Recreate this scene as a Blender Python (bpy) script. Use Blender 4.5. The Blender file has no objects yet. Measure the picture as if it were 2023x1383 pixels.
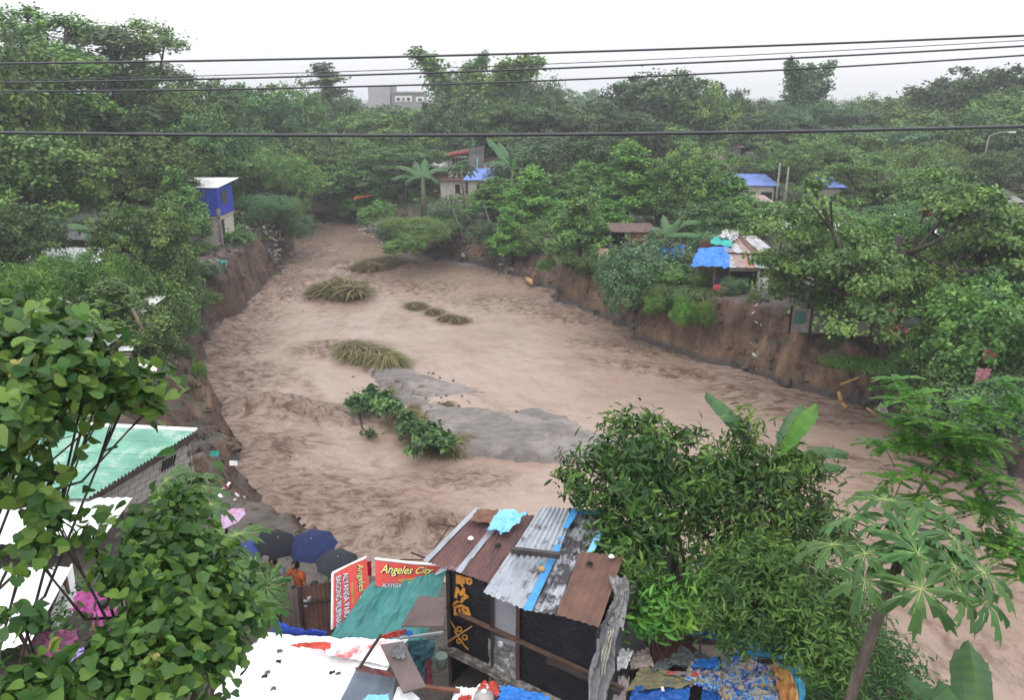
import bpy, math, random
import numpy as np
from mathutils import Vector, Matrix, Euler

# ------------------------------------------------------------------ camera, sky, sun, exposure
scene = bpy.context.scene
CAMH, TH, F = 15.5, math.radians(17.8), 1557.0
CT, ST = math.cos(TH), math.sin(TH)
cam_data = bpy.data.cameras.new('camera'); cam = bpy.data.objects.new('camera', cam_data)
scene.collection.objects.link(cam); scene.camera = cam
cam.location = (0, 0, CAMH); cam.rotation_euler = (math.pi/2 - TH, 0, 0)
cam_data.sensor_width = 36; cam_data.lens = 36*F/2023; cam_data.clip_start = .1; cam_data.clip_end = 9000

SUN_EL, SUN_ROT = math.radians(62), math.radians(200)
world = bpy.data.worlds.new('World'); scene.world = world; world.use_nodes = True
wn = world.node_tree; wn.nodes.clear()
wo = wn.nodes.new('ShaderNodeOutputWorld'); bg = wn.nodes.new('ShaderNodeBackground')
sky = wn.nodes.new('ShaderNodeTexSky'); sky.sky_type = 'NISHITA'; sky.sun_disc = False
sky.sun_elevation = SUN_EL; sky.sun_rotation = SUN_ROT; sky.dust_density = 5; sky.air_density = 1.5
hs = wn.nodes.new('ShaderNodeMix'); hs.data_type = 'RGBA'; hs.inputs[0].default_value = .93
tcw = wn.nodes.new('ShaderNodeTexCoord'); nzw = wn.nodes.new('ShaderNodeTexNoise'); nzw.inputs['Scale'].default_value = 2.2
nzw.inputs['Detail'].default_value = 4
crw = wn.nodes.new('ShaderNodeValToRGB')      # overcast cloud deck, almost even
crw.color_ramp.elements[0].position = .3; crw.color_ramp.elements[0].color = (.93, .95, 1.0, 1)
crw.color_ramp.elements[1].position = .7; crw.color_ramp.elements[1].color = (1.0, 1.0, 1.0, 1)
sxw = wn.nodes.new('ShaderNodeSeparateXYZ'); wn.links.new(tcw.outputs['Generated'], sxw.inputs[0])
grw = wn.nodes.new('ShaderNodeFloatCurve'); cv = grw.mapping.curves[0]      # overcast: the deck is dimmer towards the horizon
cv.points[0].location = (0, .46); cv.points[1].location = (1, 1.0); cv.points.new(.08, .58); cv.points.new(.3, .82); grw.mapping.update(); mxw = wn.nodes.new('ShaderNodeMath'); mxw.operation = 'MAXIMUM'; mxw.inputs[1].default_value = 0; wn.links.new(sxw.outputs['Z'], mxw.inputs[0]); wn.links.new(mxw.outputs[0], grw.inputs['Value'])
muw = wn.nodes.new('ShaderNodeVectorMath'); muw.operation = 'SCALE'; mu2 = wn.nodes.new('ShaderNodeVectorMath'); mu2.operation = 'SCALE'; mu2.inputs['Scale'].default_value = 16.5
wn.links.new(crw.outputs[0], muw.inputs[0]); wn.links.new(grw.outputs[0], muw.inputs['Scale']); wn.links.new(muw.outputs[0], mu2.inputs[0])
wn.links.new(tcw.outputs['Generated'], nzw.inputs['Vector']); wn.links.new(nzw.outputs['Fac'], crw.inputs['Fac'])
wn.links.new(sky.outputs[0], hs.inputs[6]); wn.links.new(mu2.outputs[0], hs.inputs[7])
wn.links.new(hs.outputs[2], bg.inputs['Color']); bg.inputs['Strength'].default_value = .1
wn.links.new(bg.outputs[0], wo.inputs['Surface'])
sd = bpy.data.lights.new('sun', 'SUN'); sun = bpy.data.objects.new('sun', sd); scene.collection.objects.link(sun)
sd.energy = .55; sd.angle = math.radians(40); sd.color = (1, .97, .92)
dirv = Vector((math.sin(SUN_ROT)*math.cos(SUN_EL), math.cos(SUN_ROT)*math.cos(SUN_EL), math.sin(SUN_EL)))
sun.rotation_euler = (-dirv).to_track_quat('-Z', 'Y').to_euler(); sun.location = (0, -20, 60)
vs = scene.view_settings; vs.view_transform = 'Standard'; vs.look = 'None'; vs.gamma = 1; vs.use_curve_mapping = False
vs.exposure = 0.42

# ------------------------------------------------------------------ photo geometry helpers
def ray(px, py):
    u = (px-1011.5)/F; v = (691.5-py)/F
    return Vector((u, CT+v*ST, -ST+v*CT))
O = Vector((0, 0, CAMH))
def P(px, py, z=0.0):
    r = ray(px, py); return O + r*((z-CAMH)/r.z)
def PY(px, py, Y):
    r = ray(px, py); return O + r*(Y/r.y)
def PD(px, py, d): return O + ray(px, py).normalized()*d
def depth(Y, z): return Y*CT + (CAMH-z)*ST
def PXZ(px, Y, z): return Vector(((px-1011.5)/F*depth(Y, z), Y, z))
RNG = np.random.default_rng(7); random.seed(7)

# ------------------------------------------------------------------ numpy noise
_perm = np.random.default_rng(3).permutation(1024)
_g = np.random.default_rng(4).uniform(0, 2*np.pi, 1024)
def noise2(x, y):
    xi = np.floor(x).astype(int); yi = np.floor(y).astype(int); xf = x-xi; yf = y-yi
    u = xf*xf*xf*(xf*(xf*6-15)+10); v = yf*yf*yf*(yf*(yf*6-15)+10)
    def gr(a, b, dx, dy):
        h = _g[_perm[(_perm[a & 1023]+b) & 1023]]; return np.cos(h)*dx+np.sin(h)*dy
    n00 = gr(xi, yi, xf, yf); n10 = gr(xi+1, yi, xf-1, yf); n01 = gr(xi, yi+1, xf, yf-1); n11 = gr(xi+1, yi+1, xf-1, yf-1)
    return (n00*(1-u)+n10*u)*(1-v)+(n01*(1-u)+n11*u)*v
def fbm(x, y, o=4, g=.5):
    s = 0; a = 1; 
    for i in range(o):
        s = s+a*noise2(x+17.3*i, y-9.1*i); x = x*2.03; y = y*2.03; a *= g
    return s

# ------------------------------------------------------------------ object helpers
COL = scene.collection
def mk_mesh(name, V, Fc, m=None, smooth=False, tint=None, uv=None):
    """V (n,3) array, Fc (k,3|4) array or list of faces"""
    me = bpy.data.meshes.new(name)
    V = np.asarray(V, dtype=np.float32).reshape(-1, 3)
    if isinstance(Fc, np.ndarray):
        k, s = Fc.shape
        me.vertices.add(len(V)); me.vertices.foreach_set('co', V.ravel())
        me.loops.add(k*s); me.loops.foreach_set('vertex_index', Fc.astype(np.int32).ravel())
        me.polygons.add(k); me.polygons.foreach_set('loop_start', np.arange(0, k*s, s, dtype=np.int32))
        me.update(calc_edges=True)
    else:
        me.from_pydata(V.tolist(), [], Fc); me.update()
    if tint is not None:
        at = me.attributes.new('tint', 'FLOAT', 'POINT'); at.data.foreach_set('value', np.asarray(tint, dtype=np.float32))
    if uv is not None:
        l = me.uv_layers.new(name='UVMap'); li = np.zeros(len(me.loops), dtype=np.int32)
        me.loops.foreach_get('vertex_index', li); l.data.foreach_set('uv', np.asarray(uv, dtype=np.float32)[li].ravel())
    if m: 
        for q in (m if isinstance(m, (list, tuple)) else [m]): me.materials.append(q)
    if smooth: me.polygons.foreach_set('use_smooth', np.ones(len(me.polygons), dtype=bool))
    return me
def link(o): COL.objects.link(o); return o
def tag(o, label=None, cat=None, group=None, kind=None):
    if label: o['label'] = label
    if cat: o['category'] = cat
    if group: o['group'] = group
    if kind: o['kind'] = kind
    return o
class Thing:
    def __init__(s, name, label, cat, loc, group=None):
        s.loc = Vector(loc); s.root = link(bpy.data.objects.new(name, None)); s.root.location = s.loc
        s.root.empty_display_size = .2; tag(s.root, label, cat, group)
    def part(s, name, geo, m, parent=None, label=None, smooth=False, kind=None, tint=None, uv=None):
        V, Fc = geo[0], geo[1]
        V = np.asarray(V, dtype=float).reshape(-1, 3)-np.array(s.loc)
        o = link(bpy.data.objects.new(name, mk_mesh(name, V, Fc, m, smooth, tint, uv))); o.parent = parent or s.root
        if label: o['label'] = label
        if kind: o['kind'] = kind
        return o
def single(name, geo, m, label, cat, group=None, smooth=False, kind=None, loc=None, tint=None, uv=None):
    V = np.asarray(geo[0], dtype=float).reshape(-1, 3)
    if loc is None: loc = V.mean(0); loc[2] = V[:, 2].min()
    o = link(bpy.data.objects.new(name, mk_mesh(name, V-np.array(loc), geo[1], m, smooth, tint, uv))); o.location = loc
    return tag(o, label, cat, group, kind)
def copy_tree(o, parent=None):
    c = o.copy(); COL.objects.link(c); c.parent = parent
    for ch in list(o.children): copy_tree(ch, c)
    return c
def join(*gs):
    V = []; Fs = []; n = 0
    for g in gs:
        v = np.asarray(g[0], dtype=float).reshape(-1, 3); V.append(v)
        Fs += [[int(i)+n for i in f] for f in g[1]]; n += len(v)
    return np.concatenate(V), Fs
BOXF = [[0, 3, 2, 1], [4, 5, 6, 7], [0, 1, 5, 4], [1, 2, 6, 5], [2, 3, 7, 6], [3, 0, 4, 7]]
def box(c, s, rz=0, rx=0, ry=0):
    s = np.array(s)/2; V = np.array([[-1, -1, -1], [1, -1, -1], [1, 1, -1], [-1, 1, -1], [-1, -1, 1], [1, -1, 1], [1, 1, 1], [-1, 1, 1]])*s
    R = np.array(Euler((rx, ry, rz)).to_matrix()); return V@R.T+np.array(c), BOXF
def hexa(a, b, c, d, h):
    """slab: quad abcd plus thickness vector h"""
    q = np.array([a, b, c, d], dtype=float); return np.concatenate([q, q+np.array(h, dtype=float)]), BOXF
def tube(pts, rad, n=7, cap=True):
    pts = [Vector(p) for p in pts]; rad = [rad]*len(pts) if np.isscalar(rad) else rad
    V = []; Fs = []; ref = None
    for i, p in enumerate(pts):
        t = (pts[min(i+1, len(pts)-1)]-pts[max(i-1, 0)]).normalized()
        if ref is None: ref = t.orthogonal().normalized()
        ref = (ref-t*ref.dot(t)).normalized(); b = t.cross(ref)
        for k in range(n):
            a = 2*math.pi*k/n; V.append(p+(ref*math.cos(a)+b*math.sin(a))*rad[i])
    for i in range(len(pts)-1):
        for k in range(n): Fs.append([i*n+k, i*n+(k+1) % n, (i+1)*n+(k+1) % n, (i+1)*n+k])
    if cap: Fs += [list(range(n))[::-1], [(len(pts)-1)*n+k for k in range(n)]]
    return np.array(V), Fs
def beam(a, b, w, h=None):
    a = Vector(a); b = Vector(b); h = h or w; t = (b-a).normalized(); up = Vector((0, 0, 1)) if abs(t.z) < .9 else Vector((1, 0, 0))
    s = t.cross(up).normalized()*w/2; u = s.cross(t).normalized()*h/2
    return np.array([a-s-u, a+s-u, b+s-u, b-s-u, a-s+u, a+s+u, b+s+u, b-s+u]), BOXF
def lathe(c, prof, n=12):
    V = []; Fs = []
    for r, z in prof:
        for k in range(n): a = 2*math.pi*k/n; V.append((c[0]+r*math.cos(a), c[1]+r*math.sin(a), c[2]+z))
    for i in range(len(prof)-1):
        for k in range(n): Fs.append([i*n+k, i*n+(k+1) % n, (i+1)*n+(k+1) % n, (i+1)*n+k])
    Fs += [list(range(n))[::-1], [(len(prof)-1)*n+k for k in range(n)]]
    return np.array(V), Fs
def bil(c, u, v):
    a, b, cc, d = [np.array(q, dtype=float) for q in c]; u = np.asarray(u)[..., None]; v = np.asarray(v)[..., None]
    return (a*(1-u)+b*u)*(1-v)+(d*(1-u)+cc*u)*v
def pnorm(c):
    a, b, cc, d = [Vector(q) for q in c]; n = (b-a).cross(d-a)+(cc-b).cross(d-cc)*0; n = (cc-a).cross(d-b); n.normalize()
    return np.array(n)
def grid_faces(nu, nv):
    i = np.arange(nu-1)[None, :]+np.arange(nv-1)[:, None]*nu
    return np.stack([i, i+1, i+nu+1, i+nu], -1).reshape(-1, 4)
def corr(c, pitch=.13, amp=.02, nv=6, dent=.0, seed=0, off=0):
    """corrugated sheet over corners c (a,b along the ridge-crossing direction u; corrugations run along v)"""
    a, b = Vector(c[0]), Vector(c[1]); L = (b-a).length; n = max(2, int(L/pitch)); nu = n*4+1
    u = np.linspace(0, 1, nu); v = np.linspace(0, 1, nv); U, W = np.meshgrid(u, v)
    P_ = bil(c, U, W); N = pnorm(c); d = amp*np.sin(U*n*2*np.pi)+off
    if dent: d = d+dent*fbm(U*3+seed*3.7, W*3+seed*1.3, 3)
    P_ = P_+d[..., None]*N
    return P_.reshape(-1, 3), grid_faces(nu, nv)
def cloth(c, nu=30, nv=30, wr=.04, sc=5, sag=0, ragged=0, seed=0, off=0, aniso=(1, 1), thick=0):
    u = np.linspace(0, 1, nu); v = np.linspace(0, 1, nv); U, W = np.meshgrid(u, v)
    U2 = U+ragged*fbm(W*3.2+seed, U*2+seed*2., 3)*np.abs(U-.5)*2; W2 = W+ragged*fbm(U*3.2+seed*3., W*2+seed, 3)*np.abs(W-.5)*2
    P_ = bil(c, U2, W2); N = pnorm(c)
    r = fbm(U*sc*aniso[0]+seed*5.1, W*sc*aniso[1]+seed*2.7, 5, .55)
    d = wr*(1-2.2*np.abs(r))+off
    P_ = P_+d[..., None]*N; P_[..., 2] -= sag*4*U*(1-U)*(1-(2*W-1)**2*.5)
    return P_.reshape(-1, 3), grid_faces(nu, nv)

# ------------------------------------------------------------------ materials
def nodes(name):
    m = bpy.data.materials.new(name); m.use_nodes = True; nt = m.node_tree; return m, nt, nt.nodes['Principled BSDF']
MC = {}
def M(name, c1, c2=None, scale=4, rough=.75, bump=.0, metal=0, stretch=(1, 1, 1), spec=.4, lo=.35, hi=.65, detail=6, bscale=None, c3=None, c3pos=.62, c3scale=1.7):
    if name in MC: return MC[name]
    m, nt, b = nodes(name); L = nt.links; b.inputs['Roughness'].default_value = rough; b.inputs['Metallic'].default_value = metal
    b.inputs['Specular IOR Level'].default_value = spec
    tc = nt.nodes.new('ShaderNodeTexCoord'); mp = nt.nodes.new('ShaderNodeMapping'); mp.inputs['Scale'].default_value = stretch
    L.new(tc.outputs['Object'], mp.inputs['Vector'])
    nz = nt.nodes.new('ShaderNodeTexNoise'); nz.inputs['Scale'].default_value = scale; nz.inputs['Detail'].default_value = detail; nz.inputs['Roughness'].default_value = .62
    L.new(mp.outputs[0], nz.inputs['Vector'])
    c2 = c2 or tuple(x*.6 for x in c1)
    cr = nt.nodes.new('ShaderNodeValToRGB'); cr.color_ramp.elements[0].position = lo; cr.color_ramp.elements[1].position = hi
    cr.color_ramp.elements[0].color = (*c2, 1); cr.color_ramp.elements[1].color = (*c1, 1); L.new(nz.outputs['Fac'], cr.inputs['Fac'])
    col = cr.outputs[0]
    if c3:
        n3 = nt.nodes.new('ShaderNodeTexNoise'); n3.inputs['Scale'].default_value = c3scale; n3.inputs['Detail'].default_value = 8; n3.inputs['Roughness'].default_value = .7
        L.new(tc.outputs['Object'], n3.inputs['Vector'])
        r3 = nt.nodes.new('ShaderNodeMapRange'); r3.inputs[1].default_value = c3pos-.06; r3.inputs[2].default_value = c3pos+.03; L.new(n3.outputs['Fac'], r3.inputs[0])
        mx = nt.nodes.new('ShaderNodeMix'); mx.data_type = 'RGBA'; L.new(r3.outputs[0], mx.inputs[0]); L.new(col, mx.inputs[6]); mx.inputs[7].default_value = (*c3, 1); col = mx.outputs[2]
    L.new(col, b.inputs['Base Color'])
    if bump:
        bp = nt.nodes.new('ShaderNodeBump'); bp.inputs['Strength'].default_value = bump; bp.inputs['Distance'].default_value = .05
        nb = nt.nodes.new('ShaderNodeTexNoise'); nb.inputs['Scale'].default_value = bscale or scale*4; nb.inputs['Detail'].default_value = 5
        L.new(mp.outputs[0], nb.inputs['Vector']); L.new(nb.outputs['Fac'], bp.inputs['Height']); L.new(bp.outputs[0], b.inputs['Normal'])
    MC[name] = m; return m
def leaf_mat(name, dark, mid, light, trans=.16, rough=.5, var=.3):
    m, nt, b = nodes(name); L = nt.links
    at = nt.nodes.new('ShaderNodeAttribute'); at.attribute_name = 'tint'
    oi = nt.nodes.new('ShaderNodeObjectInfo')
    cr = nt.nodes.new('ShaderNodeValToRGB'); e = cr.color_ramp.elements; e[0].position = 0; e[0].color = (*dark, 1); e[1].position = 1; e[1].color = (*light, 1)
    k = e.new(.5); k.color = (*mid, 1); L.new(at.outputs['Fac'], cr.inputs['Fac'])
    hv = nt.nodes.new('ShaderNodeHueSaturation')
    mr = nt.nodes.new('ShaderNodeMapRange'); mr.inputs[3].default_value = 1-var; mr.inputs[4].default_value = 1+var; L.new(oi.outputs['Random'], mr.inputs[0]); L.new(mr.outputs[0], hv.inputs['Value'])
    mh = nt.nodes.new('ShaderNodeMath'); mh.operation = 'MULTIPLY_ADD'; mh.inputs[1].default_value = .034; mh.inputs[2].default_value = .483; L.new(oi.outputs['Random'], mh.inputs[0]); L.new(mh.outputs[0], hv.inputs['Hue'])
    L.new(cr.outputs[0], hv.inputs['Color']); L.new(hv.outputs[0], b.inputs['Base Color']); b.inputs['Roughness'].default_value = rough; b.inputs['Specular IOR Level'].default_value = .35
    tr = nt.nodes.new('ShaderNodeBsdfTranslucent'); L.new(hv.outputs[0], tr.inputs['Color'])
    ms = nt.nodes.new('ShaderNodeMixShader'); ms.inputs[0].default_value = trans; out = nt.nodes['Material Output']
    L.new(b.outputs[0], ms.inputs[1]); L.new(tr.outputs[0], ms.inputs[2]); L.new(ms.outputs[0], out.inputs['Surface'])
    return m
LEAF = leaf_mat('leaf_mid_green', (.036, .085, .020), (.092, .185, .040), (.19, .32, .065))
LEAFD = leaf_mat('leaf_dark_green', (.024, .060, .020), (.060, .128, .036), (.125, .22, .055))
LEAFB = leaf_mat('leaf_bright_green', (.04, .12, .018), (.085, .22, .03), (.20, .37, .05))
LEAFY = leaf_mat('leaf_yellow_green', (.06, .12, .03), (.12, .21, .045), (.22, .32, .07))
LEAFG = leaf_mat('leaf_grey_green', (.045, .10, .045), (.08, .16, .065), (.13, .23, .09))
BARK = M('bark', (.085, .065, .055), (.03, .024, .022), 9, .9, .6, stretch=(1, 1, .3))
PALEBARK = M('pale_bark', (.16, .13, .11), (.07, .055, .045), 9, .9, .5, stretch=(1, 1, .3))
# ------------------------------------------------------------------ river outline and ground
def wl(px, py): p = P(px, py, 0); return (p.x, p.y)
LEFT = [(12, -25, 2, 3.4), (11, 5, 2, 3.4), (10.6, 14, 2, 3.2), (10.3, 17.3, 2, 3.0), (9.3, 19.6, 2, 3.2), (6, 19.6, 1.4, 3.6), (2, 19.0, 1.3, 3.8), (-1, 18.9, 1.2, 3.8), (-3.2, 19.3, 1.4, 3.8), (-5.2, 20.6, 1.8, 3.8), (-6.6, 22.5, 2.6, 3.8)]
for px, py, w, h in [(562, 1042, 3.8, 3.8), (508, 990, 5, 3.7), (478, 932, 5.5, 3.6), (456, 878, 5, 3.5), (438, 830, 3.6, 3.5), (412, 785, 2.2, 3.6), (392, 735, 1.5, 3.6), (390, 700, 1.2, 3.6), (402, 680, 1.1, 3.6), (428, 652, 1.1, 3.6), (466, 620, 1.1, 3.6), (502, 582, 1.2, 3.6), (535, 549, 1.4, 3.6), (566, 515, 1.4, 3.6), (578, 480, 2, 3.6), (592, 440, 4, 3.5), (585, 405, 4, 3.5), (578, 378, 4, 3.5), (572, 362, 5, 3.4)]:
    LEFT.append((*wl(px, py), w, h))
LEFT += [(-44, 165, 5, 3.3), (-42, 190, 5, 3.2)]
RIGHT = [(-32, 188, 5, 3.2), (-33, 165, 5, 3.3)]
for px, py, w, h in [(644, 362, 5, 3.4), (640, 385, 5, 3.4), (655, 405, 5, 3.4), (690, 430, 6, 3.4), (755, 470, 7, 3.4), (770, 492, 7, 3.4), (820, 508, 8, 3.5), (880, 516, 8, 3.5), (960, 530, 7, 3.5), (1020, 545, 6, 3.6), (1085, 572, 4.5, 3.7), (1110, 597, 3.4, 3.7), (1200, 632, 3.2, 3.7), (1290, 690, 2.6, 3.7), (1370, 712, 2.3, 3.7), (1460, 728, 2.2, 3.7), (1560, 765, 2.8, 3.6), (1640, 790, 5.5, 3.5), (1740, 822, 7, 3.5), (1830, 860, 7, 3.5), (1920, 900, 7, 3.5), (2023, 945, 7, 3.5)]:
    RIGHT.append((*wl(px, py), w, h))
RIGHT += [(25.5, 27, 6, 3.5), (29, 20, 6, 3.5), (33, 5, 6, 3.5), (35, -25, 6, 3.5)]
POLY = np.array(LEFT+RIGHT)
def near_poly(x, y, A, closed=True):
    n = len(A); bd = np.full(x.shape, 1e9); bw = np.zeros(x.shape); bh = np.zeros(x.shape)
    for i in range(n if closed else n-1):
        a = A[i]; b = A[(i+1) % n]; dx, dy = b[0]-a[0], b[1]-a[1]; L = dx*dx+dy*dy
        t = np.clip(((x-a[0])*dx+(y-a[1])*dy)/L, 0, 1)
        d = np.hypot(x-a[0]-t*dx, y-a[1]-t*dy); k = d < bd
        bd = np.where(k, d, bd); bw = np.where(k, a[2]+(b[2]-a[2])*t, bw); bh = np.where(k, a[3]+(b[3]-a[3])*t, bh)
    return bd, bw, bh
def inside(x, y, A):
    c = np.zeros(x.shape, dtype=bool); n = len(A)
    for i in range(n):
        x1, y1 = A[i][:2]; x2, y2 = A[(i+1) % n][:2]
        if y1 == y2: continue
        c ^= ((y1 > y) != (y2 > y)) & (x < (x2-x1)*(y-y1)/(y2-y1)+x1)
    return c
def ground(x, y):
    x = np.asarray(x, dtype=float); y = np.asarray(y, dtype=float)
    x = x+1.3*fbm(x*.22+11, y*.22, 3)+.5*fbm(x*.8, y*.8+5, 3)*1.0; y = y+1.3*fbm(x*.22, y*.22+23, 3)
    d, w, h = near_poly(x, y, POLY); ins = inside(x, y, POLY)
    jag = .55*fbm(x*.45, y*.45, 4)+.25*fbm(x*1.7+5, y*1.7, 3)
    dj = np.maximum(d+jag*np.clip(d/1.0, 0, 1)*1.6, 0)
    t = np.clip(dj/w, 0, 1)
    gully = np.abs(fbm(x*.9+3, y*.9, 3))
    z = -.15+(h+.15)*(1-(1-t)**2.1)-(1.7*gully+.5*np.abs(fbm(x*2.6, y*2.6+9, 3)))*np.sin(np.pi*np.clip(t, 0, 1)**.8)
    top = np.clip((dj-w)/3, 0, 1)
    z = z+top*.35*fbm(x*.12, y*.12, 3)+.10*fbm(x*1.1, y*1.1, 4)*np.clip(t*3, 0, 1)
    z = np.where(ins, -.15-np.minimum(d*.5, 1.6), z)
    far = np.clip((np.hypot(x, y-60)-140)/200, 0, 1); z = np.where(ins, z, z*(1-far)+3.3*far)
    return z
def gz(x, y): return float(ground(np.array([x]), np.array([y]))[0])
def axis(a, b, fine, grow=1.25, lim=4000):
    m = list(np.arange(a, b, fine)); s = fine; v = a; lo = []
    while v > -lim: s *= grow; v -= s; lo.append(v)
    s = fine; v = m[-1]; hi = []
    while v < lim: s *= grow; v += s; hi.append(v)
    return np.array(lo[::-1]+m+hi)
ax = axis(-34, 44, .26); ay = axis(10, 80, .24, 1.035)
X, Y = np.meshgrid(ax, ay); Z = ground(X.ravel(), Y.ravel()).reshape(X.shape)
# sideways shift on the cliff face gives ribs
GV = np.stack([X, Y, Z], -1).reshape(-1, 3)
def soil_mat():
    m, nt, b = nodes('river_bank_soil'); L = nt.links; N = nt.nodes.new
    b.inputs['Roughness'].default_value = .85
    geo = N('ShaderNodeNewGeometry'); sx = N('ShaderNodeSeparateXYZ'); L.new(geo.outputs['Position'], sx.inputs[0])
    sn = N('ShaderNodeSeparateXYZ'); L.new(geo.outputs['Normal'], sn.inputs[0])
    tc = N('ShaderNodeTexCoord')
    mp = N('ShaderNodeMapping'); mp.inputs['Scale'].default_value = (1, 1, .35); L.new(tc.outputs['Object'], mp.inputs[0])
    n1 = N('ShaderNodeTexNoise'); n1.inputs['Scale'].default_value = 1.1; n1.inputs['Detail'].default_value = 10; n1.inputs['Roughness'].default_value = .7; L.new(mp.outputs[0], n1.inputs[0])
    n2 = N('ShaderNodeTexNoise'); n2.inputs['Scale'].default_value = .18; n2.inputs['Detail'].default_value = 5; L.new(tc.outputs['Object'], n2.inputs[0])
    n3 = N('ShaderNodeTexNoise'); n3.inputs['Scale'].default_value = 5; n3.inputs['Detail'].default_value = 8; L.new(tc.outputs['Object'], n3.inputs[0])
    def ramp(src, stops):
        c = N('ShaderNodeValToRGB'); e = c.color_ramp.elements; e[0].position = stops[0][0]; e[0].color = (*stops[0][1], 1); e[1].position = stops[-1][0]; e[1].color = (*stops[-1][1], 1)
        for p, q in stops[1:-1]: k = e.new(p); k.color = (*q, 1)
        L.new(src, c.inputs[0]); return c.outputs[0]
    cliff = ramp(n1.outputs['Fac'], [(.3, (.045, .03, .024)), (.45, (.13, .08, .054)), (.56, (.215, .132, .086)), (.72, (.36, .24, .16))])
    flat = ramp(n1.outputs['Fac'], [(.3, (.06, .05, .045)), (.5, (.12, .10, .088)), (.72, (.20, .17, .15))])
    veg = ramp(n3.outputs['Fac'], [(.3, (.02, .035, .015)), (.6, (.055, .08, .03))])
    def mix(f, a, c): 
        x = N('ShaderNodeMix'); x.data_type = 'RGBA'; L.new(f, x.inputs[0]); L.new(a, x.inputs[6]); L.new(c, x.inputs[7]); return x.outputs[2]
    def mr(s, a, b_, c=0, d=1):
        x = N('ShaderNodeMapRange'); x.inputs[1].default_value = a; x.inputs[2].default_value = b_; x.inputs[3].default_value = c; x.inputs[4].default_value = d; L.new(s, x.inputs[0]); return x.outputs[0]
    def mul(a, b_):
        x = N('ShaderNodeMath'); x.operation = 'MULTIPLY'; L.new(a, x.inputs[0]); L.new(b_, x.inputs[1]); return x.outputs[0]
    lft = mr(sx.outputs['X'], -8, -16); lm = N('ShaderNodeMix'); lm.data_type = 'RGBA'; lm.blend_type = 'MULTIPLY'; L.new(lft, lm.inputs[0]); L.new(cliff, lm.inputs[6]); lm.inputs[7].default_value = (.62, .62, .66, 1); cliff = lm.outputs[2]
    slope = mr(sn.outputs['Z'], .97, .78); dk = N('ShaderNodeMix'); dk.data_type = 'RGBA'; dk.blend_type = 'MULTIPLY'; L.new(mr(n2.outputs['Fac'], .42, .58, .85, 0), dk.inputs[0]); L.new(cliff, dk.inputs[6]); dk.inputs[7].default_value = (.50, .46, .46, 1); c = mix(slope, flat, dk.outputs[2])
    vg = mul(mr(n2.outputs['Fac'], .48, .56), mr(sn.outputs['Z'], .8, .95)); 
    vg = mul(vg, mr(sx.outputs['Y'], 27, 38)); c = mix(vg, c, veg)
    zz = N('ShaderNodeMath'); zz.operation = 'MULTIPLY_ADD'; zz.inputs[1].default_value = -1.2; L.new(n1.outputs['Fac'], zz.inputs[0]); L.new(sx.outputs['Z'], zz.inputs[2])
    wet = mr(zz.outputs[0], -.45, -.1, 1, 0)      # waterlogged toe of the bank
    wc = N('ShaderNodeRGB'); wc.outputs[0].default_value = (.055, .047, .045, 1)
    c = mix(wet, c, wc.outputs[0]); L.new(c, b.inputs['Base Color'])
    L.new(mr(wet, 0, 1, .85, .35), b.inputs['Roughness'])
    bp = N('ShaderNodeBump'); bp.inputs['Strength'].default_value = 1; bp.inputs['Distance'].default_value = .4
    L.new(n1.outputs['Fac'], bp.inputs['Height']); bp2 = N('ShaderNodeBump'); bp2.inputs['Strength'].default_value = .9; bp2.inputs['Distance'].default_value = .1
    L.new(n3.outputs['Fac'], bp2.inputs['Height']); L.new(bp.outputs[0], bp2.inputs['Normal']); L.new(bp2.outputs[0], b.inputs['Normal'])
    return m
SOIL = soil_mat()
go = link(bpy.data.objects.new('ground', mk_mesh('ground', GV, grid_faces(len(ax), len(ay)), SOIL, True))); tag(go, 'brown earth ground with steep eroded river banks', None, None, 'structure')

# ------------------------------------------------------------------ water
def resample(A, n):
    A = np.array(A)[:, :2]; s = np.r_[0, np.cumsum(np.hypot(*np.diff(A, axis=0).T))]; q = np.linspace(0, s[-1], n)
    return np.stack([np.interp(q, s, A[:, 0]), np.interp(q, s, A[:, 1]), 150*(1-q/s[-1])], -1)
LB = resample(LEFT[6:], 90)
RB_ = resample(RIGHT[::-1][2:], 90)      # both run from near to far; third column = metres along the stream (far = 0)
def flow(x, y):
    def soft(Bk):
        d = np.full(x.shape, 1e9); 
        for b in Bk: d = np.minimum(d, np.hypot(x-b[0], y-b[1]))
        num = 0; den = 0
        for b in Bk:
            w = np.exp(-(np.hypot(x-b[0], y-b[1])-d)/2.0); num = num+w*b[2]; den = den+w
        return d, num/den
    dl, sl = soft(LB); dr, sr = soft(RB_)
    s = (sl*dr+sr*dl)/(dl+dr+1e-6); t = dl/(dl+dr+1e-6)*(dl+dr)
    return s, t, dl, dr
wx = axis(-48, 42, .21, 1.6, 60); wy = np.concatenate([np.arange(-25, 14, 1.0), 14+np.cumsum(.12*1.0085**np.arange(310))]); wy = wy[wy < 190]
WX, WY = np.meshgrid(wx, wy); wxf, wyf = WX.ravel(), WY.ravel()
dW, _, _ = near_poly(wxf, wyf, POLY); iW = inside(wxf, wyf, POLY); keep = iW | (dW < 4)
s_, t_, dl_, dr_ = [np.zeros(len(wxf)) for _ in range(4)]
kk = np.where(keep)[0]; s_[kk], t_[kk], dl_[kk], dr_[kk] = flow(wxf[kk], wyf[kk])
churn = np.zeros(len(wxf)); ups = np.zeros(len(wxf))
def rap(px, py, rx, ry, a, up=0.0, rot=0):
    c = P(px, py, 0); dx = wxf-c.x; dy = wyf-c.y; co, si = math.cos(rot), math.sin(rot)
    q = np.exp(-(((dx*co+dy*si)/rx)**2+((-dx*si+dy*co)/ry)**2)); global churn, ups
    churn = np.maximum(churn, a*q); ups = ups+up*q
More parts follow.
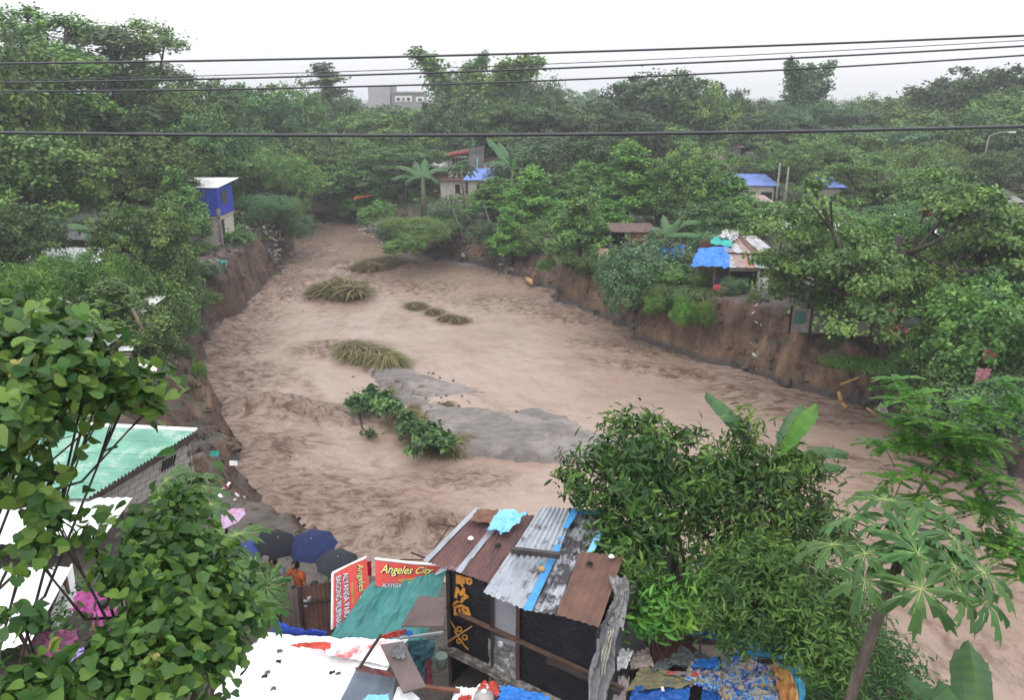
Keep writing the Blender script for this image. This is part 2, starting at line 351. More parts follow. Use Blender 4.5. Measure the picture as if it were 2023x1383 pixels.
for a in [(545, 808, 3.2, .9, 1, .75, -.2), (630, 828, 2.4, .7, 1, .45, -.2), (520, 890, 2.6, 2.0, .85, .0, 0), (480, 760, 2, 3, .8, 0, 0), (560, 980, 3, 2, .75, 0, 0), (700, 1000, 3, 1.5, .7, 0, 0), (820, 1045, 1.6, 1.0, 1, .8, 0), (640, 1060, 3, 1, .6, 0, 0),
          (450, 680, 2.5, 4, .8, 0, 0), (480, 620, 2.5, 4, .75, 0, 0), (668, 572, 4.5, 2.6, 1, .7, .1), (640, 590, 4, 1.6, .8, .2, 0), (728, 530, 4.5, 2.6, 1, .6, .1), (640, 560, 5, 3, .8, .2, 0), (600, 500, 3, 6, .55, 0, 0), (672, 692, 2.4, 1.4, 1, .5, 0), (430, 640, 2, 3, 1, .3, 0), (410, 740, 2, 3, 1, .3, 0), (800, 570, 5, 2.5, .6, 0, 0),
          (1250, 690, 3.5, 1.5, .7, .05, -.5), (1160, 630, 4, 2, .6, 0, -.5), (1490, 790, 2.4, 1.4, 1, .4, -.5), (1330, 735, 5, 1.2, .6, 0, -.4), (1000, 600, 6, 3, .45, 0, -.3), (1640, 830, 3, 1.0, .5, 0, -.3), (1830, 930, 5, 2, .4, 0, 0), (620, 430, 2.5, 14, .4, 0, 0), (900, 950, 3, 1, .4, 0, 0),
          (1800, 1100, 4, 4, .2, 0, 0), (1900, 1300, 4, 3, .2, 0, 0), (1280, 620, 1, 1, .4, 0, 0), (730, 1080, 4, 1.2, .55, 0, 0)]: rap(*a)
churn = np.maximum(churn, .62*np.exp(-dl_/2.2)*(wyf > 24)); churn = np.maximum(churn, .45*np.exp(-dr_/1.4))
churn = np.clip(churn*(1+.9*fbm(wxf*.35, wyf*.35, 3))+.06+.2*np.clip(fbm(s_*.12, t_*.5, 3), 0, 1), 0, 1)
rg = lambda a, b, o=3: 1-2*np.abs(fbm(a, b, o))
hz_ = .03*fbm(wxf*.7, wyf*.9, 4)+.02*fbm(s_*1.0, t_*1.4, 3)+churn**1.1*2.0*(.10*rg(s_*.9+2*fbm(s_*.2, t_*.2, 2), t_*.35)+.075*rg(s_*2.3, t_*1.2)+.05*rg(s_*5+7, t_*3, 2)-.08)
hz_ = hz_+ups*(.5+.6*rg(s_*.7+5, t_*.45+1.7, 2))
hz_ *= np.where(iW, 1, .2)
WV = np.stack([wxf, wyf, hz_], -1); WF = grid_faces(len(wx), len(wy)); WF = WF[keep[WF].all(1)]
used = np.unique(WF); mp_ = np.zeros(len(WV), dtype=int); mp_[used] = np.arange(len(used))
def water_mat():
    m, nt, b = nodes('muddy_flood_water'); L = nt.links; N = nt.nodes.new
    uv = N('ShaderNodeUVMap'); uv.uv_map = 'UVMap'; at = N('ShaderNodeAttribute'); at.attribute_name = 'tint'
    tc = N('ShaderNodeTexCoord')
    def nz(sc, st, det=6, src=None, ro=.6):
        mp = N('ShaderNodeMapping'); mp.inputs['Scale'].default_value = st; L.new(src or uv.outputs[0], mp.inputs[0])
        n = N('ShaderNodeTexNoise'); n.inputs['Scale'].default_value = sc; n.inputs['Detail'].default_value = det; n.inputs['Roughness'].default_value = ro; n.inputs['Distortion'].default_value = .6; L.new(mp.outputs[0], n.inputs[0]); return n.outputs['Fac']
    streak = nz(.8, (.5, 1.3, 1), 9, None, .66); chop = nz(2.3, (.95, .7, 1), 10, None, .76); big = nz(.16, (1, 1, 1), 3, tc.outputs['Object'])
    def mr(s, a, b_, c=0, d=1):
        x = N('ShaderNodeMapRange'); x.inputs[1].default_value = a; x.inputs[2].default_value = b_; x.inputs[3].default_value = c; x.inputs[4].default_value = d; L.new(s, x.inputs[0]); return x.outputs[0]
    def mm(a, b_, op='MULTIPLY'):
        x = N('ShaderNodeMath'); x.operation = op; x.use_clamp = True
        for i, q in enumerate((a, b_)):
            if isinstance(q, (int, float)): x.inputs[i].default_value = q
            else: L.new(q, x.inputs[i])
        return x.outputs[0]
    silt = mm(mm(mr(chop, .46, .60), mr(at.outputs['Fac'], .02, .42)), mm(mr(streak, .54, .72), mr(at.outputs['Fac'], 0, .5, .25, .7)), 'ADD')
    c1 = N('ShaderNodeMix'); c1.data_type = 'RGBA'; L.new(mr(big, .4, .6), c1.inputs[0]); c1.inputs[6].default_value = (.295, .210, .166, 1); c1.inputs[7].default_value = (.335, .247, .202, 1)
    c2 = N('ShaderNodeMix'); c2.data_type = 'RGBA'; L.new(silt, c2.inputs[0]); L.new(c1.outputs[2], c2.inputs[6]); c2.inputs[7].default_value = (.12, .066, .044, 1)
    L.new(c2.outputs[2], b.inputs['Base Color']); b.inputs['Roughness'].default_value = .17; b.inputs['Specular IOR Level'].default_value = .5; b.inputs['IOR'].default_value = 1.33
    bp = N('ShaderNodeBump'); bp.inputs['Strength'].default_value = .8; bp.inputs['Distance'].default_value = .38
    L.new(mm(chop, mr(at.outputs['Fac'], .1, .8, .10, 1)), bp.inputs['Height'])
    bp2 = N('ShaderNodeBump'); bp2.inputs['Strength'].default_value = .3; bp2.inputs['Distance'].default_value = .08; L.new(streak, bp2.inputs['Height']); L.new(bp.outputs[0], bp2.inputs['Normal'])
    L.new(bp2.outputs[0], b.inputs['Normal']); return m
WATER = water_mat()
wo_ = link(bpy.data.objects.new('water', mk_mesh('water', WV[used], mp_[WF], WATER, True, tint=churn[used], uv=np.stack([s_, t_], -1)[used])))
tag(wo_, 'brown muddy flood water rushing down the river', None, None, 'structure')

# ------------------------------------------------------------------ sandbars
MUD = M('grey_mud', (.185, .165, .155), (.115, .102, .096), 1.3, .8, .5, stretch=(1, 1.6, 1), c3=(.225, .20, .187), c3pos=.56, c3scale=.5)
def bar(pix, h, label, edge=.5, m=MUD):
    A = np.array([(*wl(*p), 0, 0) for p in pix]); x0, y0 = A[:, 0].min()-1, A[:, 1].min()-1; x1, y1 = A[:, 0].max()+1, A[:, 1].max()+1
    x, y = np.meshgrid(np.arange(x0, x1, .12), np.arange(y0, y1, .16)); sh = x.shape; xf, yf = x.ravel(), y.ravel()
    d, _, _ = near_poly(xf, yf, A); d = np.where(inside(xf, yf, A), d, -d); d = d+.5*fbm(xf*.8, yf*.8, 4)
    z = np.where(d > 0, h*(1-np.exp(-d/edge))+.05*fbm(xf*.9, yf*.9, 4)+.02, np.maximum(d*.8, -.5))
    Fq = grid_faces(sh[1], sh[0]); kp = d > -.7; Fq = Fq[kp[Fq].all(1)]; us = np.unique(Fq); mp2 = np.zeros(len(xf), dtype=int); mp2[us] = np.arange(len(us))
    return single('sandbar', (np.stack([xf, yf, z], -1)[us], mp2[Fq]), m, label, None, None, True, 'structure')
bar([(830, 822), (900, 812), (1010, 826), (1110, 846), (1195, 872), (1330, 905), (1330, 925), (1190, 925), (1100, 915), (1000, 908), (905, 902), (840, 862)], .42, 'largest smooth grey mud bar in the middle of the river', .14)
bar([(1000, 803), (1060, 808), (1120, 826), (1180, 852), (1100, 838), (1040, 822)], .10, 'thin gravelly mud strip beside the largest mud bar', .5)
bar([(715, 722), (775, 720), (840, 740), (910, 762), (955, 776), (880, 782), (800, 782), (748, 766)], .28, 'grey mud bar with rubble below the middle grass clump', .5)
bar([(752, 768), (800, 776), (870, 800), (930, 818), (880, 826), (820, 812), (775, 792)], .12, 'wet grey mud strip joining the upper bar to the largest bar', .35)
bar([(865, 512), (905, 514), (950, 524), (930, 528), (880, 520)], .12, 'small wet mud patch at the foot of the far slope', .4)
bar([(1085, 580), (1105, 582), (1125, 598), (1100, 600)], .15, 'dark wet mud spit under the right cliff', .3, M('dark_wet_mud', (.09, .085, .09), (.05, .046, .05), 3, .35, .4))
# ------------------------------------------------------------------ foliage builders
def rot_frames(n, rng, nrm, spread=.6):
    """random leaf frames whose face normal scatters round nrm; returns (k,3,3) columns x(across) y(along) z(normal)"""
    z = nrm+rng.normal(0, spread, nrm.shape); z /= np.linalg.norm(z, axis=1)[:, None]+1e-9
    r = rng.normal(0, 1, nrm.shape); x = np.cross(r, z); x /= np.linalg.norm(x, axis=1)[:, None]+1e-9
    y = np.cross(z, x); return x, y, z
T_RHOMB = (np.array([[0, -.5, 0], [.3, .0, .06], [0, .5, -.05], [-.3, 0, .06]]), np.array([[0, 1, 2, 3]]))
T_LANCE = (np.array([[0, -.5, 0], [.13, -.15, .04], [.11, .2, .03], [0, .5, -.08], [-.11, .2, .03], [-.13, -.15, .04]]), np.array([[0, 1, 2, 3], [0, 3, 4, 5]]))
T_HEART = (np.array([[0, -.42, 0], [.16, -.5, .03], [.33, -.44, .06], [.43, -.26, .08], [.40, -.02, .07], [.26, .22, .04], [0, .58, -.12], [-.26, .22, .04], [-.40, -.02, .07], [-.43, -.26, .08], [-.33, -.44, .06], [-.16, -.5, .03], [0, .1, 0]]), np.array([[0, 1, 2, 3], [0, 3, 4, 12], [12, 4, 5, 6], [12, 6, 7, 8], [0, 12, 8, 9], [0, 9, 10, 11]]))
def bake(T, pos, fr, size, tint):
    tv, tf = T; x, y, z = fr; n = len(pos); size = np.broadcast_to(size, (n,))
    V = pos[:, None, :]+(tv[None, :, 0, None]*x[:, None, :]+tv[None, :, 1, None]*y[:, None, :]+tv[None, :, 2, None]*z[:, None, :])*size[:, None, None]
    Fq = tf[None]+np.arange(n)[:, None, None]*len(tv)
    return V.reshape(-1, 3), Fq.reshape(-1, tf.shape[1]), np.repeat(tint, len(tv))
def cat_geo(gs):
    V = []; Fs = []; T = []; n = 0
    for v, f, t in gs: V.append(v); Fs.append(f+n); T.append(t); n += len(v)
    return np.concatenate(V), np.concatenate(Fs), np.concatenate(T)
def fixq(F_):   # triangles written as (a,b,c,c) -> keep as list-friendly quads by splitting
    return F_
def puffs(lobes, per_lobe, n_leaf, rng, pr=.7, flat=.6, upb=.35, size=.26, T=T_RHOMB, spread=.55, tr=.2, shell=(.72, 1.05), low=-.45, outw=.6):
    """lobes: (cx,cy,cz,rx,ry,rz). clumps of leaves over each lobe's shell"""
    P_ = []; N_ = []; S_ = []; Tt = []
    tot = sum((l[3]*l[4]+l[3]*l[5]+l[4]*l[5]) for l in lobes)
    ctr = []
    for l in lobes:
        l = np.array(l, dtype=float); w = (l[3]*l[4]+l[3]*l[5]+l[4]*l[5])/tot; k = max(3, int(per_lobe*len(lobes)*w))
        d = rng.normal(0, 1, (k*3, 3)); d /= np.linalg.norm(d, axis=1)[:, None]; d = d[d[:, 2] > low][:k]
        rr = rng.uniform(shell[0], shell[1], len(d))[:, None]; c = l[:3]+d*l[3:]*rr
        for ci, di in zip(c, d):
            r = pr*rng.uniform(.6, 1.3); q = rng.normal(0, .5, (n_leaf, 3))*np.array([r, r, r*flat]); 
            P_.append(ci+q); nn = di*outw+np.array([0, 0, upb])+q/(r+1e-6)*.35; N_.append(nn)
            S_.append(size*rng.uniform(.65, 1.3, n_leaf)); ct = rng.uniform(.1, .9); Tt.append(np.clip(ct+rng.normal(0, tr, n_leaf), 0, 1))
        ctr.append(c)
    P_ = np.concatenate(P_); N_ = np.concatenate(N_); N_ /= np.linalg.norm(N_, axis=1)[:, None]+1e-9
    fr = rot_frames(len(P_), rng, N_, spread)
    return bake(T, P_, fr, np.concatenate(S_), np.concatenate(Tt)), ctr
def limb_geo(base, top, lobes, r0, rng, ctr=None, twigs=3, wob=.25, nseg=6):
    base = np.array(base, dtype=float); top = np.array(top, dtype=float); gs = []
    pts = [base+(top-base)*t+np.array([math.sin(t*5+1)*wob*t, math.cos(t*4)*wob*t, 0]) for t in np.linspace(0, 1, nseg)]
    gs.append(tube(pts, [r0*(1-.55*t)*(1.25 if t == 0 else 1) for t in np.linspace(0, 1, nseg)], 8))
    for i, l in enumerate(lobes):
        f = rng.uniform(.45, 1.0); s = base+(top-base)*f; e = np.array(l[:3]); mid = (s+e)/2+np.array([*rng.normal(0, .2, 2), -.1*np.linalg.norm(e-s)])
        rl = r0*(1-.55*f)*.6; gs.append(tube([s, mid, e], [rl, rl*.7, rl*.35], 6))
        if ctr is not None and len(ctr[i]):
            for j in rng.choice(len(ctr[i]), min(twigs, len(ctr[i])), replace=False):
                q = ctr[i][j]; gs.append(tube([mid*.4+e*.6, (e+q)/2, q], [rl*.35, rl*.25, rl*.12], 4))
    return join(*gs)
def proto(name, crown, trunk, mleaf, mbark=BARK, extra=None):
    """prototype meshes only; measured width and height kept"""
    V, Fq, t = crown; w = np.percentile(V[:, 0], 98)-np.percentile(V[:, 0], 2); h = np.percentile(V[:, 2], 99.7)
    d = dict(crown=mk_mesh('crown', V, Fq, mleaf, False, t), trunk=mk_mesh('trunk', trunk[0], trunk[1], mbark, True), w=w, h=h)
    PROTO[name] = d
PROTO = {}
def rnd_lobes(n, R, zc, rz, lr, rng, flat=.7, top=0):
    L_ = [(0, 0, zc+rz*.45+top, R*.55, R*.55, rz*.6)]
    for i in range(n):
        a = 2*math.pi*i/n+rng.uniform(-.5, .5); rr = R*rng.uniform(.35, .72); z = zc+rng.uniform(-.8, .75)*rz
        k = lr*rng.uniform(.75, 1.25); L_.append((rr*math.cos(a), rr*math.sin(a), z, k, k, k*flat))
    return L_
def build_protos():
    for s in range(4):      # rounded dense broadleaf
        r = np.random.default_rng(20+s); L_ = rnd_lobes(15, 4.4, 5.0, 3.6, 1.7, r, .9)
        c, ct = puffs(L_, 19, 66, r, pr=.5, size=.27, flat=.8, upb=.3, spread=.7, low=-.7, shell=(.55, 1.15), tr=.14); proto(f'round{s}', c, limb_geo((0, 0, -.6), (0, 0, 6.2), L_, .28, r, ct), LEAF if s % 2 else LEAFD)
    for s in range(3):      # spreading, flat layered feathery
        r = np.random.default_rng(40+s); L_ = []
        for i in range(24):
            a = r.uniform(0, 6.28); rr = 5.4*math.sqrt(r.uniform(0, 1)); z = 6.8+2.0*(1-(rr/5.4)**2)+r.uniform(-4.6, .5); k = r.uniform(1.0, 1.9); L_.append((rr*math.cos(a), rr*math.sin(a), z, k, k, k*.55))
        c, ct = puffs(L_, 15, 78, r, pr=.62, flat=.4, upb=.8, size=.21, spread=.55, low=-.5, outw=.4); proto(f'spread{s}', c, limb_geo((0, 0, -.6), (.3, .2, 6), L_, .33, r, ct, twigs=4, wob=.5), LEAFD if s == 1 else LEAF)
    for s in range(3):      # bright conical young trees with drooping clumps
        r = np.random.default_rng(60+s); L_ = []
        for i in range(15):
            t = i/14; a = i*2.4; R = 2.5*(1-t)**.75+.3; z = 2.2+6.4*t; k = 1.35*(1-t*.55); L_.append((R*.6*math.cos(a), R*.6*math.sin(a), z, k, k, k*.95))
        c, ct = puffs(L_, 18, 60, r, pr=.45, flat=.8, upb=.45, size=.27, T=T_LANCE if 0 else T_RHOMB); proto(f'cone{s}', c, limb_geo((0, 0, -.6), (0, 0, 8), L_, .18, r, ct), LEAFB if s != 1 else LEAF)
    for s in range(2):      # tall old tree, separate leafy heads
        r = np.random.default_rng(80+s); L_ = []
        for i in range(26):
            a = r.uniform(0, 6.28); z = r.uniform(4, 18); R = 4.6*math.sin(math.pi*min(1, (z-1)/19))**.6; rr = R*r.uniform(.3, .95); k = r.uniform(1.1, 2.1); L_.append((rr*math.cos(a), rr*math.sin(a), z, k, k, k*.85))
        c, ct = puffs(L_, 18, 66, r, pr=.7, flat=.8, size=.30, upb=.35, spread=.7); proto(f'tall{s}', c, limb_geo((0, 0, -.6), (.6, 0, 14), L_, .5, r, ct, wob=.7), LEAF if s == 0 else LEAFD)
    for s in range(2):      # bamboo plumes
        r = np.random.default_rng(100+s); gs = []; tg = []
        for i in range(18):
            a = i*2.4+r.uniform(-.3, .3); out = r.uniform(2.2, 3.6) if i < 6 else r.uniform(.3, 2.5); H_ = r.uniform(11, 14) if i < 6 else r.uniform(4.0, 8.0); dx, dy = math.cos(a)*out, math.sin(a)*out; x0, y0 = r.normal(0, .5, 2)
            pts = [np.array([x0+dx*t**2.2, y0+dy*t**2.2, H_*(t-.12*t**4)]) for t in np.linspace(0, 1, 9)]
            tg.append(tube(pts, [.05*(1-.8*t) for t in np.linspace(0, 1, 9)], 4))
            n = 1500; t = r.beta(2.2, 1.15, n); ps = np.array([np.interp(t, np.linspace(0, 1, 9), [p[k] for p in pts]) for k in range(3)]).T
            rad = .72*np.sin(np.pi*np.clip(t*.98, 0, 1))**.6+.2; q = r.normal(0, .55, (n, 3))*rad[:, None]; q[:, 2] -= .3*np.abs(q[:, 0])
            nn = np.tile([0, 0, 1.], (n, 1))+q*.4; nn /= np.linalg.norm(nn, axis=1)[:, None]
            gs.append(bake(T_RHOMB, ps+q, rot_frames(n, r, nn, .8), .34*r.uniform(.7, 1.2, n), np.clip(r.uniform(.3, .8)+r.normal(0, .15, n), 0, 1)))
        proto(f'bamboo{s}', cat_geo(gs), join(*tg), LEAFG if s else LEAFY, M('bamboo_culm', (.13, .16, .06), (.07, .09, .04)))
    for s in range(2):      # soft thicket with drooping sprays
        r = np.random.default_rng(120+s); L_ = rnd_lobes(12, 4.4, 3.6, 1.9, 1.5, r, .7)
        c, ct = puffs(L_, 24, 70, r, pr=.55, flat=1.2, upb=.3, size=.24, T=T_LANCE, spread=.9, low=-.7); proto(f'soft{s}', c, limb_geo((0, 0, -.6), (0, 0, 3.5), L_, .16, r, ct), LEAFY if s == 0 else LEAFG)
    for s in range(2):      # shrub down to the ground
        r = np.random.default_rng(140+s); L_ = rnd_lobes(9, 2.2, 1.4, 1.1, 1.0, r, .9)
        c, ct = puffs(L_, 20, 56, r, pr=.42, flat=.9, size=.17, low=-.9); proto(f'shrub{s}', c, limb_geo((0, 0, -.4), (0, 0, 1.6), L_, .07, r, ct), LEAF if s else LEAFG)
    # pointed tall dark tree
    r = np.random.default_rng(160); L_ = []
    for i in range(14):
        t = i/13; a = i*2.4; R = 2.6*(1-t)**.8+.25; L_.append((R*.5*math.cos(a), R*.5*math.sin(a), 5+9.5*t, 1.3*(1-t*.6), 1.3*(1-t*.6), .55))
    c, ct = puffs(L_, 16, 56, r, pr=.55, flat=.35, upb=.7, size=.3); proto('pointed0', c, limb_geo((0, 0, -.6), (0, 0, 14), L_, .2, r, ct), LEAFD)
build_protos()
USED = {}
def tree_at(kind, x, y, w, h, label, group=None, name='tree', zoff=0, lean=0, rz=None, leaf=None, cat='tree'):
    p = PROTO[kind]; z = gz(x, y)+zoff; z = max(z, 2.4) if kind[:4] in ('shru', 'soft') else z
    if inside(np.array([x]), np.array([y]), POLY)[0]: print('IN RIVER', label, round(x, 1), round(y, 1))
    e = link(bpy.data.objects.new(name, None)); e.location = (x, y, z); e.rotation_euler = (0, lean, ((x*12.9898+y*78.233) % 6.283) if rz is None else rz)
    s = w/p['w']; e.scale = (s, s, h/p['h'])
    tag(e, label, cat, group)
    for k in ('trunk', 'crown'):
        o = link(bpy.data.objects.new(k, p[k])); o.parent = e
        if k == 'crown' and leaf: o.material_slots[0].link = 'OBJECT'; o.material_slots[0].material = leaf
    return e
def T_(kind, px, Y_, top, wpx, label, group=None, name='tree', **k):
    r = ray(px, top); zt = CAMH+r.z*Y_/r.y; x = (px-1011.5)/F*depth(Y_, (zt+3)/2); g = gz(x, Y_); g = max(g, 2.4) if kind[:4] in ('shru', 'soft') else g
    return tree_at(kind, x, Y_, wpx/F*depth(Y_, (zt+3)/2), max(zt-g, 1.0), label, group, name, **k)
# ------------------------------------------------------------------ woods
WOOD = 'trees of the wood behind the river'
# left side
T_('tall0', 85, 74, 14, 270, 'tallest tree at the left with ragged light green leafy heads', name='broadleaf_tree')
T_('tall1', 215, 80, 62, 330, 'huge old tree with dark forked trunk above the left tin roofs', name='broadleaf_tree')
T_('tall0', 290, 88, 48, 210, 'tall tree with tufted top left of the thin pole wires', name='broadleaf_tree', rz=2)
T_('round1', 12, 62, 80, 200, 'dark tree cut by the left edge below the upper cables', name='broadleaf_tree')
T_('round0', 405, 100, 150, 170, 'dark rounded tree right of the tufted tall tree', name='broadleaf_tree')
T_('spread0', 345, 84, 178, 230, 'loose mid green tree in front of the dark rounded tree at left', name='broadleaf_tree')
T_('round2', 495, 112, 168, 170, 'rounded dark tree halfway between the left trees and the pointed tree', name='broadleaf_tree')
T_('round3', 572, 122, 166, 150, 'low rounded tree left of the pointed tree', name='broadleaf_tree')
T_('round1', 55, 56, 262, 230, 'dense dark tree at the left edge behind the grey tin roofs', name='broadleaf_tree')
T_('round3', 300, 66, 262, 200, 'mid green tree leaning over the blue tower house', name='broadleaf_tree')
T_('spread1', 130, 68, 240, 260, 'shady tree under the tallest tree at left', name='broadleaf_tree')
T_('round2', 240, 72, 290, 200, 'dark inner tree around the forked trunk', name='broadleaf_tree')
T_('round0', 395, 75, 232, 170, 'dark green tree rising behind the blue tower house', name='broadleaf_tree')
T_('soft0', 530, 92, 292, 190, 'soft yellow green thicket right of the blue tower house', name='bamboo_thicket')
T_('soft0', 450, 98, 272, 170, 'soft thicket behind the white roof of the blue house', name='bamboo_thicket')
T_('soft1', 520, 76, 385, 120, 'light green bush hanging over the brushwood heap', name='shrub')
T_('soft0', 556, 80, 388, 90, 'bright bush drooping into the river at the left bend', name='shrub')
T_('shrub0', 585, 78, 425, 60, 'small drooping bush at the waterline of the left bend', name='shrub')
T_('round2', 300, 46, 400, 180, 'round olive green tree in front of the blue tower house', name='broadleaf_tree', leaf=LEAF)
T_('shrub0', 320, 47, 490, 120, 'leafy shrub filling the foot of the round olive tree', name='shrub')
T_('shrub1', 285, 42, 510, 140, 'dark shrub left of the round olive tree foot', name='shrub')
T_('shrub1', 345, 45, 575, 70, 'shrub with orange dead leaves at the left cliff edge', name='shrub')
T_('soft1', 130, 38, 505, 200, 'bright leafy tree over white sheets at the left', name='broadleaf_tree', leaf=LEAFB)
T_('cone1', 225, 36.5, 552, 170, 'dark green small leaved tree beside the leaning bamboo pole', name='broadleaf_tree')
T_('shrub1', 265, 36, 610, 130, 'low dark bush at the foot of the leaning bamboo pole', name='shrub')
T_('round0', 20, 47, 400, 170, 'dark tree at the left edge above the tin shack', name='broadleaf_tree')
T_('shrub0', 312, 37, 668, 70, 'small light bush on the left cliff edge', name='shrub')
# middle distance
LEAFB2 = leaf_mat('leaf_fresh_green', (.035, .09, .025), (.075, .17, .04), (.14, .26, .06))
T_('cone1', 355, 62, 330, 95, 'dark leafy tree hiding the left half of the blue tower house', name='broadleaf_tree')
for a in [('shrub0', 392, 54, 560, 70, 'bush overhanging the left cliff below the blue tower house'), ('shrub1', 402, 50.5, 595, 60, 'dark weeds hanging over the left cliff'), ('shrub0', 365, 44, 640, 70, 'light green weeds on the lip of the left cliff'), ('shrub1', 470, 68, 488, 60, 'weeds at the foot of the blue tower house'), ('shrub0', 345, 39, 690, 60, 'small weeds right of the leaning bamboo pole'), ('shrub1', 385, 62, 505, 60, 'bush in front of the blue tower house corner')]:
    T_(*a, name='shrub', cat='bush')
for a in [('pointed0', 650, 140, 126, 125, 'pointed dark tree standing against the sky', 'pointed_tree'),
 ('round0', 610, 135, 200, 150, 'rounded tree below the pointed tree'), ('round3', 690, 150, 185, 80, 'tree directly left of the grey flat roofed building'),
 ('spread2', 690, 118, 222, 190, 'wide light green tree left of the house with the red roof edge'), ('round1', 780, 150, 212, 150, 'tree hiding the foot of the grey flat roofed building'),
 ('round3', 640, 128, 255, 180, 'dark tree closing off the far end of the river'), ('round2', 590, 150, 245, 150, 'shady tree over the far river mouth'),
 ('spread0', 740, 108, 250, 200, 'mid green tree above the rubble slope'), ('round0', 830, 118, 215, 170, 'dark green tree left of the bamboo plumes'),
 ('spread1', 800, 100, 285, 170, 'low tree left of the house with the red roof edge'), ('round1', 700, 104, 305, 150, 'dark bush like tree at the top of the rubble slope'),
 ('bamboo0', 965, 122, 108, 170, 'tall bamboo clump with leaning plumes in the centre', 'bamboo_clump'), ('bamboo1', 900, 126, 108, 100, 'left bamboo plumes of the centre clump', 'bamboo_clump'),
 ('soft1', 1040, 118, 148, 130, 'rounded grey green tree right of the centre bamboo', 'broadleaf_tree'), ('round3', 880, 112, 190, 140, 'tree at the foot of the centre bamboo'),
 ('spread1', 1060, 112, 192, 200, 'dark spreading tree behind the upper banana leaves'), ('spread0', 1130, 210, 176, 100, 'flat topped far tree left of the grey concrete block'),
 ('round0', 1110, 150, 212, 150, 'dark mass of a tree below the flat topped far tree'), ('spread1', 1175, 108, 205, 280, 'broad dark umbrella shaped tree in the centre right'),
 ('round1', 1260, 124, 158, 150, 'tree forming the left shoulder of the great round tree'), ('round0', 1325, 122, 142, 220, 'great round tree right of centre against the sky'),
 ('round3', 1385, 118, 158, 130, 'right shoulder of the great round tree'), ('round2', 1440, 130, 178, 80, 'small very dark round tree right of the great round tree'),
 ('spread2', 1300, 114, 245, 220, 'shady tree under the great round tree'), ('bamboo1', 1580, 125, 122, 125, 'tall bamboo with three separate plumes at the right', 'bamboo_clump'),
 ('soft1', 1590, 118, 200, 150, 'soft green foliage at the foot of the three plumes', 'bamboo_thicket'), ('spread0', 1510, 124, 222, 200, 'flat crowned tree left of the three plumes'),
 ('spread1', 1660, 112, 208, 230, 'flat crowned tree right of the three plumes'), ('round3', 1700, 145, 190, 110, 'distant dark tree between the plumes and the ridge'),
 ('round0', 1870, 130, 165, 190, 'dark ridge tree left of the highest ridge tree'), ('round2', 1945, 122, 135, 240, 'highest flat topped tree on the right ridge'),
 ('round1', 2015, 108, 178, 150, 'tree cut by the right edge on the ridge'), ('round0', 1800, 165, 186, 150, 'low distant tree at the left end of the right ridge'),
 ('spread2', 1750, 96, 250, 200, 'mid green tree above the yellow green ball tree'), ('round3', 1930, 98, 222, 190, 'dark tree behind the street lamp'),
 ('round1', 1840, 110, 215, 160, 'dark tree in the hollow of the right ridge'), ('cone1', 1876, 92, 258, 62, 'small yellow green ball shaped tree at the right', 'broadleaf_tree'),
 ('soft0', 1790, 88, 285, 190, 'pale green thicket below the yellow green ball tree', 'bamboo_thicket'), ('spread0', 1540, 90, 275, 150, 'tree between the two blue roofed houses at the right'),
 ('round1', 1640, 96, 262, 150, 'dark tree behind the small blue roofed block house'), ('round0', 1175, 92, 262, 160, 'dark wall of foliage above the row of bright trees'),
 ('round2', 1400, 124, 222, 170, 'dark tree above the brown roofed house'), ('spread0', 930, 112, 222, 150, 'tree directly behind the house with the red roof edge'),
 ('round3', 1060, 98, 262, 170, 'dark tree behind the upper banana leaves'), ('spread2', 1990, 76, 300, 180, 'tree in front of the street lamp at the right edge')]:
    T_(*a[:6], name=(a[6] if len(a) > 6 else 'broadleaf_tree'), leaf=(None if len(a) > 6 else [None, LEAFY, LEAFG, None, LEAFD, LEAFB2][hash(int(a[1]*7+a[3])) % 6]))
fill = [(x, Y_, t+(22 if 690 < x < 880 else 0)) for Y_, t, x0, x1, st in [(175, 205, 420, 2080, 130), (140, 218, 440, 2060, 125), (104, 262, 480, 600, 110)] for x in range(x0, x1, st)]
for i, (x, Y_, t) in enumerate(fill):
    T_(['round0', 'round1', 'round2', 'round3', 'spread0', 'spread1'][i % 6], x+random.uniform(-30, 30), Y_+random.uniform(-9, 9), t+random.uniform(-12, 10), random.uniform(140, 190),
       'hazy green tree of the far wood merging with its neighbours', WOOD, 'broadleaf_tree')
# right bank row
for a in [('cone0', 985, 82, 352, 130, 'bright small tree at the left end of the bank row'), ('cone2', 1052, 77, 330, 125, 'light green tree second in the bank row'),
 ('cone1', 1148, 62.5, 368, 110, 'slim tree with a bare stem on the bare terrace'), ('cone0', 1160, 84, 318, 110, 'tree behind the slim bare stemmed tree'),
 ('cone2', 1240, 76, 282, 150, 'tallest cone shaped tree of the bank row'), ('round3', 1352, 73, 288, 150, 'round olive topped tree right of the tall cone tree'),
 ('cone0', 1440, 70, 345, 130, 'bright yellow green tree in front of the blue roofed house'), ('round1', 1300, 78, 335, 110, 'dark tree between the cone tree and the olive topped tree'),
 ('round1', 1495, 66, 392, 130, 'dark tree behind the tin patched shack'), ('cone1', 1095, 84, 345, 100, 'dark tree third in the bank row'), ('cone2', 1010, 72, 405, 90, 'low leafy tree leaning over the rubble'),
 ('round0', 1400, 66, 400, 140, 'low dark tree above the tin patched shack'), ('cone0', 1200, 70, 395, 90, 'short tree behind the bare terrace'), ('shrub1', 1060, 71, 430, 90, 'dark bush on the lip of the bare terrace')]:
    T_(*a, name='broadleaf_tree')
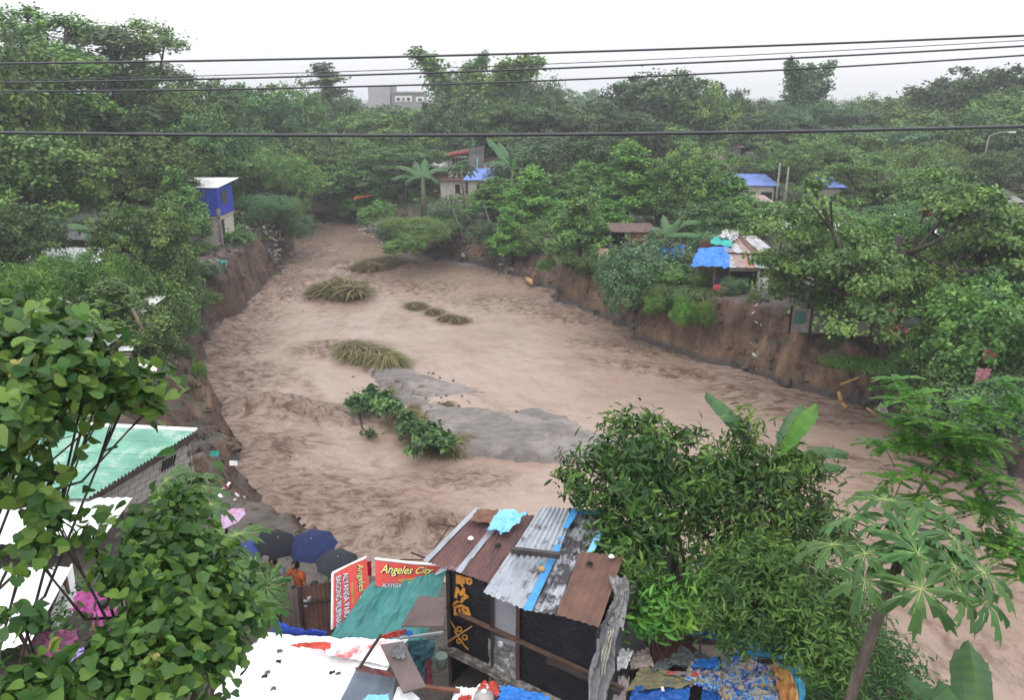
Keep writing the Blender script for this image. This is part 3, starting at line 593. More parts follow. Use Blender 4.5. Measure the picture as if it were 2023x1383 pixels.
for a in [('shrub0', 1290, 54, 476, 160, 'wide feathery bush hanging down the right cliff'), ('shrub0', 1250, 51, 500, 110, 'left end of the feathery cliff bush'), ('shrub1', 1330, 51.5, 520, 90, 'bush below the blue tarp of the shack'),
 ('shrub1', 1385, 50.5, 530, 60, 'vine covered stump left of the shack door'), ('shrub0', 1325, 50, 572, 90, 'grassy bush hanging over the cliff left of the shack'), ('shrub0', 1450, 48.3, 586, 45, 'low weeds before the shack door'),
 ('shrub1', 1165, 60, 500, 40, 'slim clump growing on the cliff face'), ('shrub1', 1080, 62, 515, 30, 'tiny bush clinging to the cliff'), ('shrub0', 1410, 62, 455, 110, 'leafy plant behind the banana plant by the shack')]:
    T_(*a, name='shrub', cat='bush')
for a in [('soft0', 830, 74, 430, 130, 'yellow green brush on the slope below the rubble'), ('shrub0', 780, 76, 440, 70, 'brush at the water edge below the rubble'), ('shrub1', 800, 70, 462, 70, 'dark brush low on the far slope'),
 ('shrub0', 880, 80, 400, 70, 'small bush under the red roofed house'), ('shrub1', 745, 88, 395, 60, 'bush beside the white rubble'), ('shrub1', 690, 104, 372, 70, 'bush at the upper end of the rubble'), ('shrub0', 960, 74, 435, 60, 'pale bush in the rubble gully')]:
    T_(*a, name='shrub', cat='bush')
# big trees at the right
for a in [('spread0', 1768, 40, 352, 420, 'large dark trunked tree spreading over the right bank'), ('spread2', 1710, 46, 425, 200, 'left part crown tree behind the large spreading tree'), ('round1', 1700, 42.6, 490, 160, 'low crown tree before the white roofed dwelling at the right'), ('round3', 1830, 38.5, 520, 170, 'drooping dark crown right of the large dark trunk'),
 ('spread1', 1860, 50, 402, 270, 'flame tree with red blossom behind the large spreading tree'), ('round2', 1985, 41, 400, 230, 'olive green tree cut by the right edge above the blue tarp'),
 ('round1', 1975, 33, 560, 240, 'dark yellow flecked tree at the right edge below the blue tarp'), ('round3', 1880, 34, 620, 170, 'dark tree hiding the laundry at the right'),
 ('spread0', 1740, 72, 298, 200, 'flat crowned tree behind the white roofs at the right'), ('spread2', 1660, 56, 405, 180, 'tree before the long white roof at the right'), ('round0', 1860, 84, 318, 150, 'tree beside the grey roof at the right'),
 ('spread0', 1800, 53, 408, 180, 'tree with pale top before the white roofs')]:
    T_(*a, name='broadleaf_tree')
for a in [('shrub1', 1900, 31, 720, 170, 'dark bush at the foot of the right bank trees'), ('shrub0', 1980, 29, 760, 190, 'dark undergrowth at the right edge'), ('shrub1', 1640, 42.5, 655, 60, 'low weeds under the grey wall'), ('shrub0', 1800, 36, 700, 90, 'bush right of the dark trunk')]:
    T_(*a, name='shrub', cat='bush')
# distant wood: one mass at the horizon
def far_wood():
    r = np.random.default_rng(5); gs = []
    for i in range(620):
        Y_ = r.uniform(185, 900)**1.0; x = r.uniform(-.75, .75)*Y_*1.05; w = r.uniform(4, 8); h = r.uniform(7, 11.5)
        n = 260; d = r.normal(0, 1, (n, 3)); d /= np.linalg.norm(d, axis=1)[:, None]; d[:, 2] = np.abs(d[:, 2])*1.1-.1
        c = np.array([x, Y_, 3.3+h*.45]); ps = c+d*np.array([w, w, h*.52])*r.uniform(.8, 1.05, (n, 1))
        gs.append(bake(T_RHOMB, ps, rot_frames(n, r, d+np.array([0, 0, .4]), .5), 1.5*r.uniform(.6, 1.3, n), np.clip(r.uniform(.1, .8)+r.normal(0, .15, n), 0, 1)))
    V, Fq, t = cat_geo(gs); single('distant_wood', (V, Fq), LEAFD, 'hazy distant woodland on the horizon', None, kind='stuff', tint=t, loc=(0, 400, 3.3))
far_wood()

for kind, px, py, z, w, h, l, lf in [('shrub0', 1255, 560, 2.3, 1.6, 1.6, 'green weeds hanging on the cliff face left of the big cliff bush', LEAFB), ('shrub1', 1115, 530, 2.2, .9, 1.2, 'small dark plant on the far cliff face', None), ('shrub0', 1198, 565, 1.9, .7, .7, 'yellowish plant halfway down the right cliff', LEAFY), ('shrub0', 1486, 640, 2.2, .8, .7, 'small yellow green plant on the bare cliff below the shack', LEAFY), ('shrub1', 1295, 630, 2.0, 1.6, 1.5, 'weeds trailing down the cliff under the feathery bush', LEAFB), ('shrub0', 1385, 640, 2.4, 1.3, 1.4, 'weeds trailing down the cliff under the vine covered stump', LEAFB), ('shrub1', 1345, 650, 1.8, 1.4, 1.6, 'lowest hanging weeds on the right cliff', LEAFB), ('shrub0', 402, 790, 1.2, .6, .8, 'lone yellow green sprout on the left cliff', LEAFY)]:
    c = P(px, py, z); tree_at(kind, c.x, c.y, w, h, l, None, 'shrub', leaf=lf, cat='bush', zoff=-.2)
# ------------------------------------------------------------------ building materials
CONC = M('raw_concrete', (.30, .28, .26), (.19, .175, .165), 2.5, .85, .3)
BLOCKM = M('hollow_block', (.40, .37, .33), (.27, .25, .23), 3, .9, .5)
PALEBLK = M('whitewashed_block', (.60, .56, .50), (.40, .37, .33), 2, .9, .4)
MORTAR = M('mortar', (.16, .15, .14), (.10, .095, .09), 6, .95)
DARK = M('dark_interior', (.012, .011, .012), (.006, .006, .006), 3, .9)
WHITEP = M('white_painted_sheet', (.78, .78, .78), (.66, .66, .66), 2, .5, .1)
TIN = M('weathered_tin', (.46, .47, .49), (.30, .30, .32), 1.4, .45, .2, .35, stretch=(1, 1, 1), c3=(.17, .10, .075), c3pos=.60, c3scale=1.1)
TINW = M('pale_tin', (.62, .64, .67), (.46, .47, .50), 1.4, .42, .2, .2, c3=(.30, .28, .27), c3pos=.62)
TINS = M('silver_tin', (.42, .45, .50), (.28, .30, .34), 2.2, .38, .3, .45, stretch=(1, .4, 1), c3=(.11, .095, .095), c3pos=.60, c3scale=2.2)
TINST = M('tarred_silver_tin', (.45, .47, .52), (.24, .25, .28), 3.5, .42, .3, .4, c3=(.06, .055, .06), c3pos=.50, c3scale=2.6)
RUST = M('maroon_rusted_tin', (.155, .075, .068), (.085, .045, .045), 3, .7, .35, .1, stretch=(1, .4, 1), c3=(.36, .37, .40), c3pos=.66, c3scale=1.6)
RUST2 = M('brown_rusted_tin', (.17, .085, .060), (.09, .05, .042), 2.6, .72, .35, .1, c3=(.23, .20, .19), c3pos=.68)
RUSTO = M('orange_rust_board', (.26, .10, .06), (.13, .06, .04), 2, .85, .2)
GREENR = M('green_painted_tin', (.20, .42, .32), (.13, .31, .24), 1.2, .65, .2, .0, c3=(.34, .48, .41), c3pos=.58)
BLUEW = M('blue_painted_sheet', (.025, .05, .42), (.02, .04, .32), 1.6, .55, .1)
BLUER = M('blue_roof_sheet', (.12, .20, .55), (.08, .14, .42), 1.2, .5, .1)
BLUET = M('bright_blue_tarp', (.03, .23, .68), (.015, .13, .48), 3, .5, .2)
PBLUE = M('periwinkle_tarp', (.22, .32, .74), (.16, .25, .62), 2, .5, .2)
LBLUE = M('light_blue_plastic', (.26, .60, .86), (.16, .46, .75), 4, .4, .2)
CYAN = M('cyan_tarp', (.06, .42, .66), (.03, .28, .50), 4, .5, .4)
BLUETAPE = M('blue_roof_strip', (.05, .30, .62), (.04, .20, .45), 5, .45, .2)
WOODM = M('old_wood', (.16, .115, .085), (.075, .055, .042), 5, .85, .4, stretch=(1, 1, .3))
WOODD = M('dark_wet_wood', (.055, .038, .032), (.025, .018, .016), 5, .7, .4)
BAMB = M('dry_bamboo', (.50, .30, .13), (.34, .19, .08), 4, .6, .2)
REDP = M('red_fascia', (.48, .045, .05), (.35, .03, .035), 3, .5)
GREYT = M('grey_tarp', (.20, .20, .22), (.12, .12, .13), 2.5, .5, .3)
BLACKT = M('black_tarp', (.018, .018, .026), (.010, .010, .014), 3, .42, .5)
FOIL = M('silver_insulation_foil', (.62, .63, .66), (.25, .25, .27), 4, .3, .9, .7, bscale=9)
WHITET = M('white_tarp', (.86, .87, .90), (.78, .79, .82), 2, .6, .3)
TEAL = M('teal_tarp', (.055, .26, .25), (.035, .17, .17), 1.6, .5, .4, stretch=(1, .5, 1))
BROWNB = M('brown_board', (.155, .115, .11), (.10, .075, .072), 2, .7, .2)
REDC = M('red_cloth', (.60, .09, .06), (.40, .05, .035), 5, .8, .3)
ORANGE = M('orange_cloth', (.72, .17, .03), (.5, .10, .02), 5, .8, .3)
# block walls
BLK = {}
def block_wall(t, a, b, z0, z1, m=BLOCKM, bw=.4, bh=.2, openings=(), parent=None, name='wall'):
    a, b = Vector((a[0], a[1], 0)), Vector((b[0], b[1], 0)); L = (b-a).length; d = (b-a).normalized(); n = Vector((d.y, -d.x, 0))
    # backing split round openings
    xs = sorted({0, L, *[o[0] for o in openings], *[o[1] for o in openings]}); gs = []
    for x0, x1 in zip(xs[:-1], xs[1:]):
        zz = [(z0, z1)]
        for o in openings:
            if o[0] <= x0+1e-6 and o[1] >= x1-1e-6: zz = [q for s in zz for q in ((s[0], min(s[1], o[2])), (max(s[0], o[3]), s[1])) if q[1]-q[0] > .02]
        for q in zz: p0 = a+d*x0; p1 = a+d*x1; gs.append(hexa((*p0.xy, q[0]), (*p1.xy, q[0]), (*p1.xy, q[1]), (*p0.xy, q[1]), -n*.14))
    w = t.part(name, join(*gs), MORTAR, parent=parent)
    for o in openings:
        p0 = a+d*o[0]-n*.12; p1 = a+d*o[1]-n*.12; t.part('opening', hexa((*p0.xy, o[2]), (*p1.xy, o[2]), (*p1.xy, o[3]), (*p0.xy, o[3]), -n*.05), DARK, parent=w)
    key = (m.name, bw, bh)
    if key not in BLK: BLK[key] = mk_mesh('block', *box((0, 0, 0), (bw-.02, .03, bh-.018)), m)
    ang = math.atan2(d.y, d.x); z = z0+bh/2; r = 0
    while z < z1-.02:
        x = bw/2-(r % 2)*bw/2
        while x < L:
            if x > bw*.3 and x < L-bw*.2 and not any(o[0]-.05 < x < o[1]+.05 and o[2]-.05 < z < o[3]+.05 for o in openings):
                o = link(bpy.data.objects.new('block', BLK[key])); p = a+d*x+n*(.012+random.uniform(-.004, .006)); o.location = Vector((p.x, p.y, z))-t.loc; o.rotation_euler = (0, 0, ang); o.parent = w
                sx = min(1, (L-x+bw/2)/bw); o.scale = (sx, 1, 1)
            x += bw
        z += bh; r += 1
    return w
def sheets(t, c, n, m, pitch=.13, amp=.02, name='roof_sheet', along='u', parent=None, over=.04, dent=.0, ms=None, nv=5, labels=None):
    """split a quad into n overlapping corrugated sheets"""
    out = []
    for i in range(n):
        u0, u1 = max(0, i/n-over/n), min(1, (i+1)/n+over/n); q = [bil(c, np.array(u0), np.array(0.)), bil(c, np.array(u1), np.array(0.)), bil(c, np.array(u1), np.array(1.)), bil(c, np.array(u0), np.array(1.))]
        out.append(t.part(name, corr(q, pitch, amp, nv, dent, i+3, off=.012*(i % 2)), (ms[i % len(ms)] if ms else m), parent=parent, smooth=True))
    return out

# ---- blue tower house on the left bank
x1, y0, gz0 = -24.45, 66, 3.3
t = Thing('tower_house', 'narrow two storey house, blue painted above and whitewashed block below', 'house', (x1-2, y0+1.6, gz0))
block_wall(t, (x1-4.2, y0), (x1, y0), gz0-1.0, 5.85, PALEBLK, openings=((2.5, 3.35, 4.65, 5.7),))
block_wall(t, (x1, y0), (x1, y0+3.3), gz0-1.0, 5.85, PALEBLK, openings=((.35, 1.0, gz0, 5.6),))
t.part('corner_post', box((x1+.02, y0-.02, 4.6), (.22, .22, 4.2)), CONC)
t.part('floor_beam', join(box((x1-2.1, y0-.06, 5.93), (4.5, .14, .16)), box((x1+.06, y0+1.7, 5.93), (.14, 3.5, .16))), M('yellowed_timber', (.45, .38, .2), (.3, .25, .15), 4))
up_f = t.part('upper_wall', corr([(x1-4.2, y0-.1, 6.0), (x1+.1, y0-.1, 6.0), (x1+.1, y0-.1, 8.35), (x1-4.2, y0-.1, 8.35)], .3, .012, 2), BLUEW)
t.part('upper_wall', corr([(x1+.1, y0-.1, 6.0), (x1+.1, y0+3.5, 6.0), (x1+.1, y0+3.5, 8.6), (x1+.1, y0-.1, 8.4)], .3, .012, 2), BLUEW)
w = t.part('window', box((x1+.13, y0+1.3, 7.5), (.05, 1.0, 1.0)), M('dull_glass', (.07, .09, .09), (.04, .05, .05), 3, .2)); t.part('frame', join(*[box((x1+.17, y0+1.3+dy, 7.5), (.05, .07, 1.06)) for dy in (-.5, 0, .5)]), WOODM, parent=w)
sheets(t, [(x1-4.4, y0-.35, 8.42), (x1+.3, y0-.35, 8.42), (x1+.75, y0+3.8, 8.85), (x1-4.4, y0+3.8, 8.85)], 5, WHITEP, .15, .02)
t.part('back_wall', hexa((x1-4.2, y0+3.3, gz0-.6), (x1, y0+3.3, gz0-.6), (x1, y0+3.3, 8.5), (x1-4.2, y0+3.3, 8.5), (0, .1, 0)), CONC)
t.part('side_wall', hexa((x1-4.2, y0, gz0-.6), (x1-4.2, y0+3.3, gz0-.6), (x1-4.2, y0+3.3, 8.4), (x1-4.2, y0, 8.3), (-.1, 0, 0)), CONC)
# ---- generic low house from picture bearings
def house(label, px0, px1, Y_, ze, zr, dpt, roofm, wallm, nsheet=4, name='house', wins=(), flat=False, blocks=False, z0=None, over=.4, cat='house', pitch=.16, ridge=False, wallname='wall'):
    a = PXZ(px0, Y_, ze); b = PXZ(px1, Y_, ze); xa, xb = a.x, b.x; g = gz((xa+xb)/2, Y_+dpt/2)-.3 if z0 is None else z0
    t = Thing(name, label, cat, ((xa+xb)/2, Y_+dpt/2, g))
    if blocks:
        block_wall(t, (xa, Y_), (xb, Y_), g, ze, wallm, openings=wins); block_wall(t, (xb, Y_), (xb, Y_+dpt), g, ze, wallm)
    else:
        fw = t.part(wallname, hexa((xa, Y_, g), (xb, Y_, g), (xb, Y_, ze), (xa, Y_, ze), (0, .12, 0)), wallm)
        for o in wins:
            w = t.part('window', box((xa+(o[0]+o[1])/2, Y_-.01, (o[2]+o[3])/2), (o[1]-o[0], .06, o[3]-o[2])), DARK, parent=fw)
        t.part(wallname, hexa((xb, Y_, g), (xb, Y_+dpt, g), (xb, Y_+dpt, zr if not ridge else ze), (xb, Y_, ze), (-.12, 0, 0)), wallm)
        t.part(wallname, hexa((xa, Y_+dpt, g), (xa, Y_, g), (xa, Y_, ze), (xa, Y_+dpt, zr if not ridge else ze), (.12, 0, 0)), wallm)
        t.part(wallname, hexa((xb, Y_+dpt, g), (xa, Y_+dpt, g), (xa, Y_+dpt, zr if not ridge else ze), (xb, Y_+dpt, zr if not ridge else ze), (0, -.12, 0)), wallm)
    o = over
    if ridge:
        m_ = Y_+dpt/2
        sheets(t, [(xa-o, Y_-o, ze+.05), (xb+o, Y_-o, ze+.05), (xb+o, m_, zr), (xa-o, m_, zr)], nsheet, roofm, pitch, .02)
        sheets(t, [(xb+o, Y_+dpt+o, ze+.05), (xa-o, Y_+dpt+o, ze+.05), (xa-o, m_, zr), (xb+o, m_, zr)], nsheet, roofm, pitch, .02)
        for xx in (xa, xb): t.part('gable', (np.array([(xx, Y_, ze), (xx, Y_+dpt, ze), (xx, m_, zr-.05), (xx+.1, Y_, ze), (xx+.1, Y_+dpt, ze), (xx+.1, m_, zr-.05)]), [[0, 1, 2], [3, 5, 4], [0, 3, 4, 1], [1, 4, 5, 2], [2, 5, 3, 0]]), wallm)
    else: sheets(t, [(xa-o, Y_-o, ze+.08), (xb+o, Y_-o, ze+.08), (xb+o, Y_+dpt+o, zr+.08), (xa-o, Y_+dpt+o, zr+.08)], nsheet, roofm, pitch, .02)
    return t
# left bank tin roofs
house('long pale tin roofed house glimpsed under the huge old tree', 30, 270, 57, 5.6, 6.8, 9, TINW, M('brown_plank_wall', (.13, .10, .085), None, 4), 7)
house('small grey tin roofed shack with dark walls at the left edge', 0, 150, 46.5, 5.3, 6.0, 4.5, TINW, WOODD, 4, 'shack', wins=((.6, 1.6, 4.0, 5.0),), cat='shack')
house('brown roofed hut far left behind the pale tin roof', -60, 110, 70, 6.4, 7.4, 6, M('rose_brown_roof', (.40, .27, .24), (.30, .2, .18), 2), WOODM, 4, 'hut', cat='hut')
house('low shed with whitish sheets under the bright leafy tree', 20, 250, 37.5, 4.9, 5.2, 3.5, WHITEP, WOODD, 5, 'shed', cat='shed')
house('dark low shed between the leafy near tree and the left bank', -20, 150, 31, 4.9, 5.1, 3, TIN, WOODD, 4, 'shed', cat='shed')
# green roofed house with hollow block gable
A_, B_, C_, D_ = P(-260, 822, 5.5), P(388, 854, 5.2), P(172, 985, 5.0), P(-330, 985, 5.3)
t = Thing('block_house', 'hollow block house under a sea green corrugated roof at the left', 'house', ((A_.x+B_.x)/2, (A_.y+C_.y)/2, 3.3))
for i in range(5):
    v0, v1 = i/5, (i+1.08)/5; q = [bil([D_, C_, B_, A_], np.array(0.), np.array(min(1, v0))), bil([D_, C_, B_, A_], np.array(0.), np.array(min(1, v1))), bil([D_, C_, B_, A_], np.array(1.), np.array(min(1, v1))), bil([D_, C_, B_, A_], np.array(1.), np.array(min(1, v0)))]
    t.part('roof_sheet', corr(q, .17, .042, 9, off=-.012*i), GREENR, smooth=True)
t.part('ridge_cap', beam(A_+Vector((0, 0, .08)), B_+Vector((0, 0, .08)), .22, .05), WHITEP)
w = block_wall(t, (C_.x-.25, C_.y+.1), (B_.x-.25, B_.y), 3.2, 4.98, BLOCKM)
vl = (Vector((B_.x, B_.y, 0))-Vector((C_.x, C_.y, 0))).normalized(); vn = Vector((vl.y, -vl.x, 0)); vc = Vector((B_.x-.22, B_.y, 0))-vl*1.1
for k in range(5): q0 = vc+vl*(k*.12-.3)+vn*.05; t.part('vent_slot', beam((q0.x, q0.y, 4.45), (q0.x+vl.x*.16, q0.y+vl.y*.16, 4.75), .05, .03), DARK, parent=w)
block_wall(t, (B_.x-.25, B_.y), (A_.x, A_.y), 3.2, 5.1, BLOCKM)
tr = beam(C_-Vector((0, 0, .1)), B_-Vector((0, 0, .1)), .08, .14); t.part('rafter', tr, WOODD)
# white roofs under the near tree
def slab_roof(name, label, cs, m, n, h=.0, cat='roof', pitch=.16, z0=3.3, wall=WOODD, amp=.02, over=.04, ms=None):
    c = [P(*q) for q in cs]; ctr = sum(c, Vector())/4; t = Thing(name, label, cat, (ctr.x, ctr.y, z0))
    sheets(t, c, n, m, pitch, amp, over=over, ms=ms)
    for q in c: qq = ctr+(q-ctr)*.9; t.part('post', beam((qq.x, qq.y, z0), (qq.x, qq.y, q.z-.1 if q.z < 9 else q.z), .09), WOODM)
    return t
slab_roof('lean_to', 'bright white roof just below the green corrugated roof', [(-240, 1095, 4.7), (205, 1062, 4.7), (262, 984, 4.9), (-240, 990, 4.9)], WHITEP, 6, cat='roof')
slab_roof('lean_to', 'white roof at the left edge beneath the near tree branches', [(-200, 1340, 4.7), (60, 1270, 4.7), (142, 1120, 4.9), (-200, 1130, 4.9)], WHITEP, 5, cat='roof')
bx = P(120, 1160, 4.6); single('wall_panel', hexa(P(140, 1115, 4.7), P(150, 1190, 4.0), P(105, 1290, 3.6), P(100, 1215, 4.3), (.03, .02, 0)), WHITEP, 'upright white panel under the left white roof', 'panel')
# frame, bamboo, pieces on left bank
t = Thing('roof_frame', 'bare roof frame with one white strip beside the near leaves', 'roof frame', tuple(P(220, 690, 4.4)))
for k in range(5): a = P(170+k*4, 678+k*5, 4.5); b = P(262-k*2, 690+k*5, 4.5); t.part('batten', beam(a, b, .05, .05), CONC)
t.part('strip', corr([P(228, 694, 4.6), P(262, 692, 4.6), P(266, 681, 4.6), P(240, 684, 4.6)], .1, .015), WHITEP)
for k, (px, py) in enumerate([(175, 690), (258, 694), (200, 680)]): a = P(px, py, 4.5); t.part('post', beam((a.x, a.y, 3.2), (a.x, a.y, 4.5), .07), WOODM)
single('tin_sheet', corr([P(268, 730, 4.0), P(309, 733, 3.9), P(312, 722, 4.0), P(275, 718, 4.1)], .12, .02), WHITEP, 'small pale corrugated sheet above the near leaves at the left cliff', 'metal sheet', smooth=True)
c = P(308, 706, 3.6); b = PY(262, 610, c.y-.5); single('bamboo_pole', tube([c, (c+b)/2, b], [.10, .085, .07], 8), M('weathered_pole', (.26, .17, .13), (.16, .10, .08), 5), 'thick bare pole leaning over the left cliff', 'pole', smooth=True)

# ---- right bank
# red edged house
YH = 100
def X(px, Y_=YH, z=5): return PXZ(px, Y_, z).x
t = Thing('block_house', 'two storey block house with a red roof edge across the river', 'house', (X(908), YH+2, 3.4))
xa, xb, xc = X(886), X(928), X(950)
block_wall(t, (xa, YH), (xb, YH), 3.2, 8.6, PALEBLK, openings=((.45, 2.5, 6.9, 8.3),))
t.part('side_wall', hexa((xb, YH, 3.2), (xc+.3, YH+3.5, 3.2), (xc+.3, YH+3.5, 9.3), (xb, YH, 9.2), (-.1, .1, 0)), CONC)
t.part('wall', hexa((xa, YH+3.5, 3.2), (xc, YH+3.5, 3.2), (xc, YH+3.5, 9.2), (xa, YH+3.5, 8.6), (0, .1, 0)), CONC)
t.part('parapet', hexa((xb+.02, YH-.05, 8.7), (xc+.35, YH+3.45, 8.8), (xc+.35, YH+3.45, 9.6), (xb+.02, YH-.05, 9.5), (-.12, 0, 0)), M('dark_concrete', (.2, .19, .18), None, 3))
t.part('window_bars', join(*[box((xa+.5+k*.4, YH-.03, 7.6), (.05, .05, 1.4)) for k in range(6)], box((xa+1.5, YH-.03, 7.7), (2.1, .05, .06))), CONC)
rf = sheets(t, [(xa-.9, YH-.6, 8.55), (xb+.0, YH-.6, 9.2), (xb+.0, YH+4, 9.3), (xa-.9, YH+4, 8.65)], 3, RUST2, .2, .02)
t.part('fascia', beam((xa-.9, YH-.66, 8.55), (xb, YH-.66, 9.2), .06, .22), REDP)
t.part('downpipe', tube([(xc-.5, YH+1.5, 5.5), (xc-.5, YH+1.5, 8.3)], .13, 6), M('mint_pipe', (.35, .62, .55), None, 3))
house('low block annex with a periwinkle blue sheet roof', 922, 985, 97, 5.9, 6.9, 4, PBLUE, PALEBLK, 4, 'annex', wins=((1.2, 2.0, 4.3, 5.5), (2.4, 3.4, 4.4, 5.1)), cat='house')
house('low pale block room below the red edged house', 868, 922, 97.5, 5.8, 6.0, 3, RUST2, PALEBLK, 3, 'annex', wins=((1.9, 2.5, 4.3, 5.4),), cat='house')
house('little white roofed lean-to left of the red edged house', 853, 884, 102, 7.0, 7.6, 2, WHITEP, RUSTO, 2, 'lean_to', cat='shed')
house('red brown roofed hut right of the periwinkle roof behind banana leaves', 950, 1000, 108, 7.4, 7.6, 3, RUSTO, PALEBLK, 2, 'hut', cat='hut')
house('low hut with pinkish roof behind the bank row trees', 1015, 1075, 105, 7.0, 7.4, 4, M('pinkish_roof', (.45, .33, .32), None, 2), CONC, 3, 'hut', cat='hut')
house('far block house with a blue roof left of the olive topped tree', 1262, 1300, 108, 7.2, 7.9, 5, BLUER, CONC, 2, cat='house')
house('pale gabled hut next to the far blue roof', 1298, 1322, 107, 7.2, 7.8, 4, TINW, CONC, 2, 'hut', cat='hut')
house('brown roofed gabled house among the trees right of centre', 1382, 1432, 104, 7.0, 8.6, 6, M('brown_tile_roof', (.20, .12, .10), None, 3), PALEBLK, 4, ridge=True, wins=((1, 1.7, 5, 6.2),))
house('long brown roofed house behind the gabled one', 1400, 1465, 116, 8.6, 9.6, 5, M('red_brown_roof', (.24, .13, .11), None, 3), CONC, 4)
house('wide house with a purple blue corrugated roof', 1418, 1532, 84, 6.6, 7.3, 5, BLUER, PALEBLK, 6, wins=((3.0, 4.0, 4.4, 6.0), (4.6, 5.8, 4.8, 6.0)))
house('pinkish low extension before the purple blue roof', 1440, 1520, 80, 5.4, 5.7, 3, M('pinkish_roof', (.45, .33, .32), None, 2), RUSTO, 3, 'annex', cat='shed', wins=((.5, 1.8, 3.9, 4.9),))
house('small hollow block house with a thin blue roof edge', 1620, 1664, 86, 6.2, 6.9, 4, BLUER, BLOCKM, 2, blocks=True, wins=((.1, .7, 3.3, 5.2),))
house('long white roofed house half hidden by tree tops', 1545, 1665, 60.5, 5.6, 6.5, 6, WHITEP, CONC, 5)
house('second long white roofed house near the right edge', 1835, 1990, 57, 5.9, 6.7, 6, WHITEP, RUSTO, 6)
house('grey roofed house behind the second white roof', 1905, 2012, 72, 6.4, 8.0, 6, M('grey_asbestos_roof', (.33, .32, .34), None, 2), CONC, 4)
house('dark low house far right behind the street lamp', 1890, 1990, 118, 7.8, 8.8, 5, TINW, CONC, 4)
house('white roofed dwelling under the large spreading tree', 1602, 1830, 44.5, 5.1, 5.9, 4.5, TINW, M('dark_green_grey_wall', (.075, .085, .08), (.045, .05, .05), 2), 8, wins=((1.2, 2.2, 3.6, 4.6), (4.4, 5.2, 3.6, 4.6)))
gw = Thing('panel_fence', 'grey panel fence along the bank under the large spreading tree', 'fence', (PXZ(1680, 42, 3.5).x, 42, 3.3))
for i in range(6): a = PXZ(1562+i*40, 42.3-i*.25, 3.4); b = PXZ(1600+i*40, 42.05-i*.25, 3.4); gw.part('panel', hexa((a.x, a.y, 3.0), (b.x, b.y, 3.0), (b.x, b.y, 4.35+.1*(i % 2)), (a.x, a.y, 4.35), (0, .06, 0)), M('grey_green_panel', (.15, .16, .16), (.09, .10, .10), 2) if i % 3 else CONC); gw.part('post', box((a.x-.05, a.y, 3.7), (.1, .1, 1.6)), WOODD)
single('water_tank', lathe(tuple(PXZ(1795, 37.6, 3.3)), [(.62, -.2), (.65, .2), (.65, 1.5), (.5, 1.75), (.15, 1.85)], 16), M('dull_grey_tank', (.11, .12, .13), None, 3), 'dull grey cylindrical tank beside the dark trunk', 'tank', smooth=True)
single('tarp', cloth([PXZ(1850, 42, 4.7), PXZ(1965, 41, 4.6), PXZ(1965, 44, 5.3), PXZ(1855, 45, 5.3)], 26, 16, .05, 3, .25), GREYT, 'sagging grey tarp at the right beside the blue tarp', 'tarp', smooth=True)
single('tarp', cloth([PXZ(1936, 41.5, 4.9), PXZ(2040, 40, 5.2), PXZ(2050, 44, 5.6), PXZ(1945, 45, 5.2)], 26, 16, .07, 3, .1), PBLUE, 'periwinkle blue tarp at the right edge', 'tarp', smooth=True)
for px, Y_, z, m, l in [(1940, 30.5, 4.6, M('pink_laundry', (.45, .20, .22), None, 5), 'faded pink shirt hanging under the right edge tree'), (1970, 30.2, 4.3, M('striped_laundry', (.3, .3, .33), (.08, .08, .1), 20, stretch=(.1, .1, 1)), 'grey striped cloth hanging beside the pink shirt'), (1955, 31, 5.3, M('rose_laundry', (.42, .15, .13), None, 5), 'rose cloth over the line above the pink shirt'), (1580, 42, 3.9, M('teal_bucket', (.08, .25, .25), None, 5), 'teal cloth bundle hanging at the left end of the grey fence'), (1755, 38, 5.3, M('pink_cloth2', (.62, .13, .16), None, 5), 'bright pink cloth caught in the fork of the large spreading tree')]:
    c = PXZ(px, Y_, z); single('laundry', cloth([c+Vector((-.3, 0, -.35)), c+Vector((.3, .05, -.3)), c+Vector((.33, 0, .3)), c+Vector((-.3, 0, .33))], 12, 12, .06, 4, 0, .15, seed=px % 17), m, l, 'cloth', smooth=True)
# flame tree blossom
fm = M('red_blossom', (.50, .05, .035), (.32, .03, .025), 6, .7)
for k, (px, py, Y_, s, l) in enumerate([(1880, 410, 50, .55, 'cluster of red blossom left of the second white roof'), (1755, 650, 38.5, .5, 'red blossom cluster low on the large spreading tree'), (1960, 425, 49, .6, 'red blossom below the second white roof'), (1835, 418, 50, .4, 'small red blossom spray in the tree top')]):
    r = np.random.default_rng(k); c = np.array(PY(px, py, Y_-4.0)); n = 90; ps = c+r.normal(0, s*.5, (n, 3))*[1.3, 1, .6]; nn = np.tile([0, -.3, 1.], (n, 1)); V, Fq, tn = bake(T_RHOMB, ps, rot_frames(n, r, nn, .6), .16, np.full(n, .5)); single('blossom', (V, Fq), fm, l, 'blossom')
# tin patched shack
Ys = 49.6
def xs_(px, z=4, Y_=Ys): return PXZ(px, Y_, z).x
t = Thing('tin_shack', 'patched shack of rusty tin and blue tarp on the right cliff top', 'shack', (xs_(1480), Ys+2, 3.4))
xl, xr = xs_(1408), xs_(1538)
t.part('side_wall', corr([(xr, Ys+.1, 3.2), (xr+.1, Ys+4.2, 3.2), (xr+.1, Ys+4.2, 6.2), (xr, Ys+.1, 5.7)], .2, .02, 2), TINW)
t.part('front_wall', hexa((xs_(1514), Ys, 3.2), (xr, Ys, 3.2), (xr, Ys, 5.6), (xs_(1514), Ys, 5.5), (0, .06, 0)), TINW)
t.part('front_wall', hexa((xs_(1498), Ys-.25, 3.2), (xs_(1518), Ys-.25, 3.2), (xs_(1518), Ys-.25, 5.0), (xs_(1498), Ys-.25, 5.0), (0, .06, 0)), RUST2, label='rusty brown wall panel')
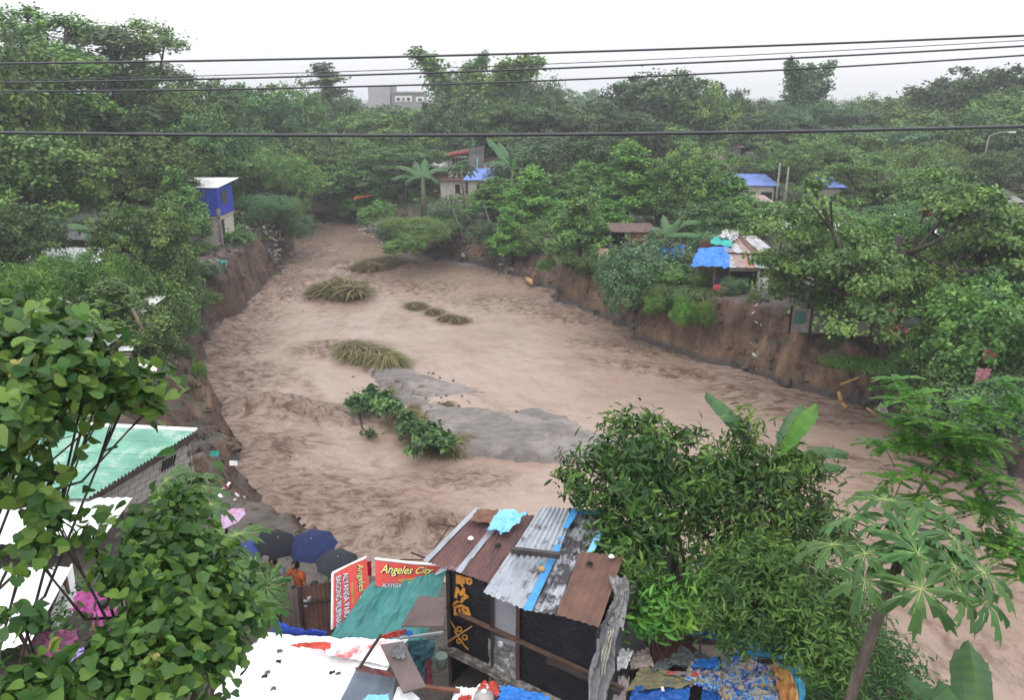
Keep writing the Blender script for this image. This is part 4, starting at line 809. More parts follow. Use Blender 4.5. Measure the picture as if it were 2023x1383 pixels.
dd = t.part('door', box((xs_(1505), Ys-.35, 3.95), (.62, .05, 1.15)), WHITEP); t.part('hinge', box((xs_(1497.5), Ys-.39, 4.1), (.05, .04, .2)), DARK, parent=dd)
t.part('back_wall', hexa((xl, Ys+4.2, 3.2), (xr, Ys+4.2, 3.2), (xr, Ys+4.2, 6.1), (xl, Ys+4.2, 6.1), (0, .06, 0)), RUST2)
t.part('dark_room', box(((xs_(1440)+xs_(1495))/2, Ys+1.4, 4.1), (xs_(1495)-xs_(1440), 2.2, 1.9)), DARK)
t.part('header', box(((xs_(1436)+xs_(1492))/2, Ys-.3, 5.1), (xs_(1492)-xs_(1436), .1, .28)), M('cream_timber', (.42, .36, .27), None, 4))
for px in (1408, 1438, 1494): t.part('post', box((xs_(px), Ys-.2, 4.1), (.11, .11, 2.1)), PALEBLK if px == 1494 else WOODM)
t.part('side_panel', box((xs_(1424), Ys+.3, 4.0), (.95, .06, .8)), M('navy_panel', (.04, .06, .18), None, 3))
t.part('shelf', box((xs_(1422), Ys, 4.0), (1.0, .4, .06)), WOODM)
sheets(t, [(xs_(1432), Ys-.6, 5.25), (xs_(1522), Ys-.6, 5.2), (xs_(1516), Ys+1.7, 5.75), (xs_(1436), Ys+1.7, 5.8)], 5, None, .14, .02, ms=[TIN, M('pink_grey_tin', (.34, .25, .24), (.24, .17, .16), 2), M('red_tin', (.42, .17, .14), (.3, .2, .18), 3), TIN, GREYT], dent=.05)
sheets(t, [(xs_(1440), Ys+1.4, 5.85), (xs_(1546), Ys+1.0, 5.75), (xs_(1528), Ys+4.7, 6.35), (xs_(1445), Ys+4.7, 6.4)], 6, None, .14, .02, ms=[M('pink_grey_tin', (.34, .25, .24)), TIN, M('pink_grey_tin', (.34, .25, .24)), RUST2, TIN, TIN], dent=.06)
single('tarp', cloth([PXZ(1362, 49.2, 5.2), PXZ(1440, 49, 5.2), PXZ(1440, 52, 6.0), PXZ(1380, 52, 5.8)], 30, 24, .14, 4, .0, .1), BLUET, 'bright blue tarp folded over the left end of the patched shack roof', 'tarp', smooth=True)
single('tarp', cloth([PXZ(1400, 52.3, 6.1), PXZ(1448, 51.8, 6.02), PXZ(1440, 53.4, 6.4), PXZ(1412, 53.6, 6.4)], 20, 14, .1, 4, .0, .2, seed=3), M('sea_green_tarp', (.04, .40, .34), (.03, .28, .25), 3), 'sea green scrap of tarp on the patched shack roof', 'tarp', smooth=True)
single('tarp', cloth([PXZ(1290, 54.5, 4.7), PXZ(1350, 54, 4.7), PXZ(1352, 56, 5.2), PXZ(1295, 56, 5.2)], 24, 16, .2, 4, .0, .3, seed=5), BLUET, 'torn blue tarp among the feathery cliff bush', 'tarp', smooth=True)
single('cloth_heap', cloth([PXZ(1420, 53, 6.4), PXZ(1455, 52.7, 6.25), PXZ(1460, 54.6, 6.6), PXZ(1430, 55, 6.6)], 18, 14, .15, 5, .0, .2, seed=8), M('mixed_rags', (.6, .58, .58), (.10, .09, .10), 6, lo=.45, hi=.55), 'heap of pale and dark rags at the top of the patched shack roof', 'rags', smooth=True)
single('drum', lathe(tuple(PXZ(1420, 48.6, 3.4)), [(.38, -.1), (.4, .3), (.4, .72), (.36, .78)], 14), M('red_drum', (.42, .03, .05), None, 4), 'red drum at the left corner of the patched shack', 'drum', smooth=True)
# open shed on the bare terrace
Yt = 63
t = Thing('open_shed', 'dark open shed with rusty end panel on the bare terrace', 'shed', (xs_(1215, 4, Yt), Yt+1.5, 3.5))
a, b = xs_(1166, 4, Yt), xs_(1243, 4, Yt)
t.part('roof', corr([(a-.3, Yt-.4, 5.3), (xs_(1290, 4, Yt)+.3, Yt-.4, 5.25), (xs_(1290, 4, Yt)+.3, Yt+3.5, 5.4), (a-.3, Yt+3.5, 5.45)], .2, .02), M('brown_dark_roof', (.14, .08, .07), None, 2))
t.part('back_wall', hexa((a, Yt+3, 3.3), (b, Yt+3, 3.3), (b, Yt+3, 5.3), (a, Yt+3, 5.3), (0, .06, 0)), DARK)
t.part('end_panel', hexa((b, Yt, 3.3), (xs_(1278, 4, Yt), Yt, 3.3), (xs_(1278, 4, Yt), Yt, 5.2), (b, Yt, 5.2), (0, .06, 0)), RUSTO)
t.part('shelf', box(((a+b)/2, Yt+1.2, 4.4), (b-a-.3, .5, .06)), WOODD)
for xx in (a, (a+b)/2, b): t.part('post', box((xx, Yt, 4.3), (.1, .1, 1.9)), CONC)
for px, z, s, m, l in [(1178, 4.0, .4, REDC, 'red box under the open shed roof'), (1182, 3.75, .35, WHITEP, 'white bucket below the open shed'), (1205, 4.75, .35, CONC, 'grey pot on the open shed shelf'), (1222, 4.7, .3, RUSTO, 'orange brown pot on the open shed shelf')]:
    c = PXZ(px, Yt+(.9 if z > 4.3 else -.3), z); single('pot', lathe((c.x, c.y, z-.25), [(s*.35, 0), (s*.5, .1), (s*.5, s*.8), (s*.4, s)], 10), m, l, 'container', smooth=True)
c = PXZ(1192, 60.3, 3.9); single('board', box((c.x, 60.3, 3.95), (.75, .06, .85), rx=-.35), M('cardboard', (.40, .28, .2), (.32, .22, .16), 3), 'tan board leaning on the terrace edge before the open shed', 'board')
t = Thing('terrace_wall', 'grey concrete slab fence behind the slim bare stemmed tree', 'wall', (xs_(1130, 4, 64), 64, 3.4))
for i in range(5): t.part('slab', box((xs_(1085+i*18, 4, 64), 64, 3.95), (.74, .08, 1.15)), CONC)
# far buildings
Yf = 230
def xf(px, z=14): return PXZ(px, Yf, z).x
t = Thing('concrete_building', 'grey flat roofed building with white window band above the trees', 'building', (xf(780), Yf+6, 3))
def zf(py): return PY(900, py, Yf).z
t.part('block', box(((xf(727)+xf(770))/2, Yf+8, (zf(168)+3)/2), (xf(770)-xf(727), 14, zf(168)-3)), M('pale_grey_render', (.36, .36, .38), (.30, .30, .32), .5))
t.part('stair_tower', box((xf(773), Yf+5, (zf(170)+3)/2), (1.0, 6, zf(170)-3)), CONC)
wg = t.part('wing', box(((xf(776)+xf(838))/2, Yf+4, (zf(181)+3)/2), (xf(838)-xf(776), 8, zf(181)-3)), M('grey_render', (.28, .28, .29), (.22, .22, .23), .5))
for k, (p0, p1, y0_, y1_) in enumerate([(783, 792, 190, 199), (795, 800, 190, 199), (803, 812, 190, 199), (824, 836, 192, 199)]):
    fr = t.part('window_surround', box(((xf(p0)+xf(p1))/2, Yf-.1, (zf(y0_)+zf(y1_))/2), (xf(p1)-xf(p0)+.5, .2, zf(y0_)-zf(y1_)+.4)), WHITEP, parent=wg)
    t.part('window', box(((xf(p0)+xf(p1))/2, Yf-.25, (zf(y0_)+zf(y1_))/2-.1), ((xf(p1)-xf(p0))*.6, .2, (zf(y0_)-zf(y1_))*.6)), DARK, parent=wg)
t.part('parapet', box(((xf(776)+xf(840))/2, Yf-.3, zf(182)), (xf(842)-xf(776), .5, .5)), CONC)
a = PXZ(1173, 300, 17); t = Thing('concrete_block', 'small square concrete block on the skyline right of the flat topped tree', 'building', (a.x, 300, 3)); t.part('wall', box((a.x, 303, 9.8), (4.0, 6, 13.5)), CONC); t.part('roof_slab', box((a.x-.5, 303, 16.8), (5.4, 7, .5)), CONC)
a = PXZ(1204, 420, 18); t = Thing('lattice_mast', 'faint lattice mast on the skyline', 'mast', (a.x, 420, 3))
for sx in (-1, 1): t.part('leg', beam((a.x+sx*1.6, 420, 3), (a.x+sx*.3, 420, 22), .22), CONC)
t.part('bracing', join(*[beam((a.x+(-1)**k*(1.6-k*.16), 420, 4+k*2.2), (a.x-(-1)**k*(1.5-k*.16), 420, 6+k*2.2), .14) for k in range(8)]), CONC)
# street lamps and poles
for px, top, Y_, arm, l in [(1955, 268, 84, 1.9, 'pale street lamp standing free near the right edge'), (1868, 258, 100, 2.2, 'street lamp arm just above the yellow green ball tree')]:
    a = PY(px, top, Y_); g = gz(a.x, Y_); t = Thing('street_lamp', l, 'street lamp', (a.x, Y_, g)); t.part('pole', tube([(a.x-.3, Y_, g), (a.x-.1, Y_, a.z-1), (a.x, Y_, a.z), (a.x+arm*.5, Y_, a.z+.35), (a.x+arm, Y_, a.z+.4)], [.12, .09, .07, .06, .05], 7), CONC, smooth=True)
    t.part('lamp_head', box((a.x+arm+.3, Y_, a.z+.38), (.75, .25, .12)), WHITEP)
for px, top, Y_, l in [(1541, 322, 82, 'slim concrete pole beside the wide purple blue roofed house'), (1558, 330, 78, 'second slim pole right of the concrete pole')]:
    a = PY(px, top, Y_); g = gz(a.x, Y_); single('utility_pole', tube([(a.x, Y_, g), (a.x, Y_, a.z)], [.13, .09], 7), CONC, l, 'pole', smooth=True)
# ------------------------------------------------------------------ foreground plants
LEAF_HEART = leaf_mat('leaf_broad_heart', (.025, .075, .018), (.055, .135, .026), (.17, .30, .05), .3, .45, .12)
LEAF_MANGO = leaf_mat('leaf_glossy_dark', (.022, .068, .018), (.055, .135, .026), (.15, .28, .045), .25, .4, .12)
LEAF_FERN = leaf_mat('leaf_feathery', (.045, .12, .02), (.085, .20, .03), (.20, .36, .05), .35, .5, .12)
LEAF_FINE = leaf_mat('leaf_fine_green', (.03, .085, .018), (.06, .145, .028), (.13, .26, .045), .3, .5, .1)
LEAF_PAP = leaf_mat('leaf_papaya', (.035, .09, .028), (.06, .14, .038), (.11, .22, .055), .25, .5, .1)
LEAF_BAN = leaf_mat('leaf_banana', (.05, .11, .05), (.07, .16, .06), (.13, .26, .05), .35, .4, .1)
OLDLEAF = M('yellowing_leaf', (.30, .26, .05), (.18, .16, .04), 9, .6)
DEADLEAF = M('dead_leaf', (.32, .17, .05), (.18, .09, .03), 8, .8)
def leaf_tree(name, label, base, top, blobs, T, size, mleaf, n_stuff, n_obj, seed, r0=.12, group=None, leafname='leaf', pr=.35, nl=26, upb=.7, spread=.5, droop=0, cat='tree', low=-.6, mbark=BARK, flat=.7):
    """blobs: (px, py, distance, radius_px) -> leaf masses; part of the leaves are single objects"""
    r = np.random.default_rng(seed); L_ = []
    for px, py, d, rp in blobs:
        c = PD(px, py, d); k = rp/F*d; L_.append((c.x, c.y, c.z, k, k, k*.85))
    t = Thing(name, label, cat, base, group)
    area = sum(l[3]**2 for l in L_); per = n_stuff/nl/len(L_)
    (V, Fq, tn), ct = puffs(L_, per, nl, r, pr=pr, flat=flat, size=size, T=T, upb=upb, spread=spread, low=low, shell=(.5, 1.2))
    t.part('foliage', (V, Fq), mleaf, kind='stuff', tint=tn)
    lb = limb_geo(base, top, L_, r0, r, ct, twigs=5, wob=.12); t.part('trunk', lb, mbark, smooth=True)
    # single leaves: shared meshes
    tv, tf = T; ms = []
    for q in range(6):
        me = mk_mesh(leafname, tv*np.array([1, 1, 1+.5*q]), [list(dict.fromkeys(f.tolist())) for f in tf], mleaf if q < 5 else OLDLEAF, False, np.full(len(tv), .15+.18*q)); ms.append(me)
    camv = np.array([0, 0, CAMH])
    allc = np.concatenate(ct); li = np.repeat(np.arange(len(ct)), [len(c) for c in ct])
    ctr = np.array([l[:3] for l in L_])[li]; fac = ((allc-ctr)*(camv-allc)).sum(1); order = np.argsort(-fac+r.normal(0, .4, len(fac)))
    for k in range(n_obj):
        i = order[k % max(1, int(len(order)*.6))]; c = allc[i]; nrm = (c-ctr[i]); nrm = nrm/(np.linalg.norm(nrm)+1e-6)*.55+np.array([0, -.15, upb])+r.normal(0, .32, 3); nrm /= np.linalg.norm(nrm)
        pos = c+r.normal(0, pr*.55, 3)+(c-ctr[i])*.12; z = Vector(nrm); y = Vector(r.normal(0, 1, 3))+Vector(c-ctr[i])*.8-Vector((0, 0, .8+droop)); y = (y-z*y.dot(z)).normalized(); x = y.cross(z)
        o = link(bpy.data.objects.new(leafname, ms[5 if r.uniform() < .03 else int(r.integers(0, 5))])); s = size*r.uniform(.8, 1.25)
        o.matrix_world = Matrix.LocRotScale(Vector(pos)-t.loc, Matrix((x, y, z)).transposed().to_quaternion(), (s, s, s)); o.parent = t.root
    return t
D2 = math.radians
# big leaved trees at the lower left
leaf_tree('broadleaf_tree', 'near tree with large heart shaped leaves filling the left edge', (-6.8, 3.6, 3.4), tuple(PD(-120, 760, 7.2)),
  [(10, 690, 7, 55), (70, 650, 7.2, 38), (130, 715, 6.8, 48), (60, 780, 6.5, 52), (190, 735, 6.6, 36), (255, 768, 6.7, 28), (295, 745, 6.9, 12), (0, 620, 7.5, 28), (55, 870, 6.4, 24), (10, 930, 6.4, 32), (10, 850, 6.2, 38), (300, 800, 6.7, 12), (140, 800, 6.6, 26), (205, 800, 6.7, 16), (110, 930, 6.7, 14), (75, 985, 6.7, 20)],
  T_HEART, .115, LEAF_HEART, 1300, 290, 11, .05, pr=.2, nl=10, upb=.6, low=-.9)
leaf_tree('broadleaf_tree', 'near dense tree of rounded leaves across the lower left corner', (-4.4, 4.6, 3.4), tuple(PD(280, 1150, 7.8)),
  [(345, 1010, 7.8, 34), (290, 1060, 7.6, 34), (350, 1085, 7.6, 48), (415, 1130, 7.5, 38), (300, 1150, 7.2, 54), (385, 1200, 7.1, 55), (445, 1225, 7.1, 34), (330, 1270, 6.9, 58), (235, 1310, 6.7, 44), (140, 1340, 6.5, 34), (40, 1370, 6.4, 34), (430, 1285, 7.0, 24), (300, 1350, 6.6, 54), (60, 1090, 6.7, 22), (30, 1230, 6.5, 22), (110, 1030, 7.0, 20), (385, 1030, 7.8, 16), (480, 1190, 7.3, 10), (390, 1330, 6.8, 22), (180, 1045, 7.2, 14), (240, 1120, 7.2, 24)],
  T_HEART, .10, LEAF_HEART, 3600, 290, 12, .06, pr=.2, nl=11, upb=.55, low=-.9)
# glossy trees at the right of the iron shack
leaf_tree('mango_tree', 'glossy dark leaved tree right of the rust and silver roof', tuple(PY(1325, 1200, 15.2)), tuple(PY(1340, 1000, 15.4)),
  [(1245, 870, 17.5, 60), (1180, 925, 17.3, 45), (1140, 945, 17.2, 30), (1290, 900, 17.5, 75), (1350, 930, 17.3, 75), (1230, 960, 17, 70), (1400, 960, 17.5, 60), (1280, 1000, 17, 75), (1215, 1080, 17, 60), (1255, 1110, 16.6, 55), (1240, 1180, 16.6, 70), (1320, 1190, 16.4, 45), (1190, 1010, 17, 25), (1150, 985, 17.1, 18), (1440, 920, 17.6, 35)],
  T_LANCE, .235, LEAF_MANGO, 7600, 250, 13, .15, pr=.36, nl=30, upb=.35, spread=.65, droop=.6, low=-.8, mbark=BARK)
leaf_tree('mango_tree', 'darker glossy tree growing round the banana plant', tuple(PY(1410, 1210, 15.5)), tuple(PY(1440, 1020, 16)),
  [(1478, 852, 17.6, 34), (1480, 930, 17.8, 60), (1550, 960, 17.6, 60), (1440, 1010, 17.4, 70), (1530, 1030, 17.2, 80), (1600, 1060, 17.2, 65), (1460, 1100, 16.8, 60), (1560, 1120, 16.8, 55), (1420, 1180, 16.5, 45), (1620, 1180, 16.4, 50), (1600, 930, 17.8, 30), (1630, 990, 17.5, 25), (1390, 1060, 17, 40), (1620, 1250, 16.2, 50)],
  T_LANCE, .20, LEAF_MANGO, 7800, 200, 14, .13, pr=.36, nl=30, upb=.4, spread=.7, low=-.8)
leaf_tree('fine_leaved_tree', 'pale feathery tree overhanging the coloured tarpaulin shelter', tuple(PY(1500, 1360, 13.2)), tuple(PY(1510, 1180, 13.4)),
  [(1480, 1120, 15.4, 60), (1540, 1150, 15.2, 60), (1440, 1180, 15, 50), (1500, 1210, 14.8, 70), (1580, 1230, 14.8, 60), (1450, 1230, 14.7, 45), (1620, 1290, 14.5, 50), (1420, 1130, 15.3, 30), (1650, 1330, 14.3, 35)],
  T_LANCE, .15, LEAF_FINE, 8500, 100, 15, .08, pr=.24, nl=34, upb=.6, spread=.5, low=-.8)
for px, py, d, rp, n, lab in [(1300, 1195, 15.9, 30, 500, 'bright green shoot of large leaves low on the glossy tree'), (1395, 1175, 15.6, 40, 700, 'bright green sapling between the two dark trunks')]:
    c = PD(px, py+60, d); leaf_tree('sapling', lab, (c.x, c.y, gz(c.x, c.y)), tuple(PD(px, py, d)), [(px, py, d, rp), (px-20, py+40, d, rp*.8), (px+22, py+30, d, rp*.7)], T_LANCE, .26, LEAFB, n, 0, 30, .03, pr=.28, nl=16, upb=.4, cat='sapling')
# feathery tree at the right, fronds of leaflets
def frond_geo(p, dirv, L, rng, n=22, w=.09, leaf=.05):
    """two rows of leaflets along a drooping rachis"""
    p = np.array(p); dirv = np.array(dirv); dirv /= np.linalg.norm(dirv); side = np.cross(dirv, [0, 0, 1.]); side /= np.linalg.norm(side)+1e-9; up = np.cross(side, dirv)
    t = np.repeat(np.linspace(.12, 1, n), 2); sg = np.tile([-1, 1], n)
    pos = p+dirv*(t*L)[:, None]-np.array([0, 0, 1])*(.35*L*t**2)[:, None]+side*(sg*w*.5*np.sin(np.pi*(.15+.85*t))**.6)[:, None]
    y = side*sg[:, None]+dirv*.35; y /= np.linalg.norm(y, axis=1)[:, None]; z = np.tile(up, (len(t), 1))+rng.normal(0, .25, (len(t), 3)); z -= y*(z*y).sum(1)[:, None]; z /= np.linalg.norm(z, axis=1)[:, None]; x = np.cross(y, z)
    return bake(T_RHOMB, pos, (x, y, z), w*1.15, np.clip(rng.uniform(.2, .8)+rng.normal(0, .1, len(t)), 0, 1))
def frond_tree(label, base, stems, tips, L, seed, nf=7):
    r = np.random.default_rng(seed); t = Thing('feathery_tree', label, 'tree', base); gs = []; lim = []
    b = np.array(base)
    for st in stems: lim.append(tube(st[0], st[1], 6))
    for px, py, d, rp, n in tips:
        c0 = np.array(PD(px, py, d)); 
        for k in range(n):
            c = c0+r.normal(0, 1, 3)*rp/F*d*.62
            lim.append(tube([c0*.6+c*.4-np.array([0, 0, .12]), c], [.008, .004], 3))
            for j in range(nf):
                a = 6.283*j/nf+r.uniform(-.4, .4); gs.append(frond_geo(c, (math.cos(a), math.sin(a), r.uniform(-.1, .5)), L*r.uniform(.7, 1.2), r, n=15, w=.058))
    V, Fq, tn = cat_geo(gs); t.part('foliage', (V, Fq), LEAF_FERN, kind='stuff', tint=tn); t.part('trunk', join(*lim), PALEBARK, smooth=True); return t
q = [PD(2120, 1250, 13.2), PD(2000, 1080, 12.8), PD(1920, 930, 12.4), PD(1860, 830, 12)]
frond_tree('bright feathery leaved tree with thin dark limbs at the right', (10.2, 11.5, 3.0),
  [([(10.2, 11.5, 2.9), q[0], q[1]], [.07, .055, .04]), ([q[1], q[2], q[3]], [.04, .025, .012]), ([q[1], PD(1780, 1040, 12), PD(1820, 960, 12.2), PD(1900, 860, 12.4)], [.035, .028, .02, .01]), ([q[1], PD(1760, 1000, 12), PD(1790, 930, 12)], [.02, .016, .008])],
  [(1805, 795, 12, 50, 7), (1860, 840, 12, 60, 9), (1925, 820, 12.3, 50, 6), (1950, 880, 12.3, 45, 5), (1890, 905, 12, 55, 7), (1830, 890, 12, 45, 6), (2000, 768, 12.3, 20, 2), (1790, 930, 11.8, 45, 3), (1975, 985, 12.2, 50, 4), (2000, 1050, 12.2, 45, 4), (1950, 1060, 12, 40, 2), (1770, 975, 11.8, 30, 2), (1750, 940, 11.8, 20, 1), (2000, 1110, 12, 40, 3), (1740, 885, 11.8, 12, 1), (1915, 960, 12, 30, 2)], .36, 21)
# papaya plants
def papaya_leaf_mesh():
    """seven deeply cut lobes round a pale centre, lobes themselves toothed"""
    V = []; Fs = []; tn = []
    V.append((0, 0, .02)); tn.append(1.0)
    for k in range(8):
        a = math.radians(-168+k*48); L = .52*(1-.22*abs(k-3.5)/3.5); ca, sa = math.cos(a+math.pi/2), math.sin(a+math.pi/2)
        def pt(r, s, z): V.append((ca*r-sa*s, sa*r+ca*s, z)); tn.append(.35+.3*(k % 2)); return len(V)-1
        m1 = pt(L*.42, 0, .05); m2 = pt(L*.75, 0, .0); tip = pt(L, 0, -.10)
        V[m1] = V[m1]; a1 = pt(L*.30, L*.10, .03); a2 = pt(L*.52, L*.17, -.02); a3 = pt(L*.55, L*.09, .0); a4 = pt(L*.82, L*.12, -.08); a5 = pt(L*.82, L*.05, -.04)
        b1 = pt(L*.30, -L*.10, .03); b2 = pt(L*.52, -L*.17, -.02); b3 = pt(L*.55, -L*.09, .0); b4 = pt(L*.82, -L*.12, -.08); b5 = pt(L*.82, -L*.05, -.04)
        Fs += [[0, a1, m1], [0, m1, b1], [a1, a2, a3, m1], [b1, m1, b3, b2], [m1, a3, a4, m2], [m1, m2, b4, b3], [m2, a4, a5, tip], [m2, tip, b5, b4]]
    return np.array(V)*[1, 1, 1], Fs, tn
PLV, PLF, PLT = papaya_leaf_mesh(); PLM = mk_mesh('leaf', PLV, PLF, LEAF_PAP, False, PLT)
VEIN = M('pale_leaf_vein', (.35, .42, .15), (.28, .36, .12), 6, .6)
vg = [tube([(0, 0, .03), (math.cos(math.radians(-78+k*48))*.36, math.sin(math.radians(-78+k*48))*.24, .035)], [.006, .0015], 3) for k in range(8)]
VM = mk_mesh('leaf_vein', *join(*vg), VEIN)
def papaya(label, base, top, leaves, r0=.085, size=1.15, name='papaya_tree', stem=True, mt=None):
    t = Thing(name, label, 'papaya tree', base); b = np.array(base); tp = np.array(top)
    if stem:
        pts = [b+(tp-b)*k+np.array([.05*math.sin(k*6), 0, 0]) for k in np.linspace(0, 1, 9)]
        t.part('trunk', tube(pts, [r0*(1-.35*k) for k in np.linspace(0, 1, 9)], 9), PALEBARK, smooth=True)
    rg_ = random.Random(5)
    for (px, py, d, s) in leaves:
        c = PD(px, py, d); v = c-Vector(top); mid = Vector(top)+v*.5+Vector((0, 0, .12))
        t.part('leaf_stalk', tube([Vector(top), mid, c], [.014, .011, .008], 5), M('leaf_stalk', (.16, .24, .08), (.10, .17, .05), 5, .6), smooth=True)
        z = (Vector((v.x, v.y, 0)).normalized()*rg_.uniform(.3, 1.0)+Vector((0, -.1, 1))+Vector((rg_.gauss(0, .25), rg_.gauss(0, .25), 0))).normalized(); y = v-z*v.dot(z); y = y.normalized(); x = y.cross(z)
        o = link(bpy.data.objects.new('leaf', PLM)); o.parent = t.root; k = s*size*rg_.uniform(.9, 1.1)
        o.matrix_world = Matrix.LocRotScale(c-t.loc, Matrix((x, y, z)).transposed().to_quaternion(), (k, k, k))
        o2 = link(bpy.data.objects.new('leaf_vein', VM)); o2.parent = o
    return t
tp = PD(1778, 1112, 9.6); _b = min((PD(1705, 1330, d) for d in np.arange(9, 14, .05)), key=lambda q: (q.xy-tp.xy-Vector((-.25, .1))).length); PBASE = tp+(_b-tp)*((tp.z-3.3)/(tp.z-_b.z))
pl = [(1745, 992, 9.9, 1), (1682, 1028, 9.8, 1), (1810, 1010, 9.9, 1), (1755, 1040, 9.6, .9), (1645, 1082, 9.6, 1.05), (1712, 1098, 9.3, 1), (1795, 1070, 9.3, .9), (1842, 1078, 9.6, 1), (1880, 1030, 10, 1), (1810, 1096, 9.2, .9), (1885, 1125, 9.4, 1), (1940, 1135, 9.6, 1.05), (1708, 1150, 9.2, 1), (1820, 1165, 9.0, 1.1), (1895, 1178, 9.2, 1), (1945, 1190, 9.5, .9), (1880, 1065, 9.7, .9)]
papaya('papaya tree with bare leaning trunk and wide leaf crown at the right', tuple(PBASE), tp, pl, .085, .92)
papaya('papaya leaves reaching out over the umbrellas', (-5.6, 10.2, 3.6), PD(470, 1150, 11.3), [(470, 1060, 11.5, 1), (500, 1115, 11.2, 1), (530, 1150, 11.1, .8), (525, 1165, 11, .9), (465, 1130, 11, 1), (520, 1200, 10.8, 1), (480, 1190, 10.8, 1), (440, 1090, 11.4, .9)], .06, 1.0)
papaya('young papaya in front of the hollow block gable', (-6.9, 13.2, 3.6), PD(370, 975, 14.2), [(330, 955, 14.4, 1), (370, 950, 14.5, 1.1), (405, 965, 14.3, 1), (415, 1000, 14, 1), (365, 990, 14, 1), (320, 985, 14, .9), (395, 940, 14.6, .9)], .06, 1.05)
# banana plants
def banana_leaf(t, a, mid, b, w, seed=0, tear=.25, m=None):
    """curved blade from stalk end a over mid to tip b"""
    a, mid, b = Vector(a), Vector(mid), Vector(b); n = 26; r = np.random.default_rng(seed); V = []; Fs = []; tn = []
    pts = [a*(1-k)**2+mid*2*k*(1-k)+b*k*k for k in np.linspace(0, 1, n)]
    pc = O
    for i, p in enumerate(pts):
        k = i/(n-1); d = (pts[min(i+1, n-1)]-pts[max(i-1, 0)]).normalized(); s = d.cross(Vector((0, 0, 1))); s = s.normalized() if s.length > .05 else Vector((1, 0, 0)); u = s.cross(d)
        if u.z < 0: u = -u
        ww = w*.5*min(1, (k*6)**.7)*(1-max(0, (k-.62)/.38)**2.2*.9)
        for q, sg in ((-1, 1), (-.5, 1), (0, 0), (.5, 1), (1, 1)):
            j = 1-(tear*r.uniform(0, 1) if abs(q) == 1 else 0); V.append(p+s*ww*q*j+u*(.10*w*(1-abs(q))-.16*w*abs(q)**2)+d*(.05*w*r.normal(0, 1)*(abs(q) == 1))); tn.append(.45+.12*math.sin(i*1.9)+.2*(q == 0))
    for i in range(n-1):
        for q in range(4): Fs.append([i*5+q, i*5+q+1, (i+1)*5+q+1, (i+1)*5+q])
    o = t.part('leaf', (np.array([tuple(v) for v in V]), Fs), m or LEAF_BAN, tint=tn)
    rr = tube([pts[i]+Vector((0, 0, .02)) for i in range(0, n, 3)], [.03*(w/.6)*(1-i/n*.8) for i in range(0, n, 3)], 5); t.part('leaf_rib', rr, VEIN, parent=o)
def banana(label, base, crown, leaves, r0=.12, name='banana_plant', w=.6, m=None):
    t = Thing(name, label, 'banana plant', base)
    t.part('stem', tube([base, (Vector(base)+Vector(crown))/2, crown], [r0, r0*.85, r0*.5], 10), M('banana_stem', (.14, .16, .07), (.09, .08, .045), 5, .6), smooth=True)
    for i, l in enumerate(leaves):
        e = PD(*l[:3]); mm = PD(*l[3:6]); banana_leaf(t, crown, mm, e, l[6] if len(l) > 6 else w, i+int(base[0]*7) % 50, l[7] if len(l) > 7 else .25, l[8] if len(l) > 8 else m)
    return t
LB_BRIGHT = leaf_mat('leaf_banana_bright', (.07, .19, .03), (.10, .26, .04), (.18, .38, .06), .4, .35, .05)
c = PD(1535, 960, 18.3)
banana('banana plant with one bright upright leaf among the glossy trees', (c.x-.1, c.y-.5, gz(c.x, c.y-.5)), c,
  [(1395, 778, 18.2, 1475, 830, 17.4, .58), (1614, 800, 17.6, 1545, 845, 17.2, .66, .1, LB_BRIGHT), (1585, 800, 19.3, 1560, 830, 19, .6), (1675, 900, 18.6, 1600, 860, 18.5, .6), (1660, 925, 17.8, 1610, 905, 17.8, .55), (1390, 905, 18.8, 1450, 915, 18.4, .6), (1455, 905, 18.6, 1480, 930, 18.4, .5)], .12)
c = PD(1925, 1500, 10.5)
banana('banana leaves poking up at the lower right corner', (c.x, c.y, 3.4), PD(1930, 1440, 10.4), [(1912, 1268, 10.6, 1925, 1340, 10.3, .42, .05), (1855, 1350, 10.4, 1880, 1370, 10.3, .4, .1), (1790, 1330, 10.8, 1850, 1380, 10.5, .26, .1)], .1)
c = PY(1315, 468, 56)
banana('banana plant above the blue tarp of the tin patched shack', (c.x, 56, gz(c.x, 56)), c, [(1283, 458, 59, 1300, 440, 58, .9), (1345, 432, 58, 1330, 440, 58, .9, .1), (1387, 440, 58, 1350, 428, 58, .9), (1385, 468, 57, 1350, 455, 57, .9), (1310, 425, 60, 1318, 440, 59, .7)], .2)
c = PY(1012, 335, 92)
banana('tall banana plant with split leaves behind the blue tarp roof', (c.x, 92, gz(c.x, 92)), c, [(962, 272, 95, 985, 290, 94, 1.3), (985, 280, 96, 1000, 300, 95, 1.2), (1043, 290, 94, 1020, 295, 93, 1.0, .1, LB_BRIGHT), (1052, 287, 95, 1030, 300, 94, 1), (960, 325, 93, 985, 310, 93, 1.3), (1050, 345, 92, 1030, 320, 92, 1.1)], .3)
c = PY(835, 350, 90)
banana('clump of blue green banana plants beside the rubble slope', (c.x, 90, gz(c.x, 90)), c, [(780, 330, 92, 805, 325, 92, 1.3), (885, 338, 92, 860, 325, 92, 1.3), (800, 365, 91, 815, 340, 91, 1.2), (870, 365, 91, 850, 340, 91, 1.2), (840, 312, 93, 838, 330, 92, 1.2), (775, 355, 92, 800, 340, 92, 1.2), (820, 318, 93, 828, 335, 92, 1.2)], .35)
c = PY(205, 462, 48)
banana('broad banana leaves beside the grey tin roofs at left', (c.x, 48, gz(c.x, 48)), c, [(135, 445, 51, 165, 445, 50, 1.0), (212, 430, 52, 208, 445, 51, .9), (165, 475, 50, 185, 460, 50, .8), (240, 470, 50, 225, 455, 50, .8)], .2)
c = PY(912, 335, 88)
